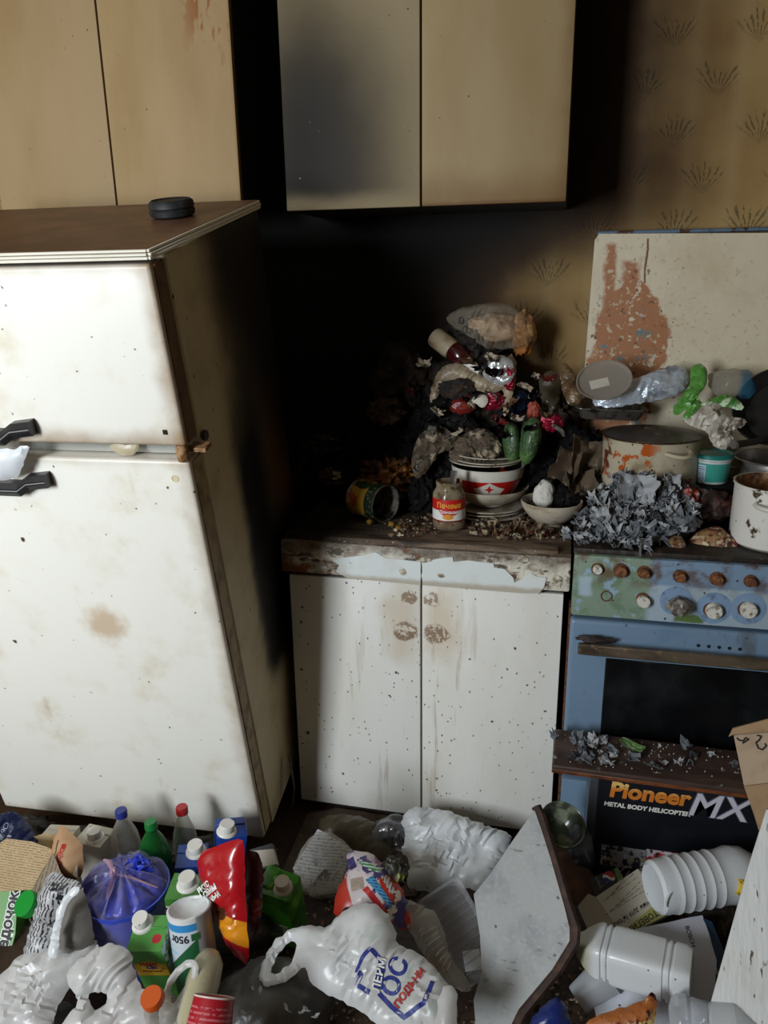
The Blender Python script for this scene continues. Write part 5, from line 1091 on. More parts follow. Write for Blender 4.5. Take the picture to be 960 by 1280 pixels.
# ================================================================== FLOOR: CARDBOARD, FILM AND PAPER BETWEEN CABINETS
def flatp(name, label, cat, pts, z, m, th=.003, n=(0, -.05, 1), s=.02, wav=.004, smooth=0, seed=0, group=None):
    M = plane_frame(*mid(pts), n, (1, 0, 0), z=z); poly = px_poly(M, pts)
    if smooth: poly = smooth_poly(poly, smooth)
    g = prism([resample(ccw(poly), s)], -th, 0, s, (lambda p: wav*noise.noise(V((p[0]*16, p[1]*16, seed)))*2+wav*.5*noise.noise(V((p[0]*45, p[1]*45, seed)))) if wav else None)
    return tag(obj(name, g, m, None, M, smooth=35), label, cat, group)
dirtycard = mat('dirty_cardboard', hx('4a3a2c'), .8, [(dict(k='noise', s=12, lo=.45, hi=.7), hx('2c2119')), (dict(k='noise', s=35, lo=.58, hi=.7), hx('75604a')), (dict(k='spots', s=50, lo=.1, hi=.2, p=.3), hx('17110d'))])
flatp('cardboard_sheet', 'flattened dirty cardboard beneath the base cabinet front', 'cardboard', [(352, 1090), (384, 1016), (420, 1010), (510, 1022), (560, 1040), (520, 1120), (420, 1130)], .012, dirtycard)
pil('smoky_film_sheet', 'smoky clear film lying on the dirty cardboard', 'plastic film', [(398, 1020), (440, 1016), (482, 1034), (496, 1062), (478, 1078), (450, 1066), (420, 1050), (400, 1040)], (0, -.25, 1), .018, FILMD, z=.03, crump=.008, freq=40, s=.009, edge=.04)
ps = flatp('printed_sheet', 'printed sheet in a clear sleeve speckled with dark dirt', 'paper', [(366, 1086), (397, 1036), (441, 1062), (430, 1092), (424, 1116), (388, 1120)], .055, mat('sheet_print', hx('ccccd6'), .45, [
    (dict(k='lines', row=1, pitch=.0085, amt=.7), hx('5a5c6c')), (dict(k='grad', ax=(0, -1, 0), lo=.0, hi=.07, n=.05, amt=.85), hx('6a5a4a')),
    (dict(k='spots', s=75, lo=.2, hi=.3, p=.5), hx('2a2018')), (dict(k='noise', s=22, lo=.56, hi=.6, **{'and': [dict(k='sph', c=(.0, .0, 0), lo=.02, hi=.06, n=.03)]}), hx('1f1712'))]), .002, (-.1, -.45, 1), .01, .004)
pil('paper_sleeve', 'clear plastic sleeve over the printed sheet', 'plastic sleeve', [(360, 1090), (396, 1030), (446, 1060), (436, 1094), (428, 1122), (384, 1124)], (-.1, -.45, 1), .006, FILM, z=.060, crump=.003, freq=40, s=.01, edge=.01, back=-.6)
# red and white food packet
rp_ = pil('detergent_packet', 'torn red and white printed packet beside the carrier bag', 'packet', [(432, 1066), (452, 1062), (474, 1072), (494, 1096), (510, 1126), (518, 1152), (506, 1166), (486, 1150), (466, 1140), (448, 1150), (430, 1158), (416, 1146), (418, 1120), (430, 1098), (436, 1082)], (0, -.5, .86), .032, mat('packet_print', hx('c9bcbc'), .35, [
    (dict(k='noise', s=11, lo=.5, hi=.53), hx('b3a0b4')), (dict(k='grad', ax=(1, .45, 0), lo=.032, hi=.036, n=.01), hx('b83520')), (dict(k='noise', s=18, lo=.56, hi=.58), hx('453a6b')),
    (dict(k='grad', ax=(-1, -.5, 0), lo=.042, hi=.045, n=.012), hx('b03424')), (dict(k='noise', s=24, lo=.60, hi=.62), hx('d8cdb8'))], crease=(24, .4)), z=.13, crump=.006, freq=26, s=.008, edge=.03)
Mi = rp_.matrix_world.inverted() if False else None
rM = plane_frame(*mid([(432, 1066), (452, 1062), (474, 1072), (494, 1096), (510, 1126), (518, 1152), (506, 1166), (486, 1150), (466, 1140), (448, 1150), (430, 1158), (416, 1146), (418, 1120), (430, 1098), (436, 1082)]), (0, -.5, .86), (1, 0, 0), z=.13)
for pts, m, nm in (([(459, 1106), (468, 1101), (492, 1132), (490, 1140), (478, 1126)], mat('patch_blue', hx('4a90b8'), .4, [(dict(k='lines', row=1, pitch=.006), hx('1d4a70'))]), 'printed_patch'), ([(478, 1101), (486, 1098), (497, 1120), (489, 1122)], mat('patch_white', hx('ccc6c0'), .4, [(dict(k='lines', row=0, pitch=.007), hx('8a2a2a'))]), 'printed_patch'),
                   ([(448, 1080), (460, 1082), (478, 1092), (474, 1097), (456, 1088)], mat('patch_green', hx('3f8a5a'), .4, [(dict(k='lines', row=1, pitch=.008), hx('d8e6da'))]), 'printed_patch'), ([(455, 1118), (462, 1114), (486, 1142), (482, 1148)], mat('patch_red', hx('b0262a'), .4), 'printed_patch'),
                   ([(440, 1104), (456, 1102), (458, 1116), (442, 1120)], mat('patch_tan', hx('9a8a7c'), .5), 'printed_patch'), ([(434, 1076), (442, 1072), (448, 1088), (440, 1092)], mat('patch_navy', hx('3a3468'), .4), 'printed_patch')):
    g = prism([resample(ccw(px_poly(rM, pts)), .008)], 0, .0, .008); drape(rp_, (g[0][:len(g[0])//2], [t for t in g[1] if max(t) < len(g[0])//2]), m, nm)
lump('bottle_neck', 'brown broken bottle neck under the red packet', 'bottle', 436, 1150, -1.02, 12, 16, mat('brown_glass', hx('2a170c'), .2), .02, .1, 1, 3, ridge=False)
# big white bag by the base cabinet
pil('white_plastic_bag', 'large crumpled white plastic bag dotted with dirt before the cabinet', 'bag', [(500, 1024), (516, 1008), (545, 1010), (578, 1020), (606, 1032), (642, 1042), (636, 1064), (624, 1088), (612, 1116), (588, 1112), (566, 1106), (544, 1116), (516, 1112), (506, 1102), (514, 1080), (500, 1064), (508, 1044)], (0, -.5, .86), .035, WHITEBAG, z=.075, crump=.015, freq=20, s=.007, edge=.05, back=.3, smooth=1)
pil('silver_wrap', 'clear glossy wrap with silver flashes beside the white bag', 'plastic film', [(464, 1036), (476, 1022), (496, 1016), (512, 1024), (508, 1048), (514, 1066), (496, 1064), (484, 1052), (468, 1052)], (0, -.5, .86), .03, mat('silver_film', hx('aeb2b8'), .12, [(dict(k='noise', s=20, lo=.45, hi=.6), hx('4a4845'))], crease=(28, .9), bump=[(30, .4)], metal=.5, clear=(.5, (.8, .8, .8))), z=.05, crump=.012, freq=40, s=.008, edge=.03)
lump('dark_bundle', 'dark olive crushed packet between red packet and white bag', 'packet', 494, 1092, -.86, 16, 22, mat('olive_dark', hx('2f2c22'), .5, [(dict(k='noise', s=30, lo=.55, hi=.6), hx('8a8a3a'))], bump=[(40, .5)]), .03, .25, 2, 7, crump=.15)
# clear punnet and its lid
def px_frame(c, xdir, n, **kw):
    o = at(c[0], c[1], **kw); M0 = frame(o, n, (1, 0, 0)); q = on_plane(c[0]+xdir[0], c[1]+xdir[1], o, M0.col[2].xyz)-o
    return frame(o, n, q)
tM = px_frame((574, 1166), (58, 108), (-.12, -.60, .78), y=-.93)
cp_ = thing('clear_punnet', 'clear ribbed plastic food tray with white sticker leaning on the stool seat', 'food tray', mtx=tM @ Matrix.Translation((0, 0, -.03)))
CLR = mat('clear_pet', hx('d0d0d2'), .08, clear=(.16, (.95, .95, .96)))
obj('tray', tray(.088, .046, .035, None, .008, .006), CLR, cp_, smooth=30)
for i in range(9):
    x_ = -.072+i*.018; obj('rib', tube([V((x_, -.055, .030)), V((x_, -.047, .003)), V((x_, .047, .003)), V((x_, .055, .030))], .0016, 5), CLR, cp_)
obj('sticker', box(.028, .068, -.024, .014, .001, .0018, 0), mat('sticker_white', hx('d9dce0'), .5), cp_, Matrix.Rotation(R(-22), 4, 'Z') @ Matrix.Translation((.004, .02, 0)))
pl2 = pil('crushed_punnet', 'crushed clear ribbed punnet lying beside the carrier bag', 'food tray', [(494, 1122), (520, 1128), (546, 1140), (556, 1166), (566, 1204), (592, 1232), (582, 1242), (556, 1230), (536, 1204), (516, 1170), (500, 1146)], (-.2, -.6, .75), .022, mat('clear_ribbed', hx('c4bfb6'), .1, [(dict(k='noise', s=14, lo=.55, hi=.7), hx('a0764a'))], crease=(40, .5), clear=(.30, (.93, .92, .9))), y=-.985, crump=.008, freq=60, s=.006, edge=.02)
for i in range(8):
    a = (530+i*4.5, 1172+i*6); b = (548+i*2.5, 1160+i*6)
    M_ = plane_frame(*mid([(494, 1122), (520, 1128), (546, 1140), (556, 1166), (566, 1204), (592, 1232), (582, 1242), (556, 1230), (536, 1204), (516, 1170), (500, 1146)]), (-.2, -.6, .75), (1, 0, 0), y=-.985)
    g = stroke(px_poly(M_, [a, b]), .0022, .004); drape(pl2, g, CAPW if False else mat('rib_gloss', hx('d8d4cc'), .15, clear=(.6, (.95, .95, .95))), 'rib', .0012)
# carrier bag with blue logo
cbp = [(322, 1222), (332, 1194), (350, 1168), (372, 1158), (396, 1156), (410, 1160), (424, 1142), (444, 1130), (464, 1128), (482, 1138), (496, 1162), (494, 1180), (520, 1190), (546, 1210), (566, 1236), (574, 1295), (486, 1295), (462, 1272), (436, 1256), (404, 1242), (386, 1226), (380, 1206), (366, 1222), (346, 1232), (330, 1234)]
cbh = [[(338, 1216), (348, 1192), (362, 1176), (370, 1178), (368, 1194), (358, 1210), (346, 1218)]]
CARR = mat('carrier_film', hx('d8d8d8'), .3, [(dict(k='noise', s=10, lo=.5, hi=.75, amt=.4), hx('b3aea6')), (dict(k='noise', s=16, lo=.60, hi=.68, amt=.5), hx('a8bcae'))], crease=(10, .5), clear=(.8, (.9, .88, .86)))
crN = (-.05, -.50, .86)
cr = pil('carrier_bag', 'white carrier bag with blue and red print and loop handle', 'carrier bag', cbp, crN, .028, CARR, z=.165, holes=cbh, crump=.0075, freq=14, s=.007, edge=.035, back=.3, smooth=1, anchor=(450, 1210))
cM = plane_frame(450, 1210, crN, (1, 0, 0), z=.16)
def cpx(pts): return px_poly(cM, pts)
for pts in ([(481, 1207), (467, 1192), (457, 1204), (450, 1219), (455, 1224), (449, 1235), (465, 1245)], [(476, 1245), (491, 1261), (507, 1275), (532, 1258), (542, 1229)]):
    drape(cr, stroke(cpx(pts), .0085, .005), INKB, 'logo_stroke', .001)
pt = cpx([(477, 1206), (485, 1209), (480, 1241), (469, 1238)]); g = prism([resample(ccw(pt), .006)], 0, 0, .006); n_ = len(g[0])//2
drape(cr, (g[0][:n_], [t for t in g[1] if max(t) < n_]), INKB, 'logo_panel', .001)
def ctext(body, a, b, size, m, nm='lettering', lift=.0028, **kw):
    q = cpx([a, b]); o2 = ((q[0][0]+q[1][0])/2, (q[0][1]+q[1][1])/2); g = flat_text(body, size, o2, (q[1][0]-q[0][0], q[1][1]-q[0][1]), **kw)
    return drape(cr, g, m, nm, lift)
ctext('ЛЕРМ', (474, 1240), (481, 1207), .0205, INKW, bold=.0006)
ctext('ОС', (491, 1243), (503, 1207), .046, INKB, bold=.0015, lift=.001)
ctext('ПОДЬНИ', (503, 1254), (525, 1223), .0185, INKR, bold=.0006)
pil('white_film_roll', 'folded white plastic film against the carrier bag corner', 'plastic film', [(552, 1234), (562, 1230), (571, 1240), (573, 1262), (570, 1296), (540, 1296), (546, 1262)], (-.1, -.6, .8), .028, WHITEBAG2, z=.19, crump=.008, freq=40, s=.007, edge=.02)
# grey bag of shards
lump('grey_rubbish_bag', 'dark grey translucent bag of shards under the carrier handle', 'bag', 340, 1262, -1.17, 76, 50, GREYBAG, .10, .12, 1.4, 5, crump=.05, cfreq=7, ridge=False)
for i in range(9):
    r_ = random.Random(i); c = at(290+r_.random()*110, 1232+r_.random()*40, y=-1.265+.02*r_.random())
    o = obj('glass_shard', curl(.012+.012*r_.random(), .006+.008*r_.random(), .5, i, 2, 2, 0, .4, .001), CLR, None, Matrix.Translation(c) @ Matrix.Rotation(r_.uniform(0, 6), 4, 'Z') @ Matrix.Rotation(r_.uniform(-1, 1), 4, 'X'))
    tag(o, 'clear plastic shard lying on the dark grey bag', 'shard', 'clear shards on the grey bag')
# metal strip and broken bowl
ms0 = [at(361, 945, y=-.56), at(365, 965, y=-.57), at(368, 985, y=-.575), at(366, 1008, y=-.6)]
tag(obj('metal_strip', tube(ms0, [.010, .009, .006, .004], 8, .2), mat('old_zinc', hx('8b8e92'), .45, [(dict(k='noise', s=40, lo=.45, hi=.65), hx('4a4038'))], metal=.6), None), 'bent grey metal strip between refrigerator and base cabinet', 'metal strip')
bq = at(696, 1040, y=-.70)
tag(obj('broken_bowl', shift(bowl('', '', 0, .03, .055, .05, None), (0, 0, 0)), mat('olive_glass', hx('3d4438'), .2, [(dict(k='noise', s=30, lo=.5, hi=.65), hx('7a7f6c'))]), None, Matrix.Translation((bq.x, bq.y, bq.z)) @ Matrix.Rotation(R(28), 4, 'X') @ Matrix.Rotation(R(14), 4, 'Y')), 'dark olive glass bowl tipped behind the stool seat', 'bowl')

# ================================================================== FLOOR RIGHT
flatp('brown_card_piece', 'brown cardboard piece between stool seat and toy box', 'cardboard', [(688, 1068), (722, 1062), (742, 1095), (740, 1126), (712, 1132)], .10, mat('brown_card', hx('4a2f1f'), .7, [(dict(k='noise', s=20, lo=.45, hi=.7), hx('66442e'))]), .004, (0, -.6, .8))
pil('blue_grey_bag', 'grey blue plastic bag corner beside the toy box', 'bag', [(712, 1034), (728, 1026), (742, 1050), (744, 1086), (722, 1084), (708, 1062)], (-.1, -.8, .6), .03, mat('bluegrey_film', hx('5b6470'), .3, [(dict(k='noise', s=12, lo=.45, hi=.6), hx('2a2e38'))], crease=(24, .6), bump=[(20, .4)]), y=-.72, crump=.008, freq=30, s=.008, edge=.03)
pk_ = flatp('drink_carton', 'black drink pack with red white and blue round logo', 'carton', [(737, 1098), (772, 1084), (782, 1102), (744, 1122)], .14, mat('pack_black', hx('111216'), .35, [(dict(k='grad', ax=(1, .3, 0), lo=.024, hi=.025), hx('5f7a32'))]), .02, (-.1, -.6, .8), .012, 0)
pkM = plane_frame(*mid([(737, 1098), (772, 1084), (782, 1102), (744, 1122)]), (-.1, -.6, .8), (1, 0, 0), z=.14)
cq = px_poly(pkM, [(761, 1097)])[0]; rr = .0135
def seg_poly(f0): return [(cq[0]+rr*math.cos(R(a)), cq[1]+rr*math.sin(R(a))) for a in f0]
wv = [(cq[0]-rr*.98+t*rr*1.96, cq[1]+.18*rr*math.sin(t*6.28)) for t in [i/10 for i in range(11)]]
up_ = [(x_, y_+.22*rr) for x_, y_ in wv][1:-1]; dn_ = [(x_, y_-.22*rr) for x_, y_ in wv][1:-1]
obj('logo_disc', prism([seg_poly(range(0, 360, 15))], .0002, .0005), INKW, pk_)
obj('logo_red', prism([ccw(seg_poly(range(14, 167, 9))+up_)], .0005, .0008), INKR, pk_)
obj('logo_blue', prism([ccw(seg_poly(range(194, 347, 9))+dn_[::-1])], .0005, .0008), INKB, pk_)
q0_ = px_poly(pkM, [(752, 1112), (743, 1094)])
obj('lettering', shift(flat_text('pepsi', .012, ((q0_[0][0]+q0_[1][0])/2, (q0_[0][1]+q0_[1][1])/2), (q0_[1][0]-q0_[0][0], q0_[1][1]-q0_[0][1])), (0, 0, .0006)), mat('print_grey', hx('7d828c'), .5), pk_, smooth=False)
# medicine box, print upside down
mdp = [(745, 1121), (797, 1086), (840, 1140), (780, 1172)]
mdn = (-.1, -.5, .86)
md = flatp('medicine_box', 'flattened white medicine box with upside-down print', 'medicine box', mdp, .135, mat('box_white', hx('c6bfae'), .55, [(dict(k='noise', s=8, lo=.5, hi=.75, amt=.5), hx('a8977c'))]), .016, mdn, .012, 0)
mdM = plane_frame(*mid(mdp), mdn, (1, 0, 0), z=.135)
fl_ = obj('side_flap', prism([ccw(px_poly(mdM, [(722, 1133), (735, 1117), (745, 1121), (780, 1172), (762, 1178), (735, 1162)]))], -.012, -.001), mat('box_side', hx('ab9f8a'), .6, [(dict(k='noise', s=8, lo=.5, hi=.75, amt=.5), hx('8a7a62'))]), md)
obj('side_flap', prism([ccw(px_poly(mdM, [(797, 1086), (804, 1090), (808, 1100), (846, 1142), (840, 1140)]))], -.012, -.002), MATS['box_side'], md)
def mdtext(body, a, b, size, m=INK, **kw):
    q = px_poly(mdM, [a, b]); g = flat_text(body, size, ((q[0][0]+q[1][0])/2, (q[0][1]+q[1][1])/2), (q[1][0]-q[0][0], q[1][1]-q[0][1]), **kw); return obj('lettering', shift(g, (0, 0, .0006)), m, md, smooth=False)
gp = prism([ccw(px_poly(mdM, [(786, 1168), (832, 1144), (838, 1141), (822, 1128), (795, 1150), (780, 1164)]))], .0002, .0004); obj('green_band', gp, mat('pale_green', hx('a9a75c'), .5), md)
mdtext('АКТОВЕГИН', (826, 1137), (790, 1160), .0165, bold=.0004)
mdtext('розчин для ін\'єкцій', (818, 1124), (766, 1158), .0145, bold=.0002)
for i in range(7):
    a = (808-i*4, 1112-i*5.0); b = (756-i*1.2+(i % 3)*8, 1144-i*5.4)
    q = px_poly(mdM, [a, b]); g = stroke(q, .0012, .004); f2 = [t for k, t in enumerate(g[1]) if (k*7+i*3) % 5]
    obj('text_line', ([V((p.x, p.y, .0006)) for p in g[0]], f2), mat('print_faint', hx('6a645c'), .6), md, smooth=False)
# white ribbed bottle lying
A_, B_ = at(818, 1109, z=.215), at(938, 1090, z=.215)
PETW = mat('white_hdpe', hx('d2d6da'), .28, [(dict(k='noise', s=9, lo=.5, hi=.75, amt=.35), hx('b3b4b2')), (dict(k='spots', s=60, lo=.06, hi=.12, p=.3), hx('5a5048'))])
Lb = (B_-A_).length; rb2 = .058
prof = [(0, .006), (rb2*.55, .004), (rb2*.8, .0), (rb2*.93, .006), (rb2*.97, .02), (rb2*.95, .032)]
z = .036
for k in range(5):
    prof += [(rb2*.975, z), (rb2*.995, z+.004), (rb2*1.01, z+.006), (rb2*.995, z+.008), (rb2*.972, z+.012), (rb2*.97, z+.0225)]; z += .0235
prof += [(rb2*.97, z+.01), (rb2*1.04, z+.03), (rb2*.95, z+.06), (rb2*.6, z+.09), (rb2*.34, z+.105), (rb2*.33, z+.13), (0, z+.13)]
wbt = thing('white_bottle', 'white ribbed round plastic bottle lying on papers', 'bottle', mtx=frame(A_-(B_-A_).normalized()*.004, B_-A_, (0, 0, 1)))
obj('bottle', lathe(prof, 48), PETW, wbt)
obj('base_dimple', xf(lathe([(0, 0), (.010, .001), (.016, .004), (.018, .003), (.014, -.002), (0, -.004)], 24), Matrix.Translation((.012, rb2*.80, .012)) @ Matrix.Rotation(R(-62), 4, 'X')), PETW, wbt)
# square bottle lying
A2, B2 = at(733, 1184, z=.15), at(866, 1222, z=.165)
L2 = (B2-A2).length; r2 = .041
prof = [(0, -.016), (.018, -.016), (.022, -.008), (.028, 0), (r2*.92, .018), (r2*.98, .026)]
for z0 in (.034, .046): prof += [(r2*.98, z0), (r2*.90, z0+.002), (r2*.90, z0+.005), (r2*.98, z0+.007)]
prof += [(r2, .060), (r2, L2*.70)]
for z0 in (L2*.74, L2*.80): prof += [(r2, z0), (r2*.92, z0+.002), (r2*.92, z0+.006), (r2, z0+.008)]
prof += [(r2, L2*.93), (r2*.9, L2*.985), (r2*.7, L2), (0, L2-.004)]
sqb = thing('square_bottle', 'white square-sided plastic bottle with yellowed shoulder', 'bottle', mtx=frame(A2, B2-A2, (0, 0, 1)))
obj('bottle', lathe(prof, 64, 1.02, 1.12, 6), mat('white_hdpe_square', hx('d9dcde'), .26, [(dict(k='grad', ax=(0, 0, -1), lo=-.03, hi=.0, n=.02), hx('b3ad90')), (dict(k='spots', s=60, lo=.06, hi=.12, p=.3), hx('5a5048'))]), sqb)
# papers, book
pb = flatp('paper_sheet', 'white paper booklet with black heading under the bottles', 'paper', [(770, 1170), (800, 1160), (878, 1144), (886, 1166), (896, 1200), (892, 1262), (800, 1250)], .105, mat('booklet_paper', hx('c9cad4'), .5, [(dict(k='noise', s=8, lo=.5, hi=.75, amt=.3), hx('aaa8ac'))]), .003, (-.05, -.5, .86), .015, .003)
pbM = plane_frame(*mid([(770, 1170), (800, 1160), (878, 1144), (886, 1166), (896, 1200), (892, 1262), (800, 1250)]), (-.05, -.5, .86), (1, 0, 0), z=.105)
q = px_poly(pbM, [(858, 1158), (867, 1184)]); drape(pb, flat_text('BOSCH', .0125, ((q[0][0]+q[1][0])/2, (q[0][1]+q[1][1])/2), (q[1][0]-q[0][0], q[1][1]-q[0][1]), bold=.0002), INK, 'lettering', .0008)
bkM = plane_frame(890, 1178, (.55, -.6, .55), (1, 0, 0), z=.11)
bk = thing('book', 'thin book with blue cover edge standing beside the booklet', 'book', mtx=bkM)
bp_ = ccw(px_poly(bkM, [(880, 1148), (890, 1152), (908, 1196), (902, 1222), (886, 1180)]))
obj('cover', prism([bp_], -.003, 0), mat('cover_blue', hx('274a70'), .4), bk); obj('pages', prism([[(x_*.96, y_*.96) for x_, y_ in bp_]], -.012, -.0032), mat('page_edges', hx('c6c3bb'), .7), bk); obj('cover', prism([bp_], -.0155, -.0122), mat('cover_dark', hx('1f1f26'), .4), bk)
flatp('wrinkled_paper', 'wrinkled white paper under the square bottle', 'paper', [(734, 1222), (744, 1214), (800, 1228), (884, 1252), (884, 1300), (752, 1300), (742, 1256)], .09, mat('wrinkled_white', hx('c3c6d0'), .5, [(dict(k='noise', s=16, lo=.5, hi=.7, amt=.4), hx('8f8f98')), (dict(k='spots', s=50, lo=.08, hi=.16, p=.3), hx('3a3a40'))], crease=(20, .5)), .002, (-.05, -.5, .86), .01, .008)
pz_ = pil('pizza_slice', 'dried orange pizza slice lying on the wrinkled paper', 'pizza', [(726, 1290), (734, 1276), (760, 1264), (784, 1258), (806, 1248), (819, 1238), (821, 1258), (816, 1296)], (-.1, -.6, .78), .016, mat('pizza_top', hx('a8602a'), .5, [(dict(k='noise', s=22, lo=.5, hi=.58), hx('6a1f14')), (dict(k='noise', s=30, lo=.56, hi=.62), hx('d8b978')), (dict(k='noise', s=45, lo=.6, hi=.66), hx('3a2416'))], bump=[(50, .6)]), z=.155, crump=.004, freq=50, s=.006, edge=.015, smooth=1)
cb2 = at(845, 1275, z=.16)
clb = thing('clear_bottle', 'crushed clear plastic bottle below the square bottle', 'bottle', mtx=frame(cb2, (.9, -.05, .12), (0, 0, 1)))
obj('bottle', ([V((p.x*(1+.12*math.sin(p.z*90)), p.y*(1+.1*math.sin(p.z*70+1)), p.z)) for p in lathe([(0, -.01), (.022, -.012), (.036, -.006), (.040, .004), (.040, .02), (.037, .026), (.040, .032), (.040, .05), (.037, .056), (.040, .062), (.038, .10), (.02, .13), (.013, .14), (0, .14)], 40)[0]], lathe([(0, -.01), (.022, -.012), (.036, -.006), (.040, .004), (.040, .02), (.037, .026), (.040, .032), (.040, .05), (.037, .056), (.040, .062), (.038, .10), (.02, .13), (.013, .14), (0, .14)], 40)[1]), mat('clear_pet_grey', hx('c9ccd0'), .1, crease=(30, .4), clear=(.35, (.92, .93, .95))), clb)
yc = at(926, 1108, z=.23)
tag(obj('yellow_stopper', xf(lathe([(0, 0), (.0165, 0), (.017, .003), (.0165, .012), (.013, .014), (.011, .0125), (0, .0125)], 28), Matrix.Identity(4)), mat('yellow_cap', hx('c9a81f'), .4, [(dict(k='noise', s=120, lo=.5, hi=.6), hx('8a741a'))]), None, frame(yc, (-.55, -.7, .45))), 'round yellow stopper beside the ribbed white bottle', 'stopper')
pil('dark_rag', 'dark brown rag under the ribbed white bottle', 'rag', [(846, 1150), (868, 1134), (890, 1120), (915, 1112), (930, 1124), (915, 1150), (905, 1180), (880, 1150)], (0, -.6, .8), .03, mat('rag_brown', hx('2c2520'), .85, [(dict(k='noise', s=30, lo=.5, hi=.65), hx('5a4e44'))], bump=[(40, .7)]), z=.09, crump=.010, freq=40, s=.009, edge=.03)
pil('blue_bag', 'dark blue plastic bag under the stool seat edge', 'bag', [(655, 1296), (668, 1268), (690, 1246), (704, 1250), (714, 1275), (716, 1296)], (0, -.6, .8), .03, mat('navy_film', hx('1a2a6b'), .3, [(dict(k='noise', s=14, lo=.5, hi=.6), hx('0c1434'))], crease=(26, .7), bump=[(30, .4)]), z=.12, crump=.012, freq=34, s=.008, edge=.03)
cu = at(722, 1250, z=.07)
tag(obj('plastic_cup', lathe([(0, 0), (.026, 0), (.028, .003), (.036, .075), (.038, .077), (.036, .077), (.027, .006), (0, .004)], 36), mat('frosted_cup', hx('b9bcc0'), .25, clear=(.55, (.88, .88, .9))), None, frame(cu, (.5, .3, .35))), 'frosted plastic cup lying behind the wrinkled paper', 'cup')
# ================================================================== FLOOR LEFT: BOTTLES, CARTONS, BAGS
def carton(name, label, px_, py_, z, w_, d_, h_, m, rz=0, tilt=(0, 0), cap=None, capr=.017, capm=None, ridge=True, group=None, capz=0):
    c = at(px_, py_, z=z); Rm = Matrix.Rotation(R(rz), 4, 'Z') @ Matrix.Rotation(R(tilt[0]), 4, 'X') @ Matrix.Rotation(R(tilt[1]), 4, 'Y')
    t = thing(name, label, 'carton', mtx=Matrix.Translation(c) @ Rm @ Matrix.Translation((0, 0, -h_)), group=group)
    obj('box', box(-w_/2, w_/2, -d_/2, d_/2, 0, h_, .003, 2), m, t)
    if ridge: obj('seam', box(-w_/2+.002, w_/2-.002, -.001+d_*.12, .002+d_*.12, h_-.001, h_+.003, .001), m, t)
    if cap:
        cm = capm or CAPW; cx_, cy_ = cap
        k = obj('cap_base', shift(lathe([(0, 0), (capr*1.35, 0), (capr*1.25, .004), (capr*1.05, .006), (0, .006)], 28), (cx_, cy_, h_)), cm, t)
        obj('cap', shift(lathe([(0, .006), (capr, .006), (capr*1.02, .009), (capr, .022), (capr*.92, .0245), (0, .024)], 32), (cx_, cy_, h_)), cm, k)
    return t
def face_lab(t, body, size, m, c, **kw):
    """text on the front (-y) face: c = (x, y, z) local centre, ang in degrees"""
    ang = R(kw.pop('ang', 0)); g = text_geo(body, size, extr=.0002, **kw); ca, sa = math.cos(ang), math.sin(ang)
    return obj('lettering', ([V((c[0]+p.x*ca-p.y*sa, c[1]-.0004-p.z, c[2]+p.x*sa+p.y*ca)) for p in g[0]], g[1]), m, t, smooth=False)
def bottle(name, label, px_, py_, y, r_, m, capm, capr=.0145, tilt=(0, 0), hscale=1.0, neck=.7, group=None, zb=0.0):
    c = at(px_, py_, y=y); h_ = c.z-zb; t = thing(name, label, 'bottle', (c.x, c.y, zb), (R(tilt[0]), R(tilt[1]), 0), group)
    zs = h_-.018
    prof = [(0, .004), (r_*.6, .0), (r_*.95, .004), (r_, .012), (r_, zs-.085), (r_*.97, zs-.075), (r_*.86, zs-.052), (r_*.62, zs-.03), (capr*.92, zs-.012), (capr*.88, zs-.002), (capr*.88, zs+.012), (0, zs+.012)]
    obj('bottle', lathe(prof, 40), m, t)
    obj('cap', lathe([(capr*.9, zs-.002), (capr, zs-.001), (capr, zs+.015), (capr*.9, zs+.018), (0, zs+.018)], 32), capm, t)
    return t
PETC = mat('pet_clear', hx('b8b4ac'), .08, [(dict(k='noise', s=12, lo=.5, hi=.7), hx('8a7d6a'))], clear=(.22, (.93, .92, .9)))
PETG = mat('pet_green', hx('1f6a2c'), .1, clear=(.45, (.35, .72, .4)))
# filler that carries the heap
for px_, py_, y, rx, ry, lb in ((70, 1165, -1.0, 75, 36, 'dark crushed rubbish sack under the brown papers'), (200, 1150, -1.0, 80, 22, 'dark crushed rubbish sack under bucket and cartons'), (120, 1255, -1.14, 110, 46, 'dark crushed rubbish sack under the white bags'), (290, 1160, -1.02, 50, 26, 'dark crushed rubbish sack under the red packet')):
    lump('rubbish_sack', lb, 'sack', px_, py_, y, rx, ry, mat('sack_dark', hx('1c1713'), .6, [(dict(k='noise', s=12, lo=.5, hi=.65), hx('3a2e24'))], bump=[(25, .7)]), .08, .2, 1.8, int(px_), crump=.1, ridge=False, group='dark sacks under the floor rubbish')
for i, (px_, py_, rx, ry) in enumerate(((35, 1040, 40, 20), (110, 1052, 42, 20), (195, 1066, 44, 18), (262, 1064, 34, 18))):
    lump('crushed_packaging', ('dark crushed packaging behind the plain white carton', 'dark crushed packaging between the clear bottle and white cartons', 'dark crushed packaging behind the bucket', 'dark crushed packaging behind the blue cartons')[i], 'packaging', px_, py_, -.80, rx, ry, MATS['sack_dark'], .04, .25, 2, i+60, crump=.15, ridge=False, group='crushed packaging along the refrigerator foot')
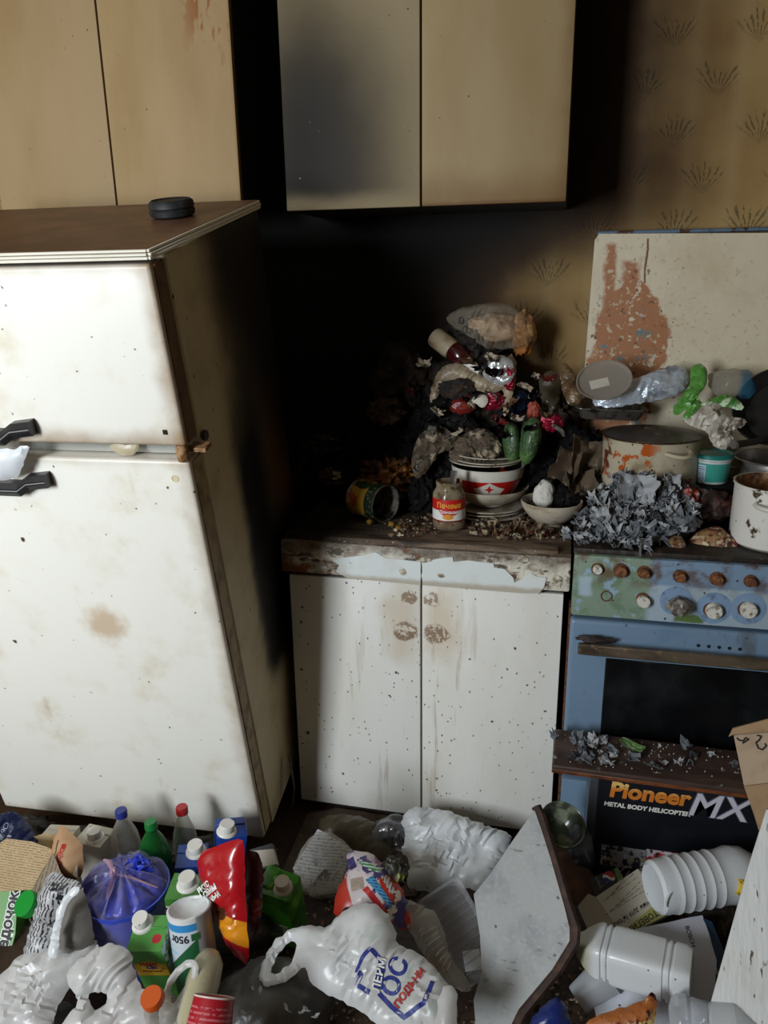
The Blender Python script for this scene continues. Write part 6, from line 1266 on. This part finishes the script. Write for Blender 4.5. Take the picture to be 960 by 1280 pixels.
# navy pack
nv = pil('navy_pack', 'dark navy pack with small pale rings beside the refrigerator', 'pack', [(-20, 1024), (14, 1012), (32, 1022), (44, 1044), (50, 1066), (20, 1070), (-20, 1070)], (.1, -.8, .6), .016, mat('navy_print', hx('131a3a'), .35, [(dict(k='noise', s=14, lo=.55, hi=.7), hx('22305a'))], crease=(14, .4)), y=-.93, crump=.012, freq=18, s=.008, edge=.03)
nM = plane_frame(*mid([(-20, 1024), (14, 1012), (32, 1022), (44, 1044), (50, 1066), (20, 1070), (-20, 1070)]), (.1, -.8, .6), (1, 0, 0), y=-.93)
for (a, b), r_ in (((11, 1032), .0065), ((7, 1038), .0035)):
    q = px_poly(nM, [(a, b)])[0]; ring = [(q[0]+r_*math.cos(R(t)), q[1]+r_*math.sin(R(t))) for t in range(0, 361, 24)]
    drape(nv, stroke(ring, .0015, .004), mat('ring_pale', hx('9aa3b8'), .5), 'ring_mark', .001)
# cartons along the refrigerator
WCT = mat('carton_white', hx('b9b2a2'), .45, [(dict(k='noise', s=10, lo=.5, hi=.72, amt=.6), hx('8f826c')), (dict(k='spots', s=50, lo=.07, hi=.15, p=.4), hx('4a3e30'))])
carton('drink_carton', 'plain grimy white drink carton without cap by the refrigerator', 74, 1040, .17, .078, .062, .165, WCT, 8, (-6, 0))
carton('drink_carton', 'grimy white drink carton with white screw cap by the refrigerator', 118, 1044, .175, .076, .064, .17, WCT, -4, (4, 0), (.008, -.008))
bottle('plastic_bottle', 'clear plastic bottle with blue cap by the refrigerator', 151, 1012, -.90, .037, PETC, mat('cap_blue', hx('27307d'), .35))
bottle('plastic_bottle', 'green plastic bottle with green cap among cartons', 188, 1026, -.955, .038, PETG, mat('cap_green', hx('14702f'), .35))
bottle('plastic_bottle', 'clear narrow bottle with red cap against the refrigerator', 227, 1008, -.865, .030, PETC, mat('cap_red', hx('a81e22'), .35))
BLC = mat('carton_blue', hx('1d3f8f'), .35, [(dict(k='noise', s=16, lo=.56, hi=.62), hx('3f6fb8')), (dict(k='noise', s=22, lo=.63, hi=.66), hx('c98a5a'))])
carton('drink_carton', 'tilted blue drink carton with white cap against the refrigerator', 289, 1034, .20, .072, .066, .19, BLC, 28, (6, 8), (-.012, -.012), .018)
bj = carton('drink_carton', 'blue drink carton with white cap behind the red packet', 240, 1069, .185, .072, .066, .185, BLC, 18, (10, 0), (.008, .010), .018)
face_lab(bj, 'oneжа', .026, INKW, (-.004, -.033, .150), bold=.001)
# bucket with tied blue bag
bc_ = at(154, 1100, z=.215)
BW = .098
bu = thing('bucket', 'bucket lined with a blue bag tied under clear film', 'bucket', (bc_.x, bc_.y, .0))
BUB = mat('lavender_plastic', hx('3448b4'), .3, [(dict(k='noise', s=8, lo=.45, hi=.7), hx('2a3584'))], crease=(14, .5))
obj('pail', lathe([(0, 0), (BW*.74, 0), (BW*.76, .004), (BW*.97, .190), (BW*1.0, .192), (BW*1.0, .200), (BW*.96, .200), (BW*.75, .008), (0, .006)], 56), BUB, bu)
def dome(rmax, h_, n=14, seg=96, amp=.012, off=0, drop=.05):
    v = []; f = []
    for j in range(n+1):
        t = j/n
        for i in range(seg):
            a = 2*math.pi*i/seg; rr = rmax*t*(1+.02*math.sin(a*3))
            z = h_*(1-t**1.3)+amp*t*(1-t*.6)*math.sin(a*9+3*noise.noise(V((math.cos(a)*2, math.sin(a)*2, off)))*2)+.006*noise.noise(V((math.cos(a)*t*5, math.sin(a)*t*5, off+3)))
            if t > .8: z -= drop*((t-.8)/.2)**1.5; rr *= 1-.06*(t-.8)/.2*(drop > .03)
            v.append(V((rr*math.cos(a), rr*math.sin(a), z)))
    for j in range(n):
        for i in range(seg): k = (i+1) % seg; f.append((j*seg+i, (j+1)*seg+i, (j+1)*seg+k, j*seg+k))
    f.append(tuple(range(seg)))
    return v, f
obj('blue_bag', shift(dome(BW*.98, .030, off=2, amp=.014), (0, 0, .190)), mat('blue_bag', hx('2238b0'), .3, [(dict(k='noise', s=10, lo=.5, hi=.7), hx('16247a'))], crease=(22, .7)), bu, smooth=60)
obj('blue_tuft', shift(blob(.030, .022, .026, 4, .25, 2, 5, .25, 6), (.022, .030, .226)), MATS['blue_bag'], bu, smooth=40)
obj('film_cover', shift(dome(BW*1.14, .052, n=22, off=7, amp=.020, drop=.10), (0, 0, .197)), mat('lilac_film', hx('a9a4cc'), .16, [(dict(k='noise', s=9, lo=.5, hi=.7), hx('8a7fb0'))], crease=(20, .7), clear=(.14, (.88, .87, .98))), bu, smooth=60)
obj('tie', geo_join(shift(blob(.009, .009, .016, 3, .3, 2, 3), (-.012, -.012, .240)), tube([V((-.012, -.012, .246)), V((-.032, .004, .254)), V((-.05, .012, .250))], [.004, .006, .003], 8, .5), tube([V((-.012, -.014, .236)), V((-.006, -.040, .228)), V((-.004, -.058, .216))], [.004, .007, .003], 8, .5), tube([V((-.012, -.012, .242)), V((.03, -.012, .238)), V((.085, -.004, .215))], [.003, .004, .002], 8, .5)), mat('pink_film', hx('b08aa0'), .25, clear=(.75, (.9, .8, .85))), bu)
# green juice carton behind the canister
gk = carton('drink_carton', 'green juice carton with white cap behind the canister', 232, 1108, .205, .074, .068, .20, mat('carton_green', hx('3f7a2f'), .4, [(dict(k='box', Z=(.13, .178), e=.001), hx('c4ccb4')), (dict(k='noise', s=16, lo=.58, hi=.66), hx('5f9a3f'))]), 8, (8, 0), (.004, .006), .019)
face_lab(gk, 'Садо', .036, INK, (-.006, -.034, .156), bold=.0012, shear=.1)
# canister
cc = at(236, 1134, z=.262)
cn = thing('canister', 'white canister with blue band and green wave, lid dented', 'canister', mtx=frame(cc, (-.13, .18, .95), (1, 0, 0)) @ Matrix.Translation((0, 0, -.165)))
rcn = .043
cmat = mat('canister_print', hx('c4ccd2'), .4, [(dict(k='noise', s=24, lo=.52, hi=.6, st=(1, 1, 3)), hx('9ec2d8')), (dict(k='grad', ax=(.9, -.25, -1), lo=-.088, hi=-.086, n=.006, s=10), hx('1f5a34')), (dict(k='grad', ax=(0, 0, 1), lo=.138, hi=.1385), hx('2f86c0')), (dict(k='grad', ax=(0, 0, 1), lo=.153, hi=.1535), hx('d6d6d4')), (dict(k='grad', ax=(1, .2, 0), lo=.022, hi=.026), hx('9a9a98'))])
obj('tube', lathe([(0, 0), (rcn-.002, 0), (rcn, .003), (rcn, .158), (rcn+.0012, .159), (rcn+.0012, .164), (rcn-.001, .165)], 56), cmat, cn)
g = lathe([(rcn, .1645), (rcn-.003, .1655), (rcn-.006, .161), (rcn*.6, .159), (rcn*.3, .159), (0, .159)], 56)
obj('lid', ([V((p.x, p.y, p.z-.010*max(0, 1-((p.x+.006)**2+(p.y+.004)**2)/.0009)+.002*noise.noise(V(p)*60))) for p in g[0]], g[1]), mat('dented_white', hx('d3d6d8'), .3, crease=(30, .4)), cn)
gt = text_geo('950г', .021, extr=.0002, bold=.0005); fn = ring_fn(rcn, .125, -96)
obj('lettering', ([fn(V((-p.x, -p.y, p.z))) for p in gt[0]], gt[1]), INK, cn, smooth=False)
gq = prism([[(-.008, -.006), (.008, -.006), (.008, .008), (-.008, .008)]], 0, .0004); fn2 = ring_fn(rcn, .125, -52)
obj('green_mark', ([fn2(p) for p in gq[0]], gq[1]), mat('mark_green', hx('1f5a34'), .5), cn)
# green tomato carton
gt_ = carton('juice_carton', 'green tomato juice carton with yellow label in front', 186, 1166, .215, .072, .074, .185, mat('carton_tomato', hx('4f9440'), .4, [(dict(k='noise', s=18, lo=.6, hi=.68), hx('3f7a2f')), (dict(k='sph', c=(.020, -.012, .185), lo=.009, hi=.010, n=.003), hx('b02a30')),
     (dict(k='grad', ax=(1, 0, 0), lo=.0352, hi=.0356, **{'and': [dict(k='noise', s=70, lo=.45, hi=.5)]}), hx('d8dcd4'))]), 10, (16, -4), (-.018, .018), .0165)
yl = obj('yellow_label', prism([[(-.034, -.03), (.034, -.03), (.034, .012), (.020, .014), (.012, .022), (-.012, .022), (-.020, .014), (-.034, .012)]], 0, .0005), mat('label_yellow', hx('d8a82c'), .45, [(dict(k='noise', s=60, lo=.6, hi=.66), hx('8a5a1a'))]), gt_, Matrix.Translation((0, -.0371, .125)) @ Matrix.Rotation(R(90), 4, 'X'))
face_lab(gt_, 'НАШ', .015, INKR, (-.002, -.0378, .139), bold=.0006); face_lab(gt_, 'Сік', .015, INKB, (.002, -.0378, .126), bold=.0006)
face_lab(gt_, 'томатний', .009, mat('print_brown', hx('6a3a14'), .5), (0, -.0378, .112))
gl2 = obj('lettering', ([V((.0364+p.z, p.x*0+p.y*-1+.0, .10+p.x)) for p in text_geo('СОК ТОМАТНЫЙ', .018, extr=.0002, bold=.0004)[0]], text_geo('СОК ТОМАТНЫЙ', .018, extr=.0002, bold=.0004)[1]), INKW, gt_, smooth=False)
# red crisp packet
rpp = [(246, 1078), (252, 1064), (280, 1054), (303, 1046), (306, 1062), (307, 1110), (310, 1160), (312, 1208), (296, 1198), (282, 1180), (270, 1150), (260, 1118), (250, 1098)]
RPM = mat('crisp_red', hx('a8121c'), .22, [(dict(k='noise', s=10, lo=.55, hi=.7), hx('8a0c16')), (dict(k='grad', ax=(-.2, -1, 0), lo=.032, hi=.034, **{'and': [dict(k='grad', ax=(1.0, -.35, 0), lo=.012, hi=.014), dict(k='grad', ax=(.2, 1, 0), lo=-.078, hi=-.076)]}), hx('d88a1a')), (dict(k='sph', c=(.0, -.035, 0), lo=.012, hi=.016, n=.012, sc=(1, 1, 0)), hx('4a2a16'))], crease=(16, .5), coat=.3)
red = pil('crisp_packet', 'glossy red crisp packet with yellow flash standing upright', 'packet', rpp, (-.15, -.9, .40), .013, RPM, y=-1.12, crump=.003, freq=16, s=.007, edge=.03, smooth=1)
rM2 = plane_frame(*mid(rpp), (-.15, -.9, .40), (1, 0, 0), y=-1.12)
for i, (body, a, b) in enumerate((('ВКУС', (252, 1112), (262, 1104)), ('ЛЮБИМ', (256, 1119), (268, 1110)), ('СЕМЬИ', (262, 1127), (274, 1118)))):
    q = px_poly(rM2, [a, b]); drape(red, flat_text(body, .015, ((q[0][0]+q[1][0])/2, (q[0][1]+q[1][1])/2), (q[1][0]-q[0][0], q[1][1]-q[0][1]), bold=.0006), INKW, 'lettering', .0015)
pil('maroon_packet', 'dark maroon packet wedged behind the red crisp packet', 'packet', [(306, 1066), (316, 1062), (328, 1068), (330, 1110), (324, 1160), (316, 1176), (310, 1150)], (.1, -.9, .4), .016, mat('maroon_film', hx('3a0c16'), .25, [(dict(k='noise', s=16, lo=.55, hi=.65), hx('8a2a2a'))], crease=(22, .6)), y=-1.085, crump=.006, freq=30, s=.007, edge=.02)
flatp('small_card_box', 'small pale card box with dark stripe near the maroon packet', 'box', [(312, 1062), (340, 1054), (346, 1080), (326, 1084), (318, 1072)], .20, mat('card_stripe', hx('a39a90'), .6, [(dict(k='grad', ax=(-.2, 1, 0), lo=.014, hi=.015), hx('1f1f22'))]), .014, (-.1, -.6, .8), .012, 0)
# green canister
gcM = at(350, 1098, z=.20)
gc = carton('juice_carton', 'green leafy juice carton with off-white cap beside the printed sheet', 348, 1104, .19, .078, .066, .185, mat('carton_leaf', hx('3f8a22'), .4, [(dict(k='noise', s=12, lo=.5, hi=.54), hx('2a6a18')), (dict(k='noise', s=18, lo=.58, hi=.60), hx('6fae3a'))]), -8, (14, 4), (.014, -.006), .0165, mat('cap_cream', hx('c4b8a6'), .45))
obj('slanted_ridge', box(-.039, -.006, -.02, .030, .180, .196, .006, 2), MATS['carton_leaf'], gc)
obj('side_label', box(-.030, .028, -.0338, -.0328, .03, .082, 0), mat('leaf_label', hx('5f7a4a'), .5, [(dict(k='lines', row=2, pitch=.007), hx('c4d0b0'))]), gc)
# brown printed papers
OLD = mat('old_print', hx('b39a74'), .75, [(dict(k='lines', row=1, pitch=.0052, amt=.7), hx('6a563c')), (dict(k='noise', s=10, lo=.5, hi=.75, amt=.4), hx('8f744e'))])
OLD2 = mat('old_print_grey', hx('8d7c66'), .75, [(dict(k='lines', row=0, pitch=.008, amt=.7), hx('54483a'))])
flatp('old_newspaper', 'yellowed printed page lying over the green cap bottle', 'paper', [(-25, 1072), (8, 1048), (40, 1052), (67, 1062), (52, 1090), (40, 1112), (-25, 1116)], .20, OLD, .002, (-.05, -.65, .76), .012, .003)
flatp('old_newspaper', 'grey printed page folded down beside the yellowed page', 'paper', [(40, 1113), (66, 1066), (76, 1090), (90, 1116), (62, 1132)], .20, OLD2, .002, (.3, -.75, .6), .012, .002)
flatp('paper_scrap', 'cream paper scrap with yellow print beside the kraft bag', 'paper', [(58, 1060), (92, 1066), (102, 1090), (90, 1104), (74, 1084)], .195, mat('cream_yellow', hx('bfa67e'), .7, [(dict(k='grad', ax=(.5, -1, 0), lo=.02, hi=.022, n=.006), hx('b8862a')), (dict(k='lines', row=1, pitch=.01, amt=.4), hx('8a7650'))]), .002, (0, -.7, .7), .012, .004)
flatp('paper_scrap', 'cream paper scrap with yellow stripes below the plain carton', 'paper', [(42, 1046), (56, 1041), (94, 1050), (94, 1064), (60, 1060)], .195, mat('cream_stripes', hx('bfa67e'), .7, [(dict(k='wave', s=60, lo=.55, hi=.7, **{'and': [dict(k='grad', ax=(1, 0, 0), lo=-.02, hi=-.015)]}), hx('b07f22'))]), .002, (0, -.7, .7), .012, .004)
kb_p = [(72, 1034), (80, 1031), (94, 1044), (104, 1054), (106, 1078), (100, 1098), (84, 1100), (58, 1092), (62, 1066)]
kbg = pil('kraft_bag', 'crumpled brown paper bag with red lettering', 'paper bag', kb_p, (-.05, -.85, .5), .03, mat('kraft_print', hx('b08a66'), .7, [(dict(k='noise', s=12, lo=.45, hi=.7), hx('946d4a'))], crease=(16, .4)), y=-1.035, crump=.009, freq=22, s=.008, edge=.03, smooth=1)
kM = plane_frame(*mid(kb_p), (-.05, -.85, .5), (1, 0, 0), y=-1.035)
q = px_poly(kM, [(82, 1094), (87, 1060)]); drape(kbg, flat_text('Булочка', .020, ((q[0][0]+q[1][0])/2, (q[0][1]+q[1][1])/2), (q[1][0]-q[0][0], q[1][1]-q[0][1]), bold=.0006, shear=.2), INKR, 'lettering', .0015)
drape(kbg, stroke(px_poly(kM, [(70, 1088), (77, 1076), (79, 1060), (80, 1048)]), .003, .004), mat('ink_faded', hx('5a4c3c'), .6), 'printed_line', .0012)
flatp('paper_tip', 'white paper tip poking out below the kraft bag', 'paper', [(91, 1094), (96, 1081), (97, 1098)], .205, PAPER, .0015, (0, -.8, .6), .01, 0)
# green juice box at the left edge and bottle with green cap
sdp = [(-60, 1112), (16, 1110), (22, 1122), (19, 1168), (6, 1215), (-6, 1262), (-60, 1262)]
sdM = plane_frame(0, 1170, (.15, -.7, .7), (1, 0, 0), y=-1.10)
sd = thing('juice_box', 'green juice box with white-edged black lettering lying on its back', 'carton', mtx=sdM)
obj('box', prism([ccw(px_poly(sdM, sdp))], -.05, 0), mat('juice_green', hx('4a8a2a'), .4, [(dict(k='grad', ax=(0, -1, 0), lo=.02, hi=.04, n=.03), hx('7a3f1c')), (dict(k='noise', s=12, lo=.58, hi=.66), hx('2a5a1d')), (dict(k='grad', ax=(0, -1, 0), lo=.075, hi=.09, n=.02), hx('a87a24'))]), sd)
q = px_poly(sdM, [(2, 1200), (20, 1118)])
for m, b, zz in ((INKW, .0035, .0006), (INK, .0012, .0012)):
    g = flat_text('Садочок', .034, ((q[0][0]+q[1][0])/2-.004, (q[0][1]+q[1][1])/2), (q[1][0]-q[0][0], q[1][1]-q[0][1]), bold=b, shear=.1); obj('lettering', shift(g, (0, 0, zz)), m, sd, smooth=False)
gcq = at(30, 1129, z=.21)
gbt = thing('glass_bottle', 'dark bottle with wide green cap under the yellowed page', 'bottle', mtx=frame(gcq, (-.28, -.55, .72), (1, 0, 0)))
obj('cap', lathe([(0, 0), (.026, 0), (.0265, -.003), (.026, -.02), (.023, -.02)], 40), mat('cap_bright_green', hx('0f8a2f'), .4), gbt)
obj('bottle', lathe([(.018, -.016), (.018, -.028), (.034, -.05), (.036, -.15), (.03, -.155), (0, -.155)], 40), mat('dark_brown_glass', hx('2a140a'), .15), gbt)
# newspaper print bag, grey bag, white strip
NEWS = mat('newsprint_bag', hx('b3b2b4'), .4, [(dict(k='lines', row=0, pitch=.0075), hx('1d1c20')), (dict(k='noise', s=26, lo=.6, hi=.62), hx('1d1c20')), (dict(k='noise', s=12, lo=.6, hi=.7), hx('cfcfd0'))], crease=(22, .7))
nb_p = [(56, 1096), (68, 1088), (82, 1096), (98, 1100), (106, 1112), (104, 1132), (90, 1126), (78, 1134), (72, 1160), (66, 1190), (46, 1204), (24, 1214), (36, 1170), (46, 1130)]
pil('printed_bag', 'crumpled bag with dense black and white lettering print', 'bag', nb_p, (-.1, -.75, .65), .030, NEWS, y=-1.17, crump=.012, freq=36, s=.007, edge=.03, smooth=1)
pil('grey_bag', 'grey translucent bag between printed bag and bucket', 'bag', [(78, 1128), (94, 1112), (108, 1116), (114, 1140), (120, 1174), (104, 1196), (78, 1196), (66, 1170)], (0, -.75, .65), .03, mat('grey_translucent', hx('77736e'), .35, [(dict(k='noise', s=10, lo=.45, hi=.7), hx('5c5854'))], crease=(22, .5), clear=(.8, (.8, .8, .8))), y=-1.19, crump=.010, freq=18, s=.008, edge=.03)
pil('white_bag_strip', 'twisted white bag strip running over the printed bag', 'bag', [(86, 1112), (98, 1107), (100, 1116), (88, 1124), (80, 1140), (74, 1170), (72, 1198), (58, 1198), (66, 1160), (72, 1134)], (0, -.75, .65), .012, WHITEBAG, y=-1.225, crump=.006, freq=30, s=.006, edge=.012)
MILK = mat('milk_white_bag', hx('cdcbc9'), .3, [(dict(k='noise', s=10, lo=.5, hi=.72, amt=.5), hx('a8a29c'))], crease=(12, .5), clear=(.74, (.9, .89, .88)))
pil('white_carrier_bag', 'off-white plastic bag spread below the printed bag', 'bag', [(-20, 1232), (8, 1214), (20, 1196), (44, 1186), (70, 1180), (100, 1178), (120, 1172), (124, 1186), (112, 1204), (100, 1222), (84, 1240), (70, 1262), (64, 1300), (-20, 1300)], (-.05, -.6, .8), .026, MILK, y=-1.255, crump=.014, freq=18, s=.007, edge=.04, smooth=1)
pil('white_carrier_bag', 'milky white carrier bag with loop handle before the bucket', 'carrier bag', [(84, 1216), (96, 1200), (118, 1186), (140, 1178), (160, 1184), (168, 1206), (174, 1232), (192, 1240), (204, 1300), (66, 1300), (84, 1272), (98, 1254), (92, 1240), (84, 1230)], (.05, -.6, .8), .026, MILK, y=-1.31, crump=.014, freq=18, s=.007, edge=.04, smooth=1, holes=[[(108, 1244), (124, 1240), (136, 1246), (130, 1258), (116, 1262)]])
pil('ribbed_film', 'grey wrinkled film under the off-white bags', 'plastic film', [(36, 1272), (60, 1256), (88, 1250), (104, 1268), (96, 1300), (34, 1300)], (0, -.6, .8), .03, GREYBAG, y=-1.27, crump=.012, freq=60, s=.007, edge=.03)
# orange cap, handle bag, vegetable, red cup
oq = at(192, 1250, z=.225)
orb = thing('juice_bottle', 'bottle with orange screw cap poking from the white bag', 'bottle', mtx=frame(oq, (-.05, -.35, .9)))
obj('cap', lathe([(0, .016), (.019, .016), (.0205, .012), (.021, 0), (.019, 0)], 36), mat('cap_orange', hx('c4541a'), .4), orb)
obj('bottle', lathe([(.017, .004), (.017, -.008), (.03, -.035), (.033, -.06), (.033, -.13), (0, -.13)], 36), PETC, orb)
pil('handle_bag', 'white bag handle loop standing over the wrapped vegetable', 'bag', [(190, 1296), (198, 1262), (206, 1232), (216, 1212), (236, 1198), (249, 1204), (249, 1222), (238, 1242), (224, 1262), (222, 1296)], (-.1, -.75, .65), .012, WHITEBAG2, y=-1.30, holes=[[(212, 1246), (218, 1226), (232, 1210), (242, 1208), (240, 1222), (226, 1240), (216, 1258)]], crump=.006, freq=40, s=.006, edge=.012)
va, vb = at(264, 1190, z=.21), at(238, 1284, z=.19)
vg = thing('wrapped_vegetable', 'pale yellow vegetable wrapped in clear film', 'vegetable', mtx=frame(vb, va-vb))
Lv = (va-vb).length
vp = [(0, -.02), (.018, -.015), (.026, .01), (.028, Lv*.3), (.031, Lv*.55), (.028, Lv*.8), (.018, Lv*.95), (.008, Lv), (0, Lv+.004)]
obj('root', lathe(vp, 32), mat('pale_root', hx('bdb272'), .4, [(dict(k='noise', s=20, lo=.5, hi=.7), hx('8f8a45')), (dict(k='spots', s=40, lo=.1, hi=.16, p=.15), hx('4a3a1c'))]), vg)
obj('film', ([V((p.x*(1.06+.10*noise.noise(V(p)*40)), p.y*(1.06+.10*noise.noise(V(p)*40+V((5, 0, 0)))), p.z*1.02)) for p in lathe(vp, 48)[0]]+[], lathe(vp, 48)[1]), mat('tight_film', hx('c9c5b4'), .1, crease=(40, 1.0), clear=(.34, (.96, .96, .93))), vg)
cq_ = at(268, 1246, z=.25)
rc_ = thing('paper_cup', 'red paper cup turned upside down with white print', 'cup', mtx=frame(cq_, (-.05, .72, .69), (1, 0, 0)) @ Matrix.Translation((0, 0, -.10)))
obj('cup', lathe([(.0445, 0), (.0465, .0015), (.0445, .003), (.036, .098), (.035, .100), (.033, .0995), (0, .0985)], 44), mat('cup_red', hx('a31423'), .4, [(dict(k='lines', row=2, pitch=.008, amt=.5, **{'and': [dict(k='grad', ax=(0, 0, 1), lo=.03, hi=.032), dict(k='grad', ax=(0, 0, -1), lo=-.088, hi=-.087)]}), hx('d88a90'))]), rc_)
obj('rim', lathe([(.0352, .0985), (.0366, .0995), (.0366, .1015), (.0350, .102), (.0342, .100)], 44), mat('cup_rim', hx('d0c4bc'), .5), rc_)
# loose dirt over the floor
stuff('floor_dirt', scatter([(340, 1060), (520, 1120), (600, 1240), (600, 1290), (420, 1290), (330, 1180)], 220, .004, (.002, .008), 5), litter, 'loose brown dirt between the floor rubbish', 'dirt')
stuff('floor_dirt', scatter([(640, 1220), (720, 1180), (760, 1120), (900, 1140), (900, 1290), (640, 1290)], 160, .004, (.002, .008), 6), litter, 'loose dark dirt under papers and bottles', 'dirt')
